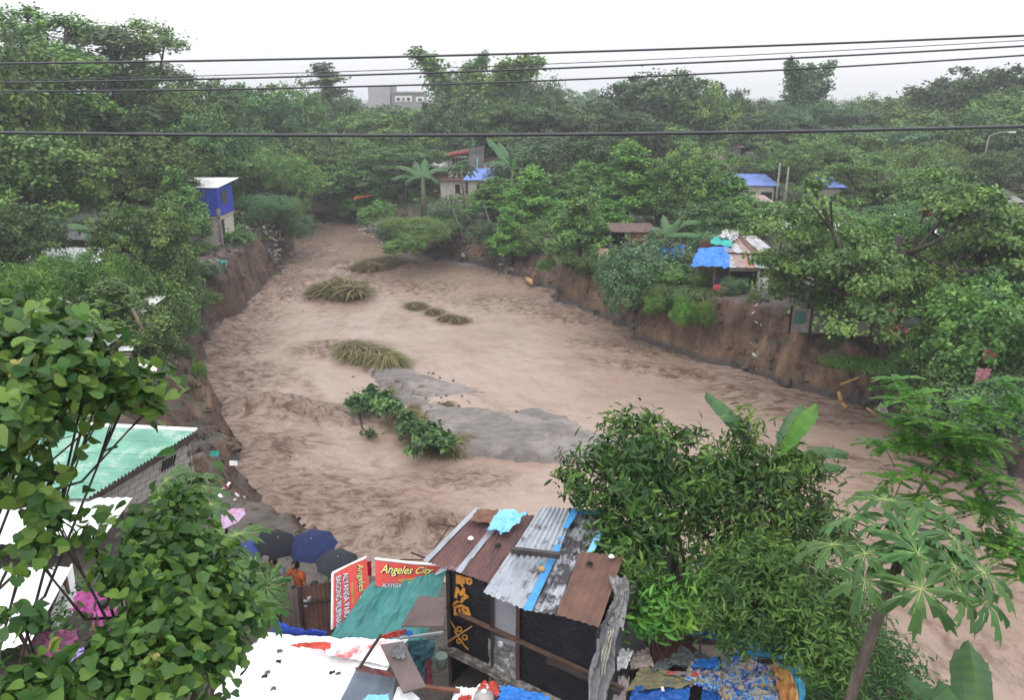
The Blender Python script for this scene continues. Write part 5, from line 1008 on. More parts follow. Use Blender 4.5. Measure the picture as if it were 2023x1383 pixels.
papaya('small pale papaya in front of the block house', (c.x+.2, 88, gz(c.x, 88)), c, [(897, 330, 93.5, 3.0), (925, 332, 93.5, 3.0), (910, 322, 94, 3.0), (903, 340, 93, 2.4), (922, 343, 93, 2.4)], .16, 1)
# ------------------------------------------------------------------ iron roofed shack in the foreground
def Q(px, py, off=0.0):
    """roof plane of the shack: near eave 6.5 m, far edge 7.0 m"""
    z = 6.5+(1230-py)/230*.5+off; return P(px, py, z)
EA, EB = P(889, 1133, 6.45), P(1182, 1243, 6.45); wd = (EB-EA); wd.z = 0; WL = wd.length; wd.normalize(); wn_ = Vector((wd.y, -wd.x, 0))
if wn_.y > 0: wn_ = -wn_
def PWl(px, py, off=0.0):
    r = ray(px, py); p0 = EA+wn_*off; t = (p0-O).dot(wn_)/r.dot(wn_); return O+r*t
t = Thing('iron_shack', 'tall black walled shack with patchwork rust and silver iron roof', 'shack', ((EA.x+EB.x)/2, (EA.y+EB.y)/2+1, 3.4))
def rs(cs, m, pitch=.1, amp=.016, off=0, label=None, name='roof_sheet', dent=.02, seed=0, nv=10):
    c = [Q(px, py, off+o) for px, py, o in cs]; return t.part(name, corr(c, pitch, amp, nv, dent, seed), m, smooth=True, label=label)
# corners: near-left, near-right, far-right, far-left
rs([(841, 1110, 0), (905, 1131, 0), (986, 1010, 0), (943, 1006, 0)], RUST, .085, label='maroon rusted sheet at the left edge', seed=1)
rs([(901, 1130, .03), (966, 1152, .03), (1058, 1019, .03), (982, 1012, .03)], RUST, .085, label='maroon rusted sheet with dents', seed=2)
rs([(835, 1108, .02), (846, 1111, .02), (950, 1004, .02), (940, 1003, .02)], TINS, .09, .01, name='edge_strip')
rs([(899, 1129, .05), (911, 1133, .05), (990, 1032, .05), (980, 1030, .05)], TINS, .09, .01, name='edge_strip')
rs([(954, 1171, .10), (1040, 1207, .10), (1103, 1092, .10), (1013, 1084, .10)], TINS, .105, .02, label='silver sheet at the front', seed=3)
rs([(1010, 1092, .14), (1100, 1100, .12), (1136, 1006, .10), (1069, 1001, .10)], TINS, .105, .02, label='silver sheet at the back', seed=4)
rs([(1036, 1205, .07), (1104, 1218, .07), (1150, 1095, .07), (1098, 1088, .07)], TINST, .12, .018, label='flaking silver sheet with tar stains', seed=5)
rs([(1096, 1092, .05), (1172, 1098, .05), (1203, 1011, .05), (1140, 1007, .05)], TINST, .12, .018, label='tar stained sheet at the far corner', seed=6)
rs([(1098, 1215, .14), (1183, 1240, .14), (1231, 1101, .16), (1147, 1090, .14)], RUST2, .12, .014, label='plain brown rusted sheet at the right', seed=7)
def strip(cs, m, name, wr=.01, nu=10, nv=30, sag=0): return t.part(name, cloth([Q(px, py, o) for px, py, o in cs], nu, nv, wr, 3, sag), m, smooth=True)
strip([(1033, 1205, .16), (1050, 1209, .16), (1110, 1078, .17), (1097, 1076, .17)], BLUETAPE, 'blue_strip'); strip([(1111, 1044, .17), (1122, 1045, .17), (1146, 1007, .16), (1131, 1005, .16)], BLUETAPE, 'blue_strip'); strip([(1100, 1068, .17), (1107, 1070, .17), (1113, 1062, .17), (1104, 1061, .17)], BLUETAPE, 'blue_strip')
strip([(1140, 1016, .12), (1200, 1017, .12), (1203, 1008, .12), (1142, 1007, .12)], BLUETAPE, 'blue_strip')
strip([(1160, 1091, .11), (1172, 1094, .11), (1192, 1052, .11), (1180, 1050, .11)], LBLUE, 'blue_strip')
t.part('rafter', join(*[beam(Q(px, py, -.06), Q(px2, py2, -.06), .05, .09) for px, py, px2, py2 in [(860, 1112, 950, 1015), (950, 1145, 1040, 1015), (1050, 1195, 1120, 1010), (1170, 1230, 1195, 1015)]]), WOODD)
# walls
def wq(cs, off=0): return [PWl(px, py, off) for px, py in cs]
zb = 4.3
def wpanel(px0, px1, z0, z1, m, off, name, wr=.02, label=None, seed=0, nu=16, nv=20):
    a = PWl(px0, 1180, off); b = PWl(px1, 1180, off)
    return t.part(name, cloth([(a.x, a.y, z0), (b.x, b.y, z0), (b.x, b.y, z1), (a.x, a.y, z1)], nu, nv, wr, 3, 0, 0, seed), m, smooth=True, label=label)
wpanel(884, 974, 4.5, 6.62, BLACKT, 0, 'wall_panel', .012, 'black plastic wall painted with orange marks', 1)
wpanel(972, 1024, 5.2, 6.62, M('grey_flat_sheet', (.30, .30, .33), (.25, .25, .28), 2), .02, 'wall_panel', .004, 'plain grey wall sheet', 2)
wpanel(966, 1026, 4.3, 5.35, FOIL, .03, 'wall_panel', .06, 'crumpled silver foil', 3, 30, 30)
wpanel(1020, 1186, 4.4, 6.6, BLACKT, .0, 'wall_panel', .03, 'black tarp wall at the right', 4, 30, 24)
wpanel(1020, 1184, 3.9, 4.5, FOIL, .02, 'wall_panel', .07, 'silver foil skirt', 5, 40, 20)
back = (EB-wn_*3.0); t.part('side_wall', cloth([(EB.x, EB.y, 3.6), (back.x+.2, back.y, 3.6), (back.x+.2, back.y, 6.9), (EB.x, EB.y, 6.55)], 20, 20, .05, 4), GREYT, smooth=True)
bk2 = EA-wn_*2.0; t.part('side_wall', cloth([(bk2.x, bk2.y, 3.6), (EA.x, EA.y, 3.6), (EA.x, EA.y, 6.5), (bk2.x, bk2.y, 6.8)], 16, 16, .03, 4), BLACKT, smooth=True)
t.part('back_wall', cloth([(back.x, back.y, 3.6), (bk2.x, bk2.y, 3.6), (bk2.x, bk2.y, 6.8), (back.x, back.y, 6.9)], 16, 16, .03, 4), BLACKT, smooth=True)
for px in (886, 972, 1023, 1183):
    a = PWl(px, 1200, .06); t.part('post', beam((a.x, a.y, 3.4), (a.x, a.y, 6.5), .07, .07), WOODD if px != 1023 else M('reddish_post', (.13, .06, .05), None, 4))
t.part('rail', beam(PWl(905, 1212, .07), PWl(1232, 1362, .10), .07, .06), M('brown_rail', (.15, .085, .06), (.08, .05, .04), 5))
t.part('rail', beam(PWl(978, 1253, .09), PWl(1020, 1266, .09), .04, .04), WOODD)
t.part('sill', beam(PWl(872, 1278, .12), PWl(1125, 1402, .12), .16, .10), M('mouldy_plank', (.30, .27, .25), (.10, .085, .075), 7, lo=.45, hi=.6))
t.part('fallen_plank', beam(PWl(1080, 1305, .2), PWl(1225, 1370, .3), .09, .06), WOODD)
t.part('bent_wire', tube([PWl(878, 1203, .12), PWl(915, 1192, .14), PWl(955, 1178, .12)], .012, 4), DARK)
sb = [PWl(885, 1270, .18), PWl(930, 1240, .14)]; 
single('sticks', join(beam(sb[0], sb[1], .016), beam(sb[0]+Vector((0, 0, .04)), sb[1]+Vector((.03, 0, .03)), .013)), BAMB, 'two thin light sticks across the orange painted marks', 'sticks')
# orange painted marks
OR_ = M('orange_paint', (.68, .30, .045), (.45, .20, .04), 6, .7); def_off = .045
def zz(x, y): return 860+x/7.683, 1120+y/7.683
def stroke(pts, w=5.2, closed=False):
    ps = [PWl(*zz(*p), def_off) for p in pts]; 
    if closed: ps.append(ps[0])
    wm = w/F*15.8; gs = []
    for a, b in zip(ps[:-1], ps[1:]):
        d = (b-a).normalized(); s = d.cross(wn_).normalized()*wm/2; e = d*wm*.35
        gs.append((np.array([a-s-e, b-s+e, b+s+e, a+s-e, a-s*.6-e*1.6, a+s*.6-e*1.6]), [[0, 1, 2, 3], [0, 3, 5, 4]]))
    return gs
def circ(cx, cy, r, w=5): return stroke([(cx+r*math.cos(a), cy+r*math.sin(a)) for a in np.linspace(0, 6.28, 11)[:-1]], w, True)
def mark(gs, i): V, Fs = join(*gs); V = V+np.array(wn_)*(.002*i); V += np.random.default_rng(i).normal(0, .0006, V.shape); t.part('painted_mark', (V, Fs), OR_)
mark(stroke([(335, 150), (335, 240), (425, 235), (425, 165)], 7)+stroke([(375, 150), (385, 250), (410, 290)], 6)+circ(512, 222, 36, 5.5)+stroke([(430, 170), (480, 180)], 5), 1)
mark(stroke([(312, 455), (338, 335), (392, 420), (432, 345), (436, 420), (485, 455), (420, 490), (395, 545)], 7), 2)
mark(stroke([(290, 555), (345, 528)], 5)+stroke([(290, 600), (400, 590), (490, 640), (515, 715), (450, 705), (420, 650)], 7.5)+stroke([(300, 630), (300, 720), (375, 722), (370, 650)], 6), 3)
mark(stroke([(220, 800), (275, 890), (330, 985)], 4)+circ(368, 948, 34, 3.5)+circ(452, 1072, 36, 3.5)+circ(360, 1130, 30, 3.5)+stroke([(300, 985), (400, 1130), (440, 1190), (495, 1250)], 5), 4)
# on the roof
single('plastic_sheet', cloth([Q(962, 1048, .14), Q(1000, 1056, .14), Q(1042, 1016, .18), Q(986, 1008, .16)], 34, 30, .06, 3, 0, .10, seed=4), LBLUE, 'crumpled light blue plastic sheet on the shack roof', 'plastic sheet', smooth=True)
single('cloth', cloth([Q(928, 1030, .10), Q(966, 1036, .10), Q(990, 1010, .12), Q(944, 1007, .10)], 20, 16, .03, 4, 0, .08, seed=2), M('brown_rug', (.20, .09, .055), (.12, .06, .04), 8), 'brown cloth laid along the top left of the shack roof', 'cloth', smooth=True)
single('beam', beam(Q(1010, 1087, .26), Q(1106, 1098, .28), .10, .10), M('black_wet_beam', (.07, .06, .06), (.03, .027, .027), 5), 'dark timber beam lying across the silver sheets', 'beam')
single('stone', lathe(tuple(Q(1070, 1128, .16)), [(.03, 0), (.07, .03), (.06, .07), (.02, .09)], 7), BAMB, 'tan stone weighing down the blue roof strip', 'stone')
single('stone', lathe(tuple(Q(1066, 1116, .16)), [(.02, 0), (.05, .03), (.04, .05), (.01, .06)], 7), M('teal_stone', (.12, .35, .36), None, 4), 'small teal scrap above the tan stone on the roof', 'scrap')
for px, py, l in [(1165, 1116, 'dark hole stone on the brown rusted sheet'), (930, 1066, 'pale pebble on the maroon sheet'), (984, 1080, 'dark pebble on the second maroon sheet'), (1208, 1102, 'coiled white scrap at the corner of the brown sheet')]:
    d_ = 'dark' in l; single('debris', lathe(tuple(Q(px, py, .17 if px > 1100 else .05)), [(.03, 0), (.07, .02), (.05, .05), (.01, .06)], 6), DARK if d_ else WHITEP, l, 'debris')
# right side hanging tarps
def drape(pts, m, label, w, seed, name='hanging_tarp', thick=.05):
    """sheet hanging in folds along a px path of (px,py,distance)"""
    r = np.random.default_rng(seed); n = 34; c = [Vector(PD(*p)) for p in pts]; V = []; k = len(c)
    for i in range(n):
        f = i/(n-1)*(k-1); j = min(int(f), k-2); p = c[j].lerp(c[j+1], f-j)
        for q in range(13):
            s = q/12-.5; ww = w*(1+.15*math.sin(i*.3+seed)); V.append(p+Vector((s*ww, .05*math.sin(q*1.3+i*.05+seed+.8*math.sin(i*.3))+.015*r.normal(), .01*r.normal())))
    return single(name, (np.array([tuple(v) for v in V]), grid_faces(13, n)), m, label, 'tarp', smooth=True)
drape([(1222, 1140, 15.4), (1228, 1180, 15.4), (1216, 1220, 15.3), (1218, 1243, 15.2)], M('dull_silver_tarp', (.36, .35, .36), (.14, .135, .14), 5, .4, .8, .3), 'crumpled silver grey tarp bundled at the right roof corner', .3, 1)
drape([(1200, 1235, 15.1), (1196, 1290, 15), (1186, 1340, 15), (1178, 1400, 15)], GREYT, 'long grey tarp hanging down the right side of the black shack', .38, 2)
drape([(1208, 1245, 14.9), (1196, 1290, 14.8), (1190, 1335, 14.8)], M('cream_cloth', (.45, .43, .36), None, 4), 'narrow cream cloth strip hanging at the right shack corner', .12, 3)

# ------------------------------------------------------------------ banners, tarps and boards left of the shack
RB = M('banner_red', (.62, .075, .055), (.55, .06, .05), 2, .5)
def text_geo(s, cf, u0, v0, u1, v1, shear=0, off=.012, bold=.02, ext=0):
    cu = bpy.data.curves.new('t', 'FONT'); cu.body = s; cu.size = 1; cu.shear = shear; cu.offset = bold; cu.resolution_u = 3
    ob = bpy.data.objects.new('t', cu); COL.objects.link(ob); dg = bpy.context.evaluated_depsgraph_get(); me = bpy.data.meshes.new_from_object(ob.evaluated_get(dg)); bpy.data.objects.remove(ob)
    V = np.array([v.co[:] for v in me.vertices]); Fs = [list(p.vertices) for p in me.polygons]; V[:, 0] = (V[:, 0]-V[:, 0].min())/np.ptp(V[:, 0]); V[:, 1] = (V[:, 1]-V[:, 1].min())/np.ptp(V[:, 1])
    return cf(u0+(u1-u0)*V[:, 0], v0+(v1-v0)*V[:, 1], off), Fs
def surf(c, sag=0, curve=0):
    N = pnorm(c); 
    if N[2] < 0 and N[1] > 0: N = -N
    if np.dot(N, np.array([0, -1, .6])) < 0: N = -N
    def f(u, v, off=0):
        p = bil(c, u, v); p = p+N*(off+curve*np.sin(np.pi*np.asarray(u)))[..., None]; p[..., 2] -= sag*4*u*(1-u)*(1-v); return p
    return f
def banner(label, c, texts, sag, curve=0, rot=False):
    f = surf(c, sag, curve); u, v = np.meshgrid(np.linspace(0, 1, 22), np.linspace(0, 1, 10))
    t = Thing('banner', label, 'banner', tuple(c[0])); t.part('sheet', (f(u, v, 0*u).reshape(-1, 3), grid_faces(22, 10)), RB, smooth=True)
    ff = f if not rot else (lambda u, v, off: f(v, 1-u, off))
    for s, u0, v0, u1, v1, m, sh, bold, off in texts: 
        g = text_geo(s, ff, u0, v0, u1, v1, sh, off, bold); t.part('lettering', g, m)
    return t, f
YEL = M('yellow_lettering', (.80, .74, .22), (.75, .65, .18), 2, .6); NAV = M('navy_lettering', (.03, .035, .12), None, 2, .6); WHL = M('white_lettering', (.78, .78, .84), (.7, .7, .76), 2, .6); OLV = M('ochre_lettering', (.50, .42, .08), None, 2, .6)
# right banner: corners u along bottom-left -> bottom-right, v up
c = [P(742, 1158, 5.75), P(862, 1140, 6.0), P(880, 1119, 6.3), P(741, 1106, 6.2)]
c = [Vector(q) for q in c]
t, f = banner('sagging red banner with yellow script between the two shelters', c, [
  ('Angeles City', .10, .40, .88, .86, NAV, .35, .05, .016), ('Angeles City', .09, .43, .87, .87, YEL, .35, .012, .03), ('supports', .36, .20, .66, .36, OLV, .3, .02, .02), ('ALYANSA PARA', .12, .0, .62, .17, NAV, 0, .06, .014), ('ALYANSA PARA', .12, .0, .62, .16, WHL, 0, .0, .026)], .12)
t.part('hem', tube([c[3]+Vector((0, 0, .02)), (c[3]+c[2])/2+Vector((0, 0, -.0)), c[2]+Vector((0, 0, .02))], .03, 6), WHITEP)
t.part('white_corner', cloth([P(850, 1141, 6.03), P(888, 1123, 6.3), P(888, 1118, 6.35), P(872, 1120, 6.33)], 8, 8, .02, 3), WHITET, smooth=True)
c = [Vector(q) for q in (P(656, 1244, 5.0), P(733, 1196, 5.35), P(724, 1101, 6.25), P(657, 1133, 6.0))]
t, f = banner('red banner hung sideways with its lettering running down', c, [
  ('Angeles City', .06, .66, .98, .88, NAV, .3, .05, .016), ('Angeles City', .06, .68, .98, .89, YEL, .3, .0, .03), ('supports', .35, .50, .75, .60, OLV, .3, .02, .02),
  ('ALYANSA PARA', .10, .30, .98, .47, NAV, 0, .07, .014), ('ALYANSA PARA', .10, .31, .98, .46, WHL, 0, .0, .026), ('BAGONG PILIPINAS', .10, .09, 1.0, .26, NAV, 0, .07, .014), ('BAGONG PILIPINAS', .10, .10, 1.0, .25, WHL, 0, .0, .026)], 0, .03, rot=True)
t.part('hem', tube([c[3], c[2]], .03, 6), WHITEP); t.part('edge_pole', tube([c[3], c[0]], .03, 6), WHITEP)
single('cloth', cloth([P(722, 1140, 5.7), P(734, 1140, 5.7), P(733, 1106, 6.1), P(722, 1110, 6.1)], 10, 14, .05, 4, 0, .1), M('crimson_cloth', (.62, .02, .05), None, 4), 'crimson cloth stuffed between the two banners', 'cloth', smooth=True)
single('cloth', cloth([P(724, 1168, 5.5), P(736, 1162, 5.5), P(734, 1138, 5.75), P(725, 1138, 5.75)], 10, 12, .03, 4), M('cream_cloth', (.45, .43, .36), None, 4), 'cream rag below the crimson cloth', 'cloth', smooth=True)
c = [P(648, 1268, 4.9), P(842, 1266, 5.25), P(887, 1122, 6.25), P(736, 1150, 5.75)]
single('tarp', cloth(c, 90, 70, .07, 2.4, .22, .0, seed=6, aniso=(1.8, .4)), TEAL, 'large teal tarp sagging below the two red banners', 'tarp', smooth=True)
single('board', hexa(P(792, 1240, 5.75), P(876, 1240, 5.75), P(882, 1184, 6.15), P(828, 1180, 6.15), (0, 0, .03)), BROWNB, 'grey brown board lying on the teal tarp against the black shack', 'board')
single('metal_edge', beam(P(790, 1262, 5.55), P(876, 1250, 5.65), .04), TINS, 'thin silver bar under the grey brown board', 'bar')
single('cloth', cloth([P(742, 1262, 5.35), P(800, 1252, 5.5), P(806, 1240, 5.7), P(775, 1245, 5.6)], 20, 12, .07, 4, 0, .2), REDC, 'orange red cloth lying at the lower edge of the teal tarp', 'cloth', smooth=True)
single('bag', cloth([P(800, 1256, 5.65), P(815, 1254, 5.65), P(815, 1245, 5.75), P(801, 1245, 5.75)], 10, 10, .06, 3, 0, .2), BLUET, 'small bright blue bag beside the orange red cloth', 'bag', smooth=True)
# rusty fence
t = Thing('iron_fence', 'rusty corrugated iron fence below the umbrellas', 'fence', tuple(P(600, 1200, 3.8)))
a, b, c_ = P(548, 1178, 5.1), P(592, 1160, 5.35), P(655, 1150, 5.5)
for p, q, m in ((a, b, M('grey_brown_tin', (.15, .12, .11), (.09, .07, .065), 3)), (b, c_, RUST2)): t.part('sheet', corr([(p.x, p.y, 3.6), (q.x, q.y, 3.6), (q.x, q.y, q.z), (p.x, p.y, p.z)], .09, .014, 4, .01), m, smooth=True)
for p in (a, b, c_): t.part('post', beam((p.x, p.y-.05, 3.5), (p.x, p.y-.05, p.z+.05), .06), WOODD)
t.part('rail', beam(b+Vector((0, -.06, -.4)), c_+Vector((0, -.06, -.4)), .05), WOODD)
for k, (px, py, z) in enumerate([(604, 1190, 5.0), (611, 1184, 5.05)]): single('hanging_cloth', cloth([P(px-4, py+8, z-.15), P(px+4, py+8, z-.15), P(px+4, py-6, z+.08), P(px-4, py-6, z+.08)], 8, 8, .03, 3, 0, .2, seed=k), WHITET, ['left white rag pinned to the rusty fence', 'right white rag pinned to the rusty fence'][k], 'rag', smooth=True)
single('tarp', cloth([P(540, 1246, 5.0), P(655, 1262, 4.9), P(645, 1246, 5.2), P(545, 1230, 5.2)], 40, 12, .07, 3, 0, .1, seed=2), M('deep_blue_tarp', (.02, .07, .42), (.01, .04, .28), 3), 'crumpled deep blue tarp between the rusty fence and the white tarp', 'tarp', smooth=True)
# white tarp roof
c = [P(395, 1405, 5.0), P(690, 1440, 5.2), P(806, 1266, 5.3), P(522, 1252, 4.95)]
single('tarp', cloth(c, 130, 90, .05, 3.5, .08, .02, seed=9), WHITET, 'broad white tarp roof at the bottom edge', 'tarp', smooth=True)
for k, (px, py, z) in enumerate([(552, 1288, 5.1), (550, 1308, 5.1), (528, 1330, 5.1), (522, 1338, 5.1), (540, 1362, 5.1), (656, 1330, 5.25), (668, 1332, 5.25)]):
    single('dead_leaf', cloth([P(px-6, py+4, z+.02), P(px+6, py+3, z+.03), P(px+7, py-4, z+.04), P(px-4, py-3, z+.03)], 5, 5, .02, 2, 0, .4, seed=k), DARK if k % 2 else WOODM, ['dark wet leaf highest on the white tarp', 'brown curled leaf second from the top of the white tarp', 'dark scrap low left on the white tarp', 'brown leaf touching the dark scrap', 'lowest leaf on the white tarp', 'left scrap beside the slate metal sheet', 'right scrap beside the slate metal sheet'][k], 'debris', smooth=True)
PRT = M('faded_print_cloth', (.76, .73, .76), (.50, .08, .07), 3.5, .7, .3, lo=.38, hi=.52)
single('cloth', cloth([P(640, 1296, 5.22), P(765, 1318, 5.3), P(800, 1268, 5.42), P(655, 1272, 5.2)], 30, 20, .04, 3, 0, .08, seed=3), PRT, 'faded red and white printed sheet along the top of the white tarp', 'cloth', smooth=True)
single('cloth', cloth([P(570, 1276, 5.15), P(650, 1290, 5.2), P(655, 1270, 5.25), P(610, 1272, 5.2)], 24, 8, .05, 3, 0, .1, seed=5), REDC, 'long red rag twisted on the white tarp', 'rag', smooth=True)
t = Thing('sign_scrap', 'scrap with two dark printed patches at the lower corner of the white tarp', 'scrap', tuple(P(430, 1370, 5.1)))
t.part('sheet', hexa(P(412, 1384, 5.12), P(440, 1392, 5.12), P(460, 1372, 5.14), P(432, 1364, 5.14), (0, 0, .01)), WHITET)
for k in range(2): t.part('print', hexa(P(417+k*16, 1381+k*3, 5.15), P(428+k*16, 1384+k*3, 5.15), P(442+k*14, 1371+k*3, 5.17), P(432+k*14, 1368+k*3, 5.17), (0, 0, .006)), DARK)
single('metal_sheet', corr([P(655, 1420, 5.5), P(770, 1420, 5.5), P(782, 1336, 5.6), P(703, 1323, 5.6)], .5, .02, 6, .03, 2), M('slate_metal', (.13, .165, .21), (.09, .115, .15), 2, .45, .2, .2), 'slate blue metal sheet on the lower right of the white tarp', 'metal sheet', smooth=True)
single('cloth', cloth([P(700, 1326, 5.68), P(778, 1342, 5.68), P(776, 1330, 5.74), P(712, 1315, 5.74)], 24, 6, .05, 3, 0, .2, seed=7), M('dark_red_rag', (.22, .06, .06), (.05, .04, .04), 5), 'dark red rag along the top of the slate metal sheet', 'rag', smooth=True)
single('board', hexa(P(797, 1372, 5.75), P(842, 1360, 5.75), P(797, 1270, 6.0), P(752, 1277, 6.0), (0, 0, .03)), BROWNB, 'tilted grey brown board beside the dark gap', 'board')
single('cloth', cloth([P(776, 1300, 5.98), P(800, 1304, 5.98), P(798, 1272, 6.08), P(778, 1274, 6.08)], 14, 14, .05, 4, 0, .25, seed=11), M('grey_green_rag', (.20, .21, .22), (.08, .08, .09), 5), 'grey crumpled rag on the tilted board', 'rag', smooth=True)
single('pole', beam(P(710, 1320, 5.75), P(753, 1254, 6.1), .04), WOODD, 'thin dark pole propped across the printed sheet', 'pole')
single('cloth', cloth([P(770, 1400, 5.5), P(830, 1384, 5.5), P(800, 1355, 5.6), P(785, 1360, 5.6)], 14, 14, .03, 3), WHITET, 'white cloth under the tilted board', 'cloth', smooth=True)
single('tarp', cloth([P(700, 1400, 5.65), P(770, 1400, 5.65), P(768, 1374, 5.7), P(728, 1376, 5.7)], 14, 10, .04, 3, 0, .1), LBLUE, 'pale blue plastic at the bottom edge on the slate sheet', 'plastic', smooth=True)
# dark gap contents
single('tarp', cloth([P(800, 1340, 4.5), P(850, 1345, 4.5), P(862, 1262, 5.3), P(808, 1264, 5.3)], 20, 24, .08, 3, 0, .0, seed=12), M('dark_teal_plastic', (.03, .12, .15), (.015, .06, .08), 3, .4), 'dark teal plastic hanging in the gap left of the black shack', 'tarp', smooth=True)
single('cloth', cloth([P(838, 1352, 4.6), P(856, 1352, 4.6), P(850, 1300, 5.0), P(842, 1300, 5.0)], 10, 16, .05, 3), M('dark_crimson', (.12, .015, .025), None, 4), 'dark crimson cloth hanging in the gap', 'cloth', smooth=True)
t = Thing('bucket', 'grey green bucket hanging in the gap below the black shack', 'bucket', tuple(P(872, 1306, 5.0))); cc = P(872, 1300, 5.1)
t.part('body', lathe(tuple(cc), [(.10, -.22), (.135, .05), (.14, .06), (.12, .05)], 14), M('grey_green_plastic', (.17, .23, .20), None, 3), smooth=True); t.part('handle', tube([cc+Vector((.13*math.cos(a), -.02, .06+.12*math.sin(a))) for a in np.linspace(0, math.pi, 8)], .006, 4), DARK)
single('plank', beam(P(832, 1358, 5.3), P(908, 1366, 5.3), .07, .05), RUSTO, 'rusty orange plank at the bottom beside the white bags', 'plank')
for k, (cs, m, l) in enumerate([([(890, 1400), (955, 1400), (965, 1358), (900, 1362)], WHITET, 'heap of white plastic bags at the bottom edge'), ([(940, 1376), (990, 1380), (982, 1354), (955, 1352)], REDC, 'red cloth behind the round jug'), ([(900, 1400), (930, 1400), (932, 1380), (908, 1380)], REDC, 'red printed flap among the white bags'), ([(985, 1400), (1100, 1410), (1075, 1374), (988, 1362)], BLUET, 'blue tarp strip along the bottom below the black shack')]):
    single('cloth', cloth([P(*q, 5.2+.03*k) for q in cs], 26, 18, .09, 3.5, 0, .18, seed=20+k), m, l, 'cloth', smooth=True)
t = Thing('water_jug', 'round translucent jug with white cap at the bottom edge', 'jug', tuple(P(955, 1392, 5.0))); cc = P(956, 1374, 5.35)
t.part('body', lathe(tuple(cc), [(.05, -.28), (.16, -.24), (.19, -.1), (.17, .0), (.08, .05), (.04, .07)], 16), M('milky_plastic', (.42, .38, .37), (.36, .33, .32), 2, .25), smooth=True); t.part('cap', lathe(tuple(cc+Vector((0, 0, .06))), [(.05, 0), (.05, .03), (.02, .035)], 12), WHITEP)
# rods behind the roof edge
single('rod_frame', join(beam(P(845, 1103, 6.2), P(891, 1036, 6.5), .02), beam(P(870, 1036, 6.5), P(905, 1042, 6.5), .02), beam(P(812, 1092, 6.1), P(848, 1106, 6.2), .03), beam(P(790, 1106, 6.1), P(850, 1107, 6.2), .02)), WOODD, 'thin crossed rods sticking out left of the shack roof', 'rods')

# ------------------------------------------------------------------ tarpaulin shelter at the lower right
def cl(name, label, cat, cs, m, z, wr=.05, sc=3.5, rag=.05, seed=0, nu=26, nv=20, sag=0):
    c = [P(q[0], q[1], z+(q[2] if len(q) > 2 else 0)) for q in cs]; return single(name, cloth(c, nu, nv, wr, sc, sag, rag, seed), m, label, cat, smooth=True)
t = Thing('shelter_frame', 'timber frame carrying the coloured tarps at the lower right', 'frame', tuple(P(1400, 1330, 3.4)))
for px, py in [(1255, 1300), (1560, 1330), (1400, 1262), (1290, 1400), (1540, 1400)]: q = P(px, py, 4.9); t.part('post', beam((q.x, q.y, 3.3), (q.x, q.y, 4.9), .08), WOODD)
t.part('crossbar', beam(P(1250, 1300, 4.9), P(1570, 1335, 4.9), .08), WOODD); t.part('crossbar', beam(P(1280, 1400, 4.9), P(1560, 1400, 4.9), .08), WOODD)
under = [P(1245, 1292, 4.95), P(1582, 1318, 4.95), P(1590, 1440, 4.95), P(1240, 1440, 4.95)]; t.part('deck', hexa(*under, (0, 0, -.04)), WOODD)
single('metal_sheet', corr([P(1290, 1308, 5.15), P(1375, 1290, 5.15), P(1400, 1262, 5.25), P(1320, 1248, 5.25)], .12, .012, 6, .06, 3), M('red_brown_tin', (.22, .085, .06), (.13, .055, .045), 3, .75), 'red brown tin sheet at the back of the tarpaulin shelter', 'metal sheet', smooth=True)
single('metal_sheet', corr([P(1300, 1320, 5.2), P(1318, 1310, 5.2), P(1306, 1262, 5.25), P(1272, 1268, 5.2)], .3, .02, 6, .06, 4), RUST2, 'narrow folded brown sheet at the left of the red brown tin', 'metal sheet', smooth=True)
cl('tarp', 'bright blue sheet edge behind the red brown tin', 'tarp', [(1398, 1268), (1458, 1272), (1456, 1256), (1325, 1246)], BLUET, 5.3, .03, seed=1)
single('beam', beam(P(1342, 1267, 5.45), P(1456, 1273, 5.4), .06), WOODD, 'long dark beam across the back of the tarpaulin shelter', 'beam')
single('board', hexa(P(1398, 1304, 5.32), P(1458, 1290, 5.32), P(1446, 1276, 5.36), P(1362, 1270, 5.36), (0, 0, .03)), M('pinkish_board', (.48, .37, .34), (.38, .29, .27), 3), 'pale pinkish board under the dark beam', 'board')
cl('tarp', 'creased cyan tarp reaching under the feathery tree', 'tarp', [(1452, 1296), (1568, 1310), (1548, 1276), (1450, 1268)], CYAN, 5.28, .07, seed=2, nu=40)
cl('tarp', 'cyan tarp folded down the right side of the shelter', 'tarp', [(1540, 1410), (1592, 1420), (1588, 1314), (1510, 1310)], CYAN, 5.2, .03, seed=3)
single('beam', beam(P(1496, 1307, 5.42), P(1580, 1310, 5.42), .06), WOODD, 'short dark beam between the two cyan tarps', 'beam')
def multi():
    m, nt, b = nodes('blue_yellow_print'); L = nt.links; N = nt.nodes.new; tc = N('ShaderNodeTexCoord'); n = N('ShaderNodeTexNoise'); n.inputs['Scale'].default_value = 3.2; n.inputs['Detail'].default_value = 3; n.inputs['Distortion'].default_value = 2.5
    L.new(tc.outputs['Object'], n.inputs[0]); c = N('ShaderNodeValToRGB'); c.color_ramp.interpolation = 'CONSTANT'; e = c.color_ramp.elements; e[0].position = 0; e[0].color = (.03, .06, .35, 1); e[1].position = .40; e[1].color = (.06, .28, .60, 1)
    for p, q in ((.46, (.36, .37, .42)), (.50, (.60, .42, .08)), (.535, (.42, .40, .36)), (.57, (.05, .10, .48)), (.62, (.50, .32, .07))): k = e.new(p); k.color = (*q, 1)
    L.new(n.outputs['Fac'], c.inputs[0]); L.new(c.outputs[0], b.inputs['Base Color']); b.inputs['Roughness'].default_value = .6; return m
MULTI = multi()
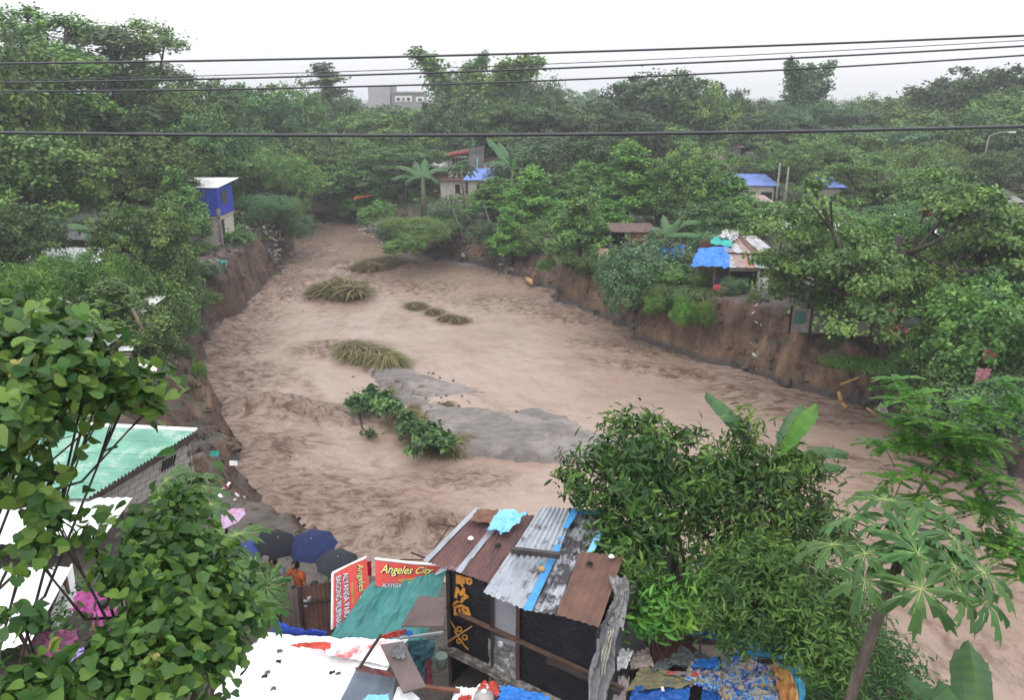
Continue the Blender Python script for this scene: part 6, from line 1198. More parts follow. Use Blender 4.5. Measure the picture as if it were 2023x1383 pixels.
cl('cloth', 'crumpled cloth printed in blue and yellow on the shelter', 'cloth', [(1425, 1420), (1570, 1420), (1540, 1314), (1422, 1300)], MULTI, 5.33, .11, 3.5, .05, 4, 60, 44)
cl('cloth', 'orange patch cloth at the right of the printed cloth', 'cloth', [(1545, 1400), (1582, 1400), (1565, 1330), (1525, 1318)], M('orange_print', (.68, .40, .12), (.55, .18, .06), 4, .7), 5.42, .05, 3, .08, 5)
cl('cloth', 'blue and white twisted cloth left of the printed cloth', 'cloth', [(1350, 1350), (1425, 1380), (1425, 1310), (1365, 1310)], MULTI, 5.38, .09, 4, .12, 6, 34, 26)
cl('cloth', 'bright blue garment draped over the red one', 'cloth', [(1365, 1325), (1420, 1322), (1418, 1302), (1378, 1308)], BLUET, 5.48, .06, 4, .15, 16, 24, 16)
cl('cloth', 'grey cloth heaped on the red brown tin', 'cloth', [(1316, 1318), (1385, 1330), (1408, 1306), (1345, 1283)], M('slate_cloth', (.19, .22, .23), (.10, .115, .12), 3, .8), 5.32, .10, 4, .1, 7, 34, 26)
cl('cloth', 'thin grey cloth fold reaching left from the grey heap', 'cloth', [(1272, 1330), (1320, 1328), (1345, 1300), (1300, 1310)], M('slate_cloth', (.19, .22, .23)), 5.28, .06, 4, .1, 17, 24, 16)
cl('cloth', 'row of red flowers on a strip above the khaki cloth', 'cloth', [(1318, 1336), (1395, 1338), (1395, 1329), (1320, 1329)], M('red_spots', (.55, .06, .06), (.20, .22, .2), 7, lo=.47, hi=.53), 5.42, .03, 4, .1, 8)
cl('cloth', 'khaki cloth spread over the blue tarp', 'cloth', [(1232, 1375), (1360, 1362), (1388, 1346), (1270, 1322)], M('khaki_cloth', (.23, .21, .12), (.15, .14, .08), 3, .85), 5.33, .10, 3, .08, 9, 40, 26)
cl('tarp', 'strong blue tarp at the bottom of the shelter', 'tarp', [(1235, 1410), (1360, 1410), (1362, 1364), (1262, 1340)], M('strong_blue_tarp', (.02, .13, .45), (.012, .07, .30), 3, .5), 5.3, .08, 3, .05, 10, 40, 20)
cl('cloth', 'second blue rag beside the printed cloth at the bottom', 'rag', [(1380, 1410), (1430, 1410), (1420, 1366), (1388, 1362)], M('strong_blue_tarp', (.02, .13, .45)), 5.36, .06, 3, .1, 11)
cl('cloth', 'white cloth bunched at the left corner of the shelter', 'cloth', [(1218, 1325), (1236, 1328), (1252, 1290), (1222, 1286)], WHITET, 5.35, .09, 3, .15, 12)
cl('cloth', 'beige pinkish cloth behind the khaki cloth', 'cloth', [(1242, 1328), (1292, 1322), (1282, 1284), (1252, 1292)], M('beige_cloth', (.48, .39, .36), (.34, .27, .25), 3, .85), 5.3, .08, 3, .1, 13)
cl('cloth', 'pale pink cloth hanging at the lower left corner of the shelter', 'cloth', [(1205, 1410), (1232, 1410), (1244, 1345), (1222, 1340)], M('pale_pink_cloth', (.50, .42, .44), (.35, .30, .31), 3, .85), 5.15, .08, 3, .1, 14)
single('basket', lathe(tuple(P(1428, 1392, 5.5)), [(.04, 0), (.06, .02), (.05, .05)], 10), WHITEP, 'small white lid on the blue rag at the bottom', 'lid')
single('packet', box(tuple(P(1309, 1362, 5.45)), (.05, .10, .02)), WHITEP, 'little white packet on the strong blue tarp', 'packet')
# laundry and people under the near left tree
for k, (px, py, z, s, m, l) in enumerate([(185, 1195, 4.6, .45, M('magenta_cloth', (.45, .08, .30), None, 4), 'magenta cloth showing through the near leaves'), (95, 1275, 4.2, .55, M('mauve_cloth', (.22, .06, .14), None, 4), 'mauve cloth below the left white roof'), (165, 1302, 4.6, .32, M('lilac_plastic', (.42, .33, .72), None, 3), 'lilac plastic bag between the near leaves')]):
    c = P(px, py, z); single('cloth', cloth([c+Vector((-s, -s*.4, -.1)), c+Vector((s, -s*.5, -.15)), c+Vector((s, s*.6, .1)), c+Vector((-s, s*.5, .1))], 20, 16, .14, 4, 0, .2, seed=k), m, l, 'cloth', smooth=True)
# ------------------------------------------------------------------ people and umbrellas
SKIN = M('skin', (.30, .165, .11), (.25, .135, .09), 5, .55); HAIR = M('black_hair', (.012, .010, .010), (.008, .007, .007), 9, .5)
def skin_mesh(name, verts, edges, radii, m, sub=1):
    me = bpy.data.meshes.new(name); me.from_pydata([tuple(v) for v in verts], edges, []); ob = bpy.data.objects.new(name, me); COL.objects.link(ob)
    ob.modifiers.new('s', 'SKIN'); sv = me.skin_vertices[0].data
    for i, r in enumerate(radii): sv[i].radius = r if isinstance(r, tuple) else (r, r)
    sv[0].use_root = True; ss = ob.modifiers.new('d', 'SUBSURF'); ss.levels = sub; ss.render_levels = sub
    dg = bpy.context.evaluated_depsgraph_get(); out = bpy.data.meshes.new_from_object(ob.evaluated_get(dg)); bpy.data.objects.remove(ob); out.name = name; out.materials.clear(); out.materials.append(m)
    out.polygons.foreach_set('use_smooth', np.ones(len(out.polygons), dtype=bool)); return out
def person(label, x, y, rz, shirt, pants, hold=True, lean=.08, h=1.0, arm2=(-.24, .10, .98)):
    z = gz(x, y); e = link(bpy.data.objects.new('person', None)); e.location = (x, y, z-.02); e.rotation_euler = (0, 0, rz); e.scale = (h, h, h); tag(e, label, 'person')
    J = dict(pel=(0, 0, .92), wst=(0, lean*.4, 1.08), chs=(0, lean, 1.28), nk=(0, lean*1.2, 1.44), nk2=(0, lean*1.3, 1.50), hd=(0, lean*1.5, 1.60), tp=(0, lean*1.3, 1.70),
      hl=(-.09, 0, .86), kl=(-.11, .05, .48), al=(-.11, -.02, .09), fl=(-.12, .16, .04), hr=(.09, 0, .86), kr=(.12, .03, .48), ar=(.12, -.05, .09), fr=(.14, .13, .04),
      sl=(-.17, lean, 1.39), el=(-.26, lean+.02, 1.13), wl_=tuple(arm2), sr=(.17, lean, 1.39), er=(.25, lean+.16, 1.22), wr=(.14, lean+.30, 1.38))
    names = list(J); R = dict(pel=(.14, .10), wst=(.12, .085), chs=(.15, .095), nk=.055, nk2=.05, hd=(.075, .088), tp=.05, hl=.085, kl=.055, al=.04, fl=.035, hr=.085, kr=.055, ar=.04, fr=.035, sl=.055, el=.042, wl_=.028, sr=.055, er=.042, wr=.028)
    E = [('pel', 'wst'), ('wst', 'chs'), ('chs', 'nk'), ('nk', 'nk2'), ('nk2', 'hd'), ('hd', 'tp'), ('pel', 'hl'), ('hl', 'kl'), ('kl', 'al'), ('al', 'fl'), ('pel', 'hr'), ('hr', 'kr'), ('kr', 'ar'), ('ar', 'fr'), ('chs', 'sl'), ('sl', 'el'), ('el', 'wl_'), ('chs', 'sr'), ('sr', 'er'), ('er', 'wr')]
    vs_ = [J[n] for n in names]; rad = [R[n] for n in names]; ed = [(names.index(a), names.index(b)) for a, b in E]
    for side, w in ((-1, 'wl_'), (1, 'wr')):      # palm and five fingers
        W = Vector(J[w]); el = Vector(J['el' if side < 0 else 'er']); d = (W-el).normalized(); p = W+d*.06; vs_.append(tuple(p)); rad.append((.034, .02)); ip = len(vs_)-1; ed.append((names.index(w), ip)); s = d.orthogonal().normalized()
        for k, L in enumerate((.05, .075, .082, .075, .06)):
            o = s*((k-2)*.018*(1 if k else 1.6)); a = p+d*(.03 if k else -.01)+o; b = a+d*L*.6+o*.2; c = b+d*L*.3-Vector((0, 0, L*.35)); i0 = len(vs_); vs_ += [tuple(a), tuple(b), tuple(c)]; rad += [.010, .009, .007]; ed += [(ip, i0), (i0, i0+1), (i0+1, i0+2)]
    H_ = Vector(J['hd']); n0 = len(vs_); vs_.append(tuple(H_+Vector((0, .095, -.01)))); rad.append(.014); ed.append((names.index('hd'), n0))      # nose
    body = link(bpy.data.objects.new('body', skin_mesh('body', vs_, ed, rad, SKIN))); body.parent = e
    def cloth_part(nm, keys, grow, m, edges):
        me = skin_mesh(nm, [J[k] for k in keys], [(keys.index(a), keys.index(b)) for a, b in edges], [tuple(q+grow for q in (R[k] if isinstance(R[k], tuple) else (R[k], R[k]))) for k in keys], m); o = link(bpy.data.objects.new(nm, me)); o.parent = e; return o
    J['sl2'] = tuple((Vector(J['sl'])*.35+Vector(J['el'])*.65)); J['sr2'] = tuple((Vector(J['sr'])*.35+Vector(J['er'])*.65)); R['sl2'] = R['sr2'] = .05
    cloth_part('shirt', ['chs', 'wst', 'pel', 'nk', 'sl', 'sl2', 'sr', 'sr2'], .022, shirt, [('chs', 'wst'), ('wst', 'pel'), ('chs', 'nk'), ('chs', 'sl'), ('sl', 'sl2'), ('chs', 'sr'), ('sr', 'sr2')])
    J['kl2'] = (-.115, .045, .40); J['kr2'] = (.125, .02, .40); R['kl2'] = R['kr2'] = .06
    cloth_part('trousers', ['pel', 'hl', 'kl', 'kl2', 'hr', 'kr', 'kr2'], .02, pants, [('pel', 'hl'), ('hl', 'kl'), ('kl', 'kl2'), ('pel', 'hr'), ('hr', 'kr'), ('kr', 'kr2')])
    V, Fs = lathe((H_.x, H_.y-.015, H_.z-.03), [(.090, -.03), (.100, .03), (.098, .08), (.075, .125), (.03, .145)], 12); V[:, 1] = np.where(V[:, 1] > H_.y+.04, H_.y+.04+(V[:, 1]-H_.y-.04)*.3, V[:, 1])
    hr = link(bpy.data.objects.new('hair', mk_mesh('hair', V, Fs, HAIR, True))); hr.parent = e
    ey = link(bpy.data.objects.new('eyes', mk_mesh('eyes', *join(*[box((H_.x+s*.032, H_.y+.083, H_.z+.005), (.022, .012, .010)) for s in (-1, 1)], box((H_.x, H_.y+.082, H_.z-.052), (.04, .01, .008))), HAIR))); ey.parent = e
    return e, Vector((x, y, z))
def umbrella(label, c, R_, tilt, m, seed=0, hdown=.95):
    c = Vector(c); e = link(bpy.data.objects.new('umbrella', None)); e.location = c; e.rotation_euler = tilt; tag(e, label, 'umbrella')
    def prt(nm, g, mm, par=None, smooth=True): o = link(bpy.data.objects.new(nm, mk_mesh(nm, g[0], g[1], mm, smooth))); o.parent = par or e; return o
    V = []; n = 8; sub = 6
    for i in range(7):
        f = i/6
        for k in range(n*sub):
            a = 2*math.pi*k/(n*sub); q = abs(((k/sub) % 1)-.5)*2; r = R_*math.sin(f*1.15)/math.sin(1.15)*(1-.10*(1-q**2)*f); z = R_*.42*math.cos(f*1.42)-.03*(1-q**2)*f*(1-f); V.append((r*math.cos(a), r*math.sin(a), z))
    Fs = [[i*48+k, i*48+(k+1) % 48, (i+1)*48+(k+1) % 48, (i+1)*48+k] for i in range(6) for k in range(48)]
    prt('canopy', (np.array(V), Fs), m)
    prt('shaft', tube([(0, 0, R_*.48), (0, 0, R_*.42-hdown)], .008, 6), TINS); prt('handle', tube([(0, 0, R_*.42-hdown), (0, 0, R_*.42-hdown-.1), (.02, 0, R_*.42-hdown-.13), (.05, 0, R_*.42-hdown-.1)], .013, 6), DARK)
    for k in range(8):
        a = 2*math.pi*k/8; prt('rib', tube([(R_*math.sin(f*1.15)/math.sin(1.15)*math.cos(a), R_*math.sin(f*1.15)/math.sin(1.15)*math.sin(a), R_*.42*math.cos(f*1.42)-.008) for f in np.linspace(.05, 1.01, 6)], .004, 4), TINS)
    return e
NAVY = M('navy_fabric', (.018, .026, .085), (.012, .018, .06), 3, .7, spec=.15); BLK_ = M('black_fabric', (.014, .016, .022), (.01, .011, .015), 3, .7, spec=.15); SLT = M('charcoal_fabric', (.028, .031, .038), (.02, .023, .028), 3, .7, spec=.15)
PNKU = M('pink_flowered_fabric', (.40, .29, .44), (.36, .15, .25), 9, .55, lo=.42, hi=.55); BLU_ = M('mid_blue_fabric', (.03, .05, .17), (.02, .035, .12), 3, .7, spec=.15)
JN = M('dark_denim', (.03, .035, .06), None, 5); BKC = M('black_shorts', (.02, .02, .022), None, 5)
OGS = M('orange_shirt', (.45, .10, .018), (.3, .06, .012), 5, .8); PTS = M('black_white_print_shirt', (.30, .32, .38), (.02, .02, .03), 14, .8, lo=.5, hi=.58); GRS = M('grey_shirt', (.2, .2, .22), None, 5); BRS = M('brown_shirt', (.16, .09, .07), None, 5); BLS = M('blue_shirt', (.05, .08, .25), None, 5)
def folk(plabel, ulabel, px, py, R_, um, shirt, pants, rz, tilt, dx=0, dy=-.1, h=.97):
    for _ in range(3):
        z = gz(*P(px, py, 5.8).xy)+1.95*h
        c = P(px, py, z)
        break
    e, g = person(plabel, c.x+dx, c.y+dy, rz, shirt, pants, h=h); hh = g.z+1.82*h
    umbrella(ulabel, (c.x, c.y, hh+.02), R_, tilt, um, hdown=.62)
folk('person in orange shirt under the navy umbrella', 'navy umbrella with eight panels in the middle of the group', 617, 1076, .60, NAVY, OGS, JN, 2.6, (.18, -.05, .2), -.28, -.25)
folk('person in black and white printed shirt below the navy umbrella', 'charcoal umbrella next to the sideways banner', 666, 1106, .52, SLT, PTS, BKC, 3.0, (.12, .12, 0), -.42, -.35, .95)
folk('person in dark clothes under the black umbrella', 'black umbrella left of the navy one', 545, 1068, .52, BLK_, GRS, BKC, 2.9, (.2, .25, .3), .0, -.15, 1)
folk('person mostly hidden under the low blue umbrella', 'low blue umbrella behind the papaya leaves', 490, 1092, .48, BLU_, BLS, JN, 2.2, (.15, -.1, 0), 0, -.1, .92)
folk('person in brown under the pink flowered umbrella', 'pink flowered umbrella nearest the mud beach', 455, 1024, .42, PNKU, BRS, JN, 2.5, (.1, -.3, 0), -.08, -.05, .96)
c = P(440, 1048, 5.3); person('bareheaded person standing left of the pink umbrella', c.x-.1, c.y-.3, .3, GRS, JN, h=.95)
c = P(210, 1235, 4.9); person('person in pink glimpsed beneath the near tree', c.x, c.y, .4, M('magenta_cloth', (.45, .08, .30), None, 4), BKC, h=.95)

# ------------------------------------------------------------------ grass clumps, driftwood, litter
GRASS = leaf_mat('drowned_grass', (.07, .048, .03), (.15, .115, .05), (.25, .24, .08), .15, .7, .1)
GRASSG = leaf_mat('green_grass', (.04, .09, .02), (.07, .14, .03), (.12, .2, .05), .25, .5, .1)
def grass(label, pts, n, L, hump, m=GRASS, flowd=(-.9, .35), seed=0, name='grass_clump', cat='grass clump', z0=0, w=.03, up=.35, sp=.5):
    """long flattened blades over a low mound; pts: (px,py,radius m)"""
    r = np.random.default_rng(seed); V = []; Fs = []; tn = []; c0 = P(*pts[0][:2], z0); hump_g = []
    mound = []
    for px, py, R_ in pts:
        c = P(px, py, z0); 
        V0, F0 = lathe((c.x, c.y, z0-.15), [(R_*1.0, 0), (R_*.8, .15+hump*.35), (R_*.45, .15+hump*.75), (R_*.1, .15+hump*.85)], 12); V0 = V0+np.stack([.3*R_*fbm(V0[:, 0]*2, V0[:, 1]*2, 2), .3*R_*fbm(V0[:, 0]*2+9, V0[:, 1]*2, 2), 0*V0[:, 0]], -1); mound.append((V0, F0))
        for i in range(n//len(pts)):
            a = r.uniform(0, 6.28); rr = R_*math.sqrt(r.uniform(0, 1)); b = np.array([c.x+rr*math.cos(a), c.y+rr*math.sin(a), z0+hump*(1-(rr/R_)**2)*.8]); d = np.array([flowd[0]+r.normal(0, sp)+.5*math.cos(a), flowd[1]+r.normal(0, sp)+.5*math.sin(a)]); d /= np.linalg.norm(d); l = L*r.uniform(.5, 1.2); s = np.array([-d[1], d[0]])*w*r.uniform(.6, 1.4)*.5; t_ = r.uniform(0, 1); u_ = up*r.uniform(.3, 1.3)
            for k, f in enumerate((0, .35, .7, 1)):
                q = b+np.array([d[0]*l*f, d[1]*l*f, l*(u_*f*1.6-(.9*u_+.5*hump/L)*f*f*1.3)]); q[2] = max(q[2], z0+.01); ww = (1, 1, .7, .1)[k]; V += [q+np.array([*(s*ww), 0]), q-np.array([*(s*ww), 0])]; tn += [t_, t_]
            j = len(V)-8; Fs += [[j, j+1, j+3, j+2], [j+2, j+3, j+5, j+4], [j+4, j+5, j+7, j+6]]
    t = Thing(name, label, cat, tuple(c0)); t.part('blades', (np.array(V), np.array(Fs)), m, kind='stuff', tint=np.array(tn)); t.part('root_mat', join(*mound), M('matted_roots', (.085, .065, .04), (.04, .03, .02), 6, .9, .6), smooth=True); return t
grass('drowned grass clump highest up the river', [(755, 523, 1.3), (735, 530, 1.1), (775, 520, .7)], 1700, 1.8, .5, seed=1, w=.06, up=.3, sp=.8, z0=.35)
grass('dark grass clump splitting the current at the left', [(680, 570, 1.3), (655, 578, 1.0), (700, 582, .9)], 2000, 1.9, .7, seed=2, w=.06, up=.35, sp=.9, z0=.4)
grass('thin line of grass trailing down midstream', [(822, 608, .5), (850, 618, .45), (880, 630, .6), (900, 634, .5), (812, 605, .4)], 900, 1.1, .3, seed=3, flowd=(.8, -.6), w=.05)
grass('yellowish grass clump in the middle of the river', [(712, 700, 1.0), (740, 708, .8), (765, 718, .6), (692, 695, .6)], 2000, 1.5, .75, seed=4, flowd=(.6, -.5), w=.045, up=.28, sp=.7, z0=.12)
grass('small grass tuft on the rubble mud bar', [(800, 762, .6), (780, 758, .5), (825, 770, .45)], 700, .8, .25, seed=5, flowd=(.9, -.3))
grass('grass and roots torn up around the fallen bush', [(845, 860, .95), (815, 840, .6), (880, 885, .6), (730, 800, .7), (900, 880, .35), (800, 830, .4)], 2300, 1.3, .6, seed=6, flowd=(.3, -.9), sp=.8)
grass('patch of brown grass between the mud bars', [(770, 780, .3), (850, 772, .25), (880, 800, .25), (810, 808, .3)], 300, .6, .1, seed=7, flowd=(.9, -.2))
# fallen bush
def leafy(label, base, blobs, n, seed, size=.28, m=LEAFD, r0=.05, pr=.3):
    return leaf_tree('fallen_bush', label, tuple(base), tuple(PD(*blobs[0][:3])), blobs, T_RHOMB, size, m, n, 0, seed, r0, pr=pr, nl=20, upb=.7, cat='bush', low=-.2)
DD = lambda px, py: (P(px, py, .75)-O).length
leafy('dark leafy top of the uprooted bush on the mud bar', P(780, 815, .1), [(745, 792, DD(745, 792), 28), (718, 798, DD(718, 798), 22), (768, 812, DD(768, 812), 24), (698, 796, DD(698, 796), 12)], 1500, 31)
leafy('darker leafy half of the uprooted bush by the large mud bar', P(850, 870, .1), [(815, 850, DD(815, 850), 22), (850, 866, DD(850, 866), 28), (878, 878, DD(878, 878), 20), (830, 885, DD(830, 885), 18), (800, 832, DD(800, 832), 14)], 1900, 32)
c1, c2, c3 = P(708, 810, .25), P(715, 845, .2), P(732, 862, .15); t = Thing('branch', 'bent bare branch trailing from the uprooted bush', 'branch', tuple(c1)); t.part('limb', tube([c1, c2, c3], [.05, .04, .02], 5), WOODD, smooth=True)
V, Fq, tn = bake(T_RHOMB, np.array(c3)+np.random.default_rng(3).normal(0, .18, (60, 3))*[1, 1, .5]+[0, 0, .15], rot_frames(60, np.random.default_rng(4), np.tile([0, 0, 1.], (60, 1)), .6), .25, np.full(60, .4)); t.part('leaves', (V, Fq), LEAFD, kind='stuff', tint=tn)
t = Thing('branch', 'upright broken stump beside the uprooted bush', 'branch', tuple(P(790, 850, .1))); t.part('limb', tube([P(795, 866, .05), P(786, 840, .5), P(783, 822, .7)], [.07, .06, .04], 6), WOODD, smooth=True)
# slope grasses on the banks
for k, (px, py, R_, n, L, lab) in enumerate([(1345, 578, 1.3, 2600, 1.5, 'long green grass hanging over the cliff below the tin patched shack'), (1300, 565, 1.2, 1500, 1.3, 'green grass left of the cliff grass below the shack'), (1170, 520, 1.0, 900, 1.2, 'grass tuft on the terrace lip above the cliff'), (830, 445, 2.6, 2000, 1.6, 'rough grass on the slope above the water edge'), (1700, 720, 1.0, 700, .8, 'short grass at the dark trunk')]):
    grass(lab, [(px, py, R_), (px+35, py+4, R_*.7), (px-40, py-4, R_*.6)], n, L, .25, GRASSG, (-.3, -1), 40+k, z0=3.4, w=.06, up=.5)
def chips(label, pts, n, s, mats, seed, name='rubble', zoff=.05, flat=.4, long=1.0):
    """heap of broken pieces: boards, blocks and bags"""
    r = np.random.default_rng(seed); obs = []
    for mi, m in enumerate(mats):
        gs = []
        for i in range(n//len(mats)):
            px, py, rx, ry = pts[int(r.integers(0, len(pts)))]; c = P(px+r.normal(0, rx*.5), py+r.normal(0, ry*.5), 3.0 if name != 'litter' else 3.4); z = gz(c.x, c.y)+zoff+abs(r.normal(0, .18))*s*2; k = s*r.uniform(.4, 1.3)
            V, F_ = box((c.x, c.y, z), (k*long*r.uniform(.6, 1.6), k*r.uniform(.4, 1), k*flat*r.uniform(.3, 1)), r.uniform(0, 6.3), r.normal(0, .5), r.normal(0, .5)); V = V+r.normal(0, k*.07, V.shape); gs.append((V, F_))
        obs.append(join(*gs))
    allV, allF = join(*obs); o = single(name, (allV, allF), None, label, None, kind='stuff')
    for m in mats: o.data.materials.append(m)
    idx = np.concatenate([np.full(len(g[1]), i) for i, g in enumerate(obs)]).astype(np.int32); o.data.polygons.foreach_set('material_index', idx); return o
PEB = M('pale_rubble', (.55, .53, .50), (.35, .33, .31), 6, .9); DKR = M('dark_rubble', (.10, .085, .08), None, 6, .9); BRR = M('brown_rubble', (.22, .15, .12), None, 6, .9)
chips('pale rubble and rubbish spilling down the far slope', [(730, 400, 28, 14), (715, 415, 22, 12), (745, 420, 18, 10), (700, 405, 14, 10)], 520, .55, [PEB, DKR, CONC, BRR], 1)
chips('rubbish strewn down the gully below the red edged house', [(915, 400, 26, 16), (930, 440, 22, 22), (905, 460, 20, 16), (880, 385, 20, 10), (1000, 470, 14, 10)], 420, .36, [PEB, DKR, BRR, CONC], 2)
chips('heap of broken brushwood and blocks right of the blue tower house', [(510, 450, 26, 18), (540, 460, 20, 14), (490, 465, 18, 10), (530, 440, 18, 10)], 700, .36, [PEB, DKR, DKR, CONC], 3, long=2.2, flat=.3)
chips('litter scattered on the near mud beach', [(435, 905, 22, 14), (480, 960, 14, 20), (440, 990, 30, 20), (440, 930, 20, 20)], 60, .16, [WHITET, PEB, REDC, DKR], 4, 'litter', zoff=.0)
chips('broken boards and stones along the right bank foot', [(1680, 735, 50, 18), (1760, 770, 30, 22), (1850, 790, 50, 30), (1600, 700, 30, 14)], 260, .3, [DKR, BRR, PEB], 5)
chips('bits of rubbish in front of the tin patched shack', [(1480, 590, 40, 8), (1500, 630, 20, 20)], 70, .22, [PEB, DKR, BRR], 6)
def clods(n, s, seed):
    # lumps of earth, stones and root ends standing proud of the cut banks
    r = np.random.default_rng(seed); gs = []; A = np.array(LEFT[8:30]+[(np.nan,)*4]+RIGHT[2:24]); segs = [(A[i], A[i+1]) for i in range(len(A)-1) if not (np.isnan(A[i][0]) or np.isnan(A[i+1][0]))]
    L_ = np.array([np.hypot(*(b[:2]-a[:2])) for a, b in segs]); L_ = L_/L_.sum(); xs = []
    for i in range(n):
        a, b = segs[int(r.choice(len(segs), p=L_))]; f = r.uniform(); p = a[:2]*(1-f)+b[:2]*f; xs.append(p+r.normal(0, 1.6, 2))
    xs = np.array(xs); z = ground(xs[:, 0], xs[:, 1])
    for (x, y), zz_ in zip(xs, z):
        if zz_ < .0: continue
        k = s*r.lognormal(0, .5)*(.45 if y < 32 else 1); V, F_ = lathe((x, y, zz_-k*.3), [(k*.6, 0), (k, k*.4), (k*.7, k*.9), (k*.1, k*1.1)], 6); gs.append((V+r.normal(0, k*.22, V.shape), F_))
    single('earth_clods', join(*gs), SOIL, 'lumps of earth and stones on the eroded banks', None, kind='stuff', loc=(0, 0, 0))
clods(4200, .12, 77)
r = np.random.default_rng(8); gs = []
for i in range(110):
    px, py = [(840+r.normal(0, 60), 775+r.normal(0, 14)), (870+r.normal(0, 70), 812+r.normal(0, 10)), (800+r.normal(0, 40), 745+r.normal(0, 10))][i % 3]; c = P(px, py, .12); k = r.uniform(.03, .12); V, F_ = lathe((c.x, c.y, .0), [(k, 0), (k*1.1, k*.3), (k*.5, k*.9), (k*.1, k)], 6); gs.append((V+r.normal(0, k*.15, V.shape), F_))
single('clods', join(*gs), M('dark_stone', (.14, .115, .10), (.08, .07, .06), 5, .8), 'scattered stones and clods on the mud bars', None, kind='stuff', smooth=True)
for a, b, rr, l in [((1661, 760, 1.6), (1698, 746, 2.1), .07, 'highest broken bamboo length on the right bank'), ((1658, 775, 1.3), (1662, 792, 1.0), .11, 'short upright orange bamboo stub on the right bank'), ((1662, 793, .9), (1672, 806, .7), .11, 'bent lower bamboo stub on the right bank'), ((1712, 806, 1.0), (1738, 824, .6), .06, 'bamboo length nearest the water by the white bag')]:
    single('bamboo_piece', tube([P(*a), P(*b)], rr, 8), BAMB, l, 'bamboo', smooth=True)
single('sack', cloth([P(1734, 806, .9), P(1756, 816, .7), P(1752, 800, 1.3), P(1738, 796, 1.5)], 16, 16, .22, 3, 0, .25, seed=2), WHITET, 'crumpled white sack at the water edge under the dark trunk', 'sack', smooth=True)
single('driftwood', tube([P(1040, 550, .3), P(1048, 556, .5), P(1052, 562, .3)], [.2, .25, .12], 7), BAMB, 'pale driftwood log at the foot of the far cliff', 'log', smooth=True)
single('driftwood', tube([P(640, 440, .1), P(660, 428, .9), P(672, 418, 1.4)], [.12, .09, .05], 6), WOODD, 'thin bare branch sticking out of the far bend', 'branch', smooth=True)
single('driftwood', beam(P(735, 385, 3.9), P(700, 392, 3.8), .3, .2), ORANGE, 'orange brown plank on top of the pale rubble', 'plank')
for k, (px, py, z, s, m, l) in enumerate([(408, 452, 4.6, .9, REDC, 'red cloth hanging left of the blue tower house'), (410, 465, 3.9, .6, LBLUE, 'pale blue cloth below the red cloth by the tower house'), (434, 560, 2.6, .5, REDC, 'orange red scrap on the left cliff'), (440, 520, 3.5, .7, M('sea_green_tarp', (.04, .40, .34)), 'teal plastic scrap on the left cliff'), (378, 645, 2.8, .35, WHITET, 'white rag on the left cliff edge'), (902, 372, 4.4, 1.6, ORANGE, 'orange red sheet before the low pale block room'), (935, 380, 4.2, 1.0, WHITET, 'white rags in front of the low annex'), (462, 915, 2.4, .3, WHITET, 'white plastic on the mud beach'), (425, 896, 3.3, .3, M('sea_green_tarp', (.04, .40, .34)), 'green plastic scrap at the top of the mud beach')]):
    c = P(px, py, z); single('scrap', cloth([c+Vector((-s/2, -s*.2, -s*.3)), c+Vector((s/2, -s*.2, -s*.25)), c+Vector((s/2, s*.1, s*.3)), c+Vector((-s/2, s*.1, s*.3))], 14, 12, .12*s, 4, 0, .2, seed=k+30), m, l, 'scrap', smooth=True)
for px, py, Y_, l in [(905, 480, 76, 'slanting bare sapling stem on the rubble gully'), (965, 470, 74, 'second slanting sapling stem on the rubble gully')]:
    a = PY(px+12, py, Y_); b = PY(px-10, py-70, Y_+1.5); single('stem', tube([a, b], [.10, .06], 6), PALEBARK, l, 'stem', smooth=True)

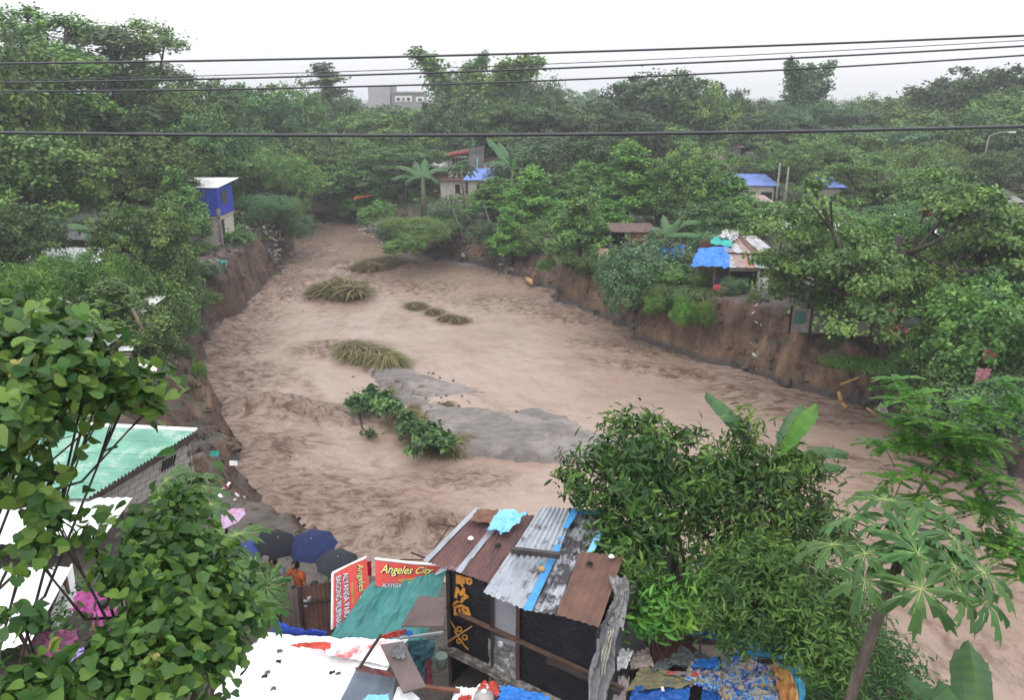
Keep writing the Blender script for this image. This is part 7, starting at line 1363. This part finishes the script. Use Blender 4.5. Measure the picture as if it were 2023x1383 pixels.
# ------------------------------------------------------------------ undergrowth covering the plateaus
def undergrowth():
    r = np.random.default_rng(9); n = 15000; y = 24+r.uniform(0, 1, n)**1.3*120; x = r.uniform(-1, 1, n)*(8+y*.72); d, w, h = near_poly(x, y, POLY); ins = inside(x, y, POLY)
    den = fbm(x*.09, y*.09, 3); k = (~ins) & (d > w*.75) & (den > -.22) & ~((y < 30) & (x < 0) & (x > -16)) & ~((x > 2) & (x < 13) & (y > 58) & (y < 66)) & ~((x > 12) & (x < 19) & (y > 44) & (y < 55)); x, y = x[k], y[k]; z = ground(x, y)
    gs = []; per = 7; n = len(x); hh = r.uniform(.3, 1.5, n)
    ps = np.repeat(np.stack([x, y, z], -1), per, 0)+r.normal(0, .45, (n*per, 3))*[1, 1, .2]; ps[:, 2] += np.repeat(hh, per)*r.uniform(0, 1, n*per)
    nn = np.tile([0, -.2, 1.], (n*per, 1)); V, Fq, t = bake(T_RHOMB, ps, rot_frames(n*per, r, nn/np.linalg.norm(nn[0]), .6), .42*r.uniform(.6, 1.3, n*per), np.clip(np.repeat(r.uniform(0, .9, n), per)+r.normal(0, .12, n*per), 0, 1))
    single('undergrowth', (V, Fq), LEAF, 'tangled green undergrowth on both banks', None, kind='stuff', tint=t, loc=(0, 60, 3.4))
    # weeds on the near bank, lower right
    n = 5200; y = r.uniform(11, 19.5, n); x = r.uniform(3.0, 11.5, n); d, w, h = near_poly(x, y, POLY); ins = inside(x, y, POLY); k = (~ins) & (fbm(x*.5, y*.5, 3) > -.25); x, y = x[k], y[k]; z = ground(x, y); n = len(x)
    ps = np.repeat(np.stack([x, y, z], -1), 6, 0)+r.normal(0, .16, (n*6, 3)); ps[:, 2] += r.uniform(0, .9, n*6)
    V, Fq, t = bake(T_LANCE, ps, rot_frames(n*6, r, np.tile([0, 0, 1.], (n*6, 1)), .7), .17*r.uniform(.6, 1.3, n*6), r.uniform(.1, .7, n*6)); single('undergrowth', (V, Fq), LEAF_MANGO, 'leafy weeds on the near bank at the lower right', None, kind='stuff', tint=t)
    n = 1500; y = r.uniform(8, 17, n); x = r.uniform(-13, -4, n); k = fbm(x*.5+3, y*.5, 3) > 0.0; x, y = x[k], y[k]; z = ground(x, y); n = len(x)
    ps = np.repeat(np.stack([x, y, z], -1), 6, 0)+r.normal(0, .15, (n*6, 3)); ps[:, 2] += r.uniform(0, .6, n*6)
    V, Fq, t = bake(T_RHOMB, ps, rot_frames(n*6, r, np.tile([0, 0, 1.], (n*6, 1)), .7), .15*r.uniform(.6, 1.3, n*6), r.uniform(.1, .7, n*6)); single('undergrowth', (V, Fq), LEAF_MANGO, 'weeds on the near bank at the lower left', None, kind='stuff', tint=t)
undergrowth()
# ------------------------------------------------------------------ overhead cables
CAB = M('black_cable', (.05, .052, .065), (.035, .036, .045), 3, .35)
for lab, pts, dist, rad in [('topmost thick cable against the sky', [(0, 125), (1000, 106), (2023, 69.5)], 9.5, .012), ('thin wire just under the topmost cable', [(370, 150), (1000, 129), (2023, 79)], 10.5, .005), ('third cable from the top', [(0, 163), (1000, 138), (2023, 90)], 9.2, .010),
                            ('fourth cable crossing the tree tops', [(0, 180), (1000, 161.5), (2023, 108.5)], 9.8, .010), ('lowest thickest cable across the far trees', [(0, 261.5), (1000, 266), (2023, 249)], 7.4, .0145)]:
    p = [PY(*q, dist) for q in pts]; xs = np.array([q.x for q in p]); zs = np.array([q.z for q in p]); co = np.polyfit(xs, zs, 2); xx = np.linspace(-14, 14, 57)
    single('power_cable', tube([(x, dist, float(np.polyval(co, x))) for x in xx], rad, 8), CAB, lab, 'cable', smooth=True, loc=(0, dist, float(np.polyval(co, 0))))
# ------------------------------------------------------------------ haze
hb = bpy.data.meshes.new('haze'); V, Fc = box((0, 290, 14.5), (1400, 1500, 35)); hb.from_pydata(V.tolist(), [], Fc)
hm = bpy.data.materials.new('haze_air'); hm.use_nodes = True; hm.node_tree.nodes.clear()
ho = hm.node_tree.nodes.new('ShaderNodeOutputMaterial'); pv = hm.node_tree.nodes.new('ShaderNodeVolumePrincipled')
pv.inputs['Density'].default_value = .00085; pv.inputs['Color'].default_value = (.93, .95, 1, 1); pv.inputs['Anisotropy'].default_value = .2
hm.node_tree.links.new(pv.outputs[0], ho.inputs['Volume']); hb.materials.append(hm)
hz = link(bpy.data.objects.new('haze', hb)); tag(hz, 'thin rainy haze over the valley', None, None, 'stuff')
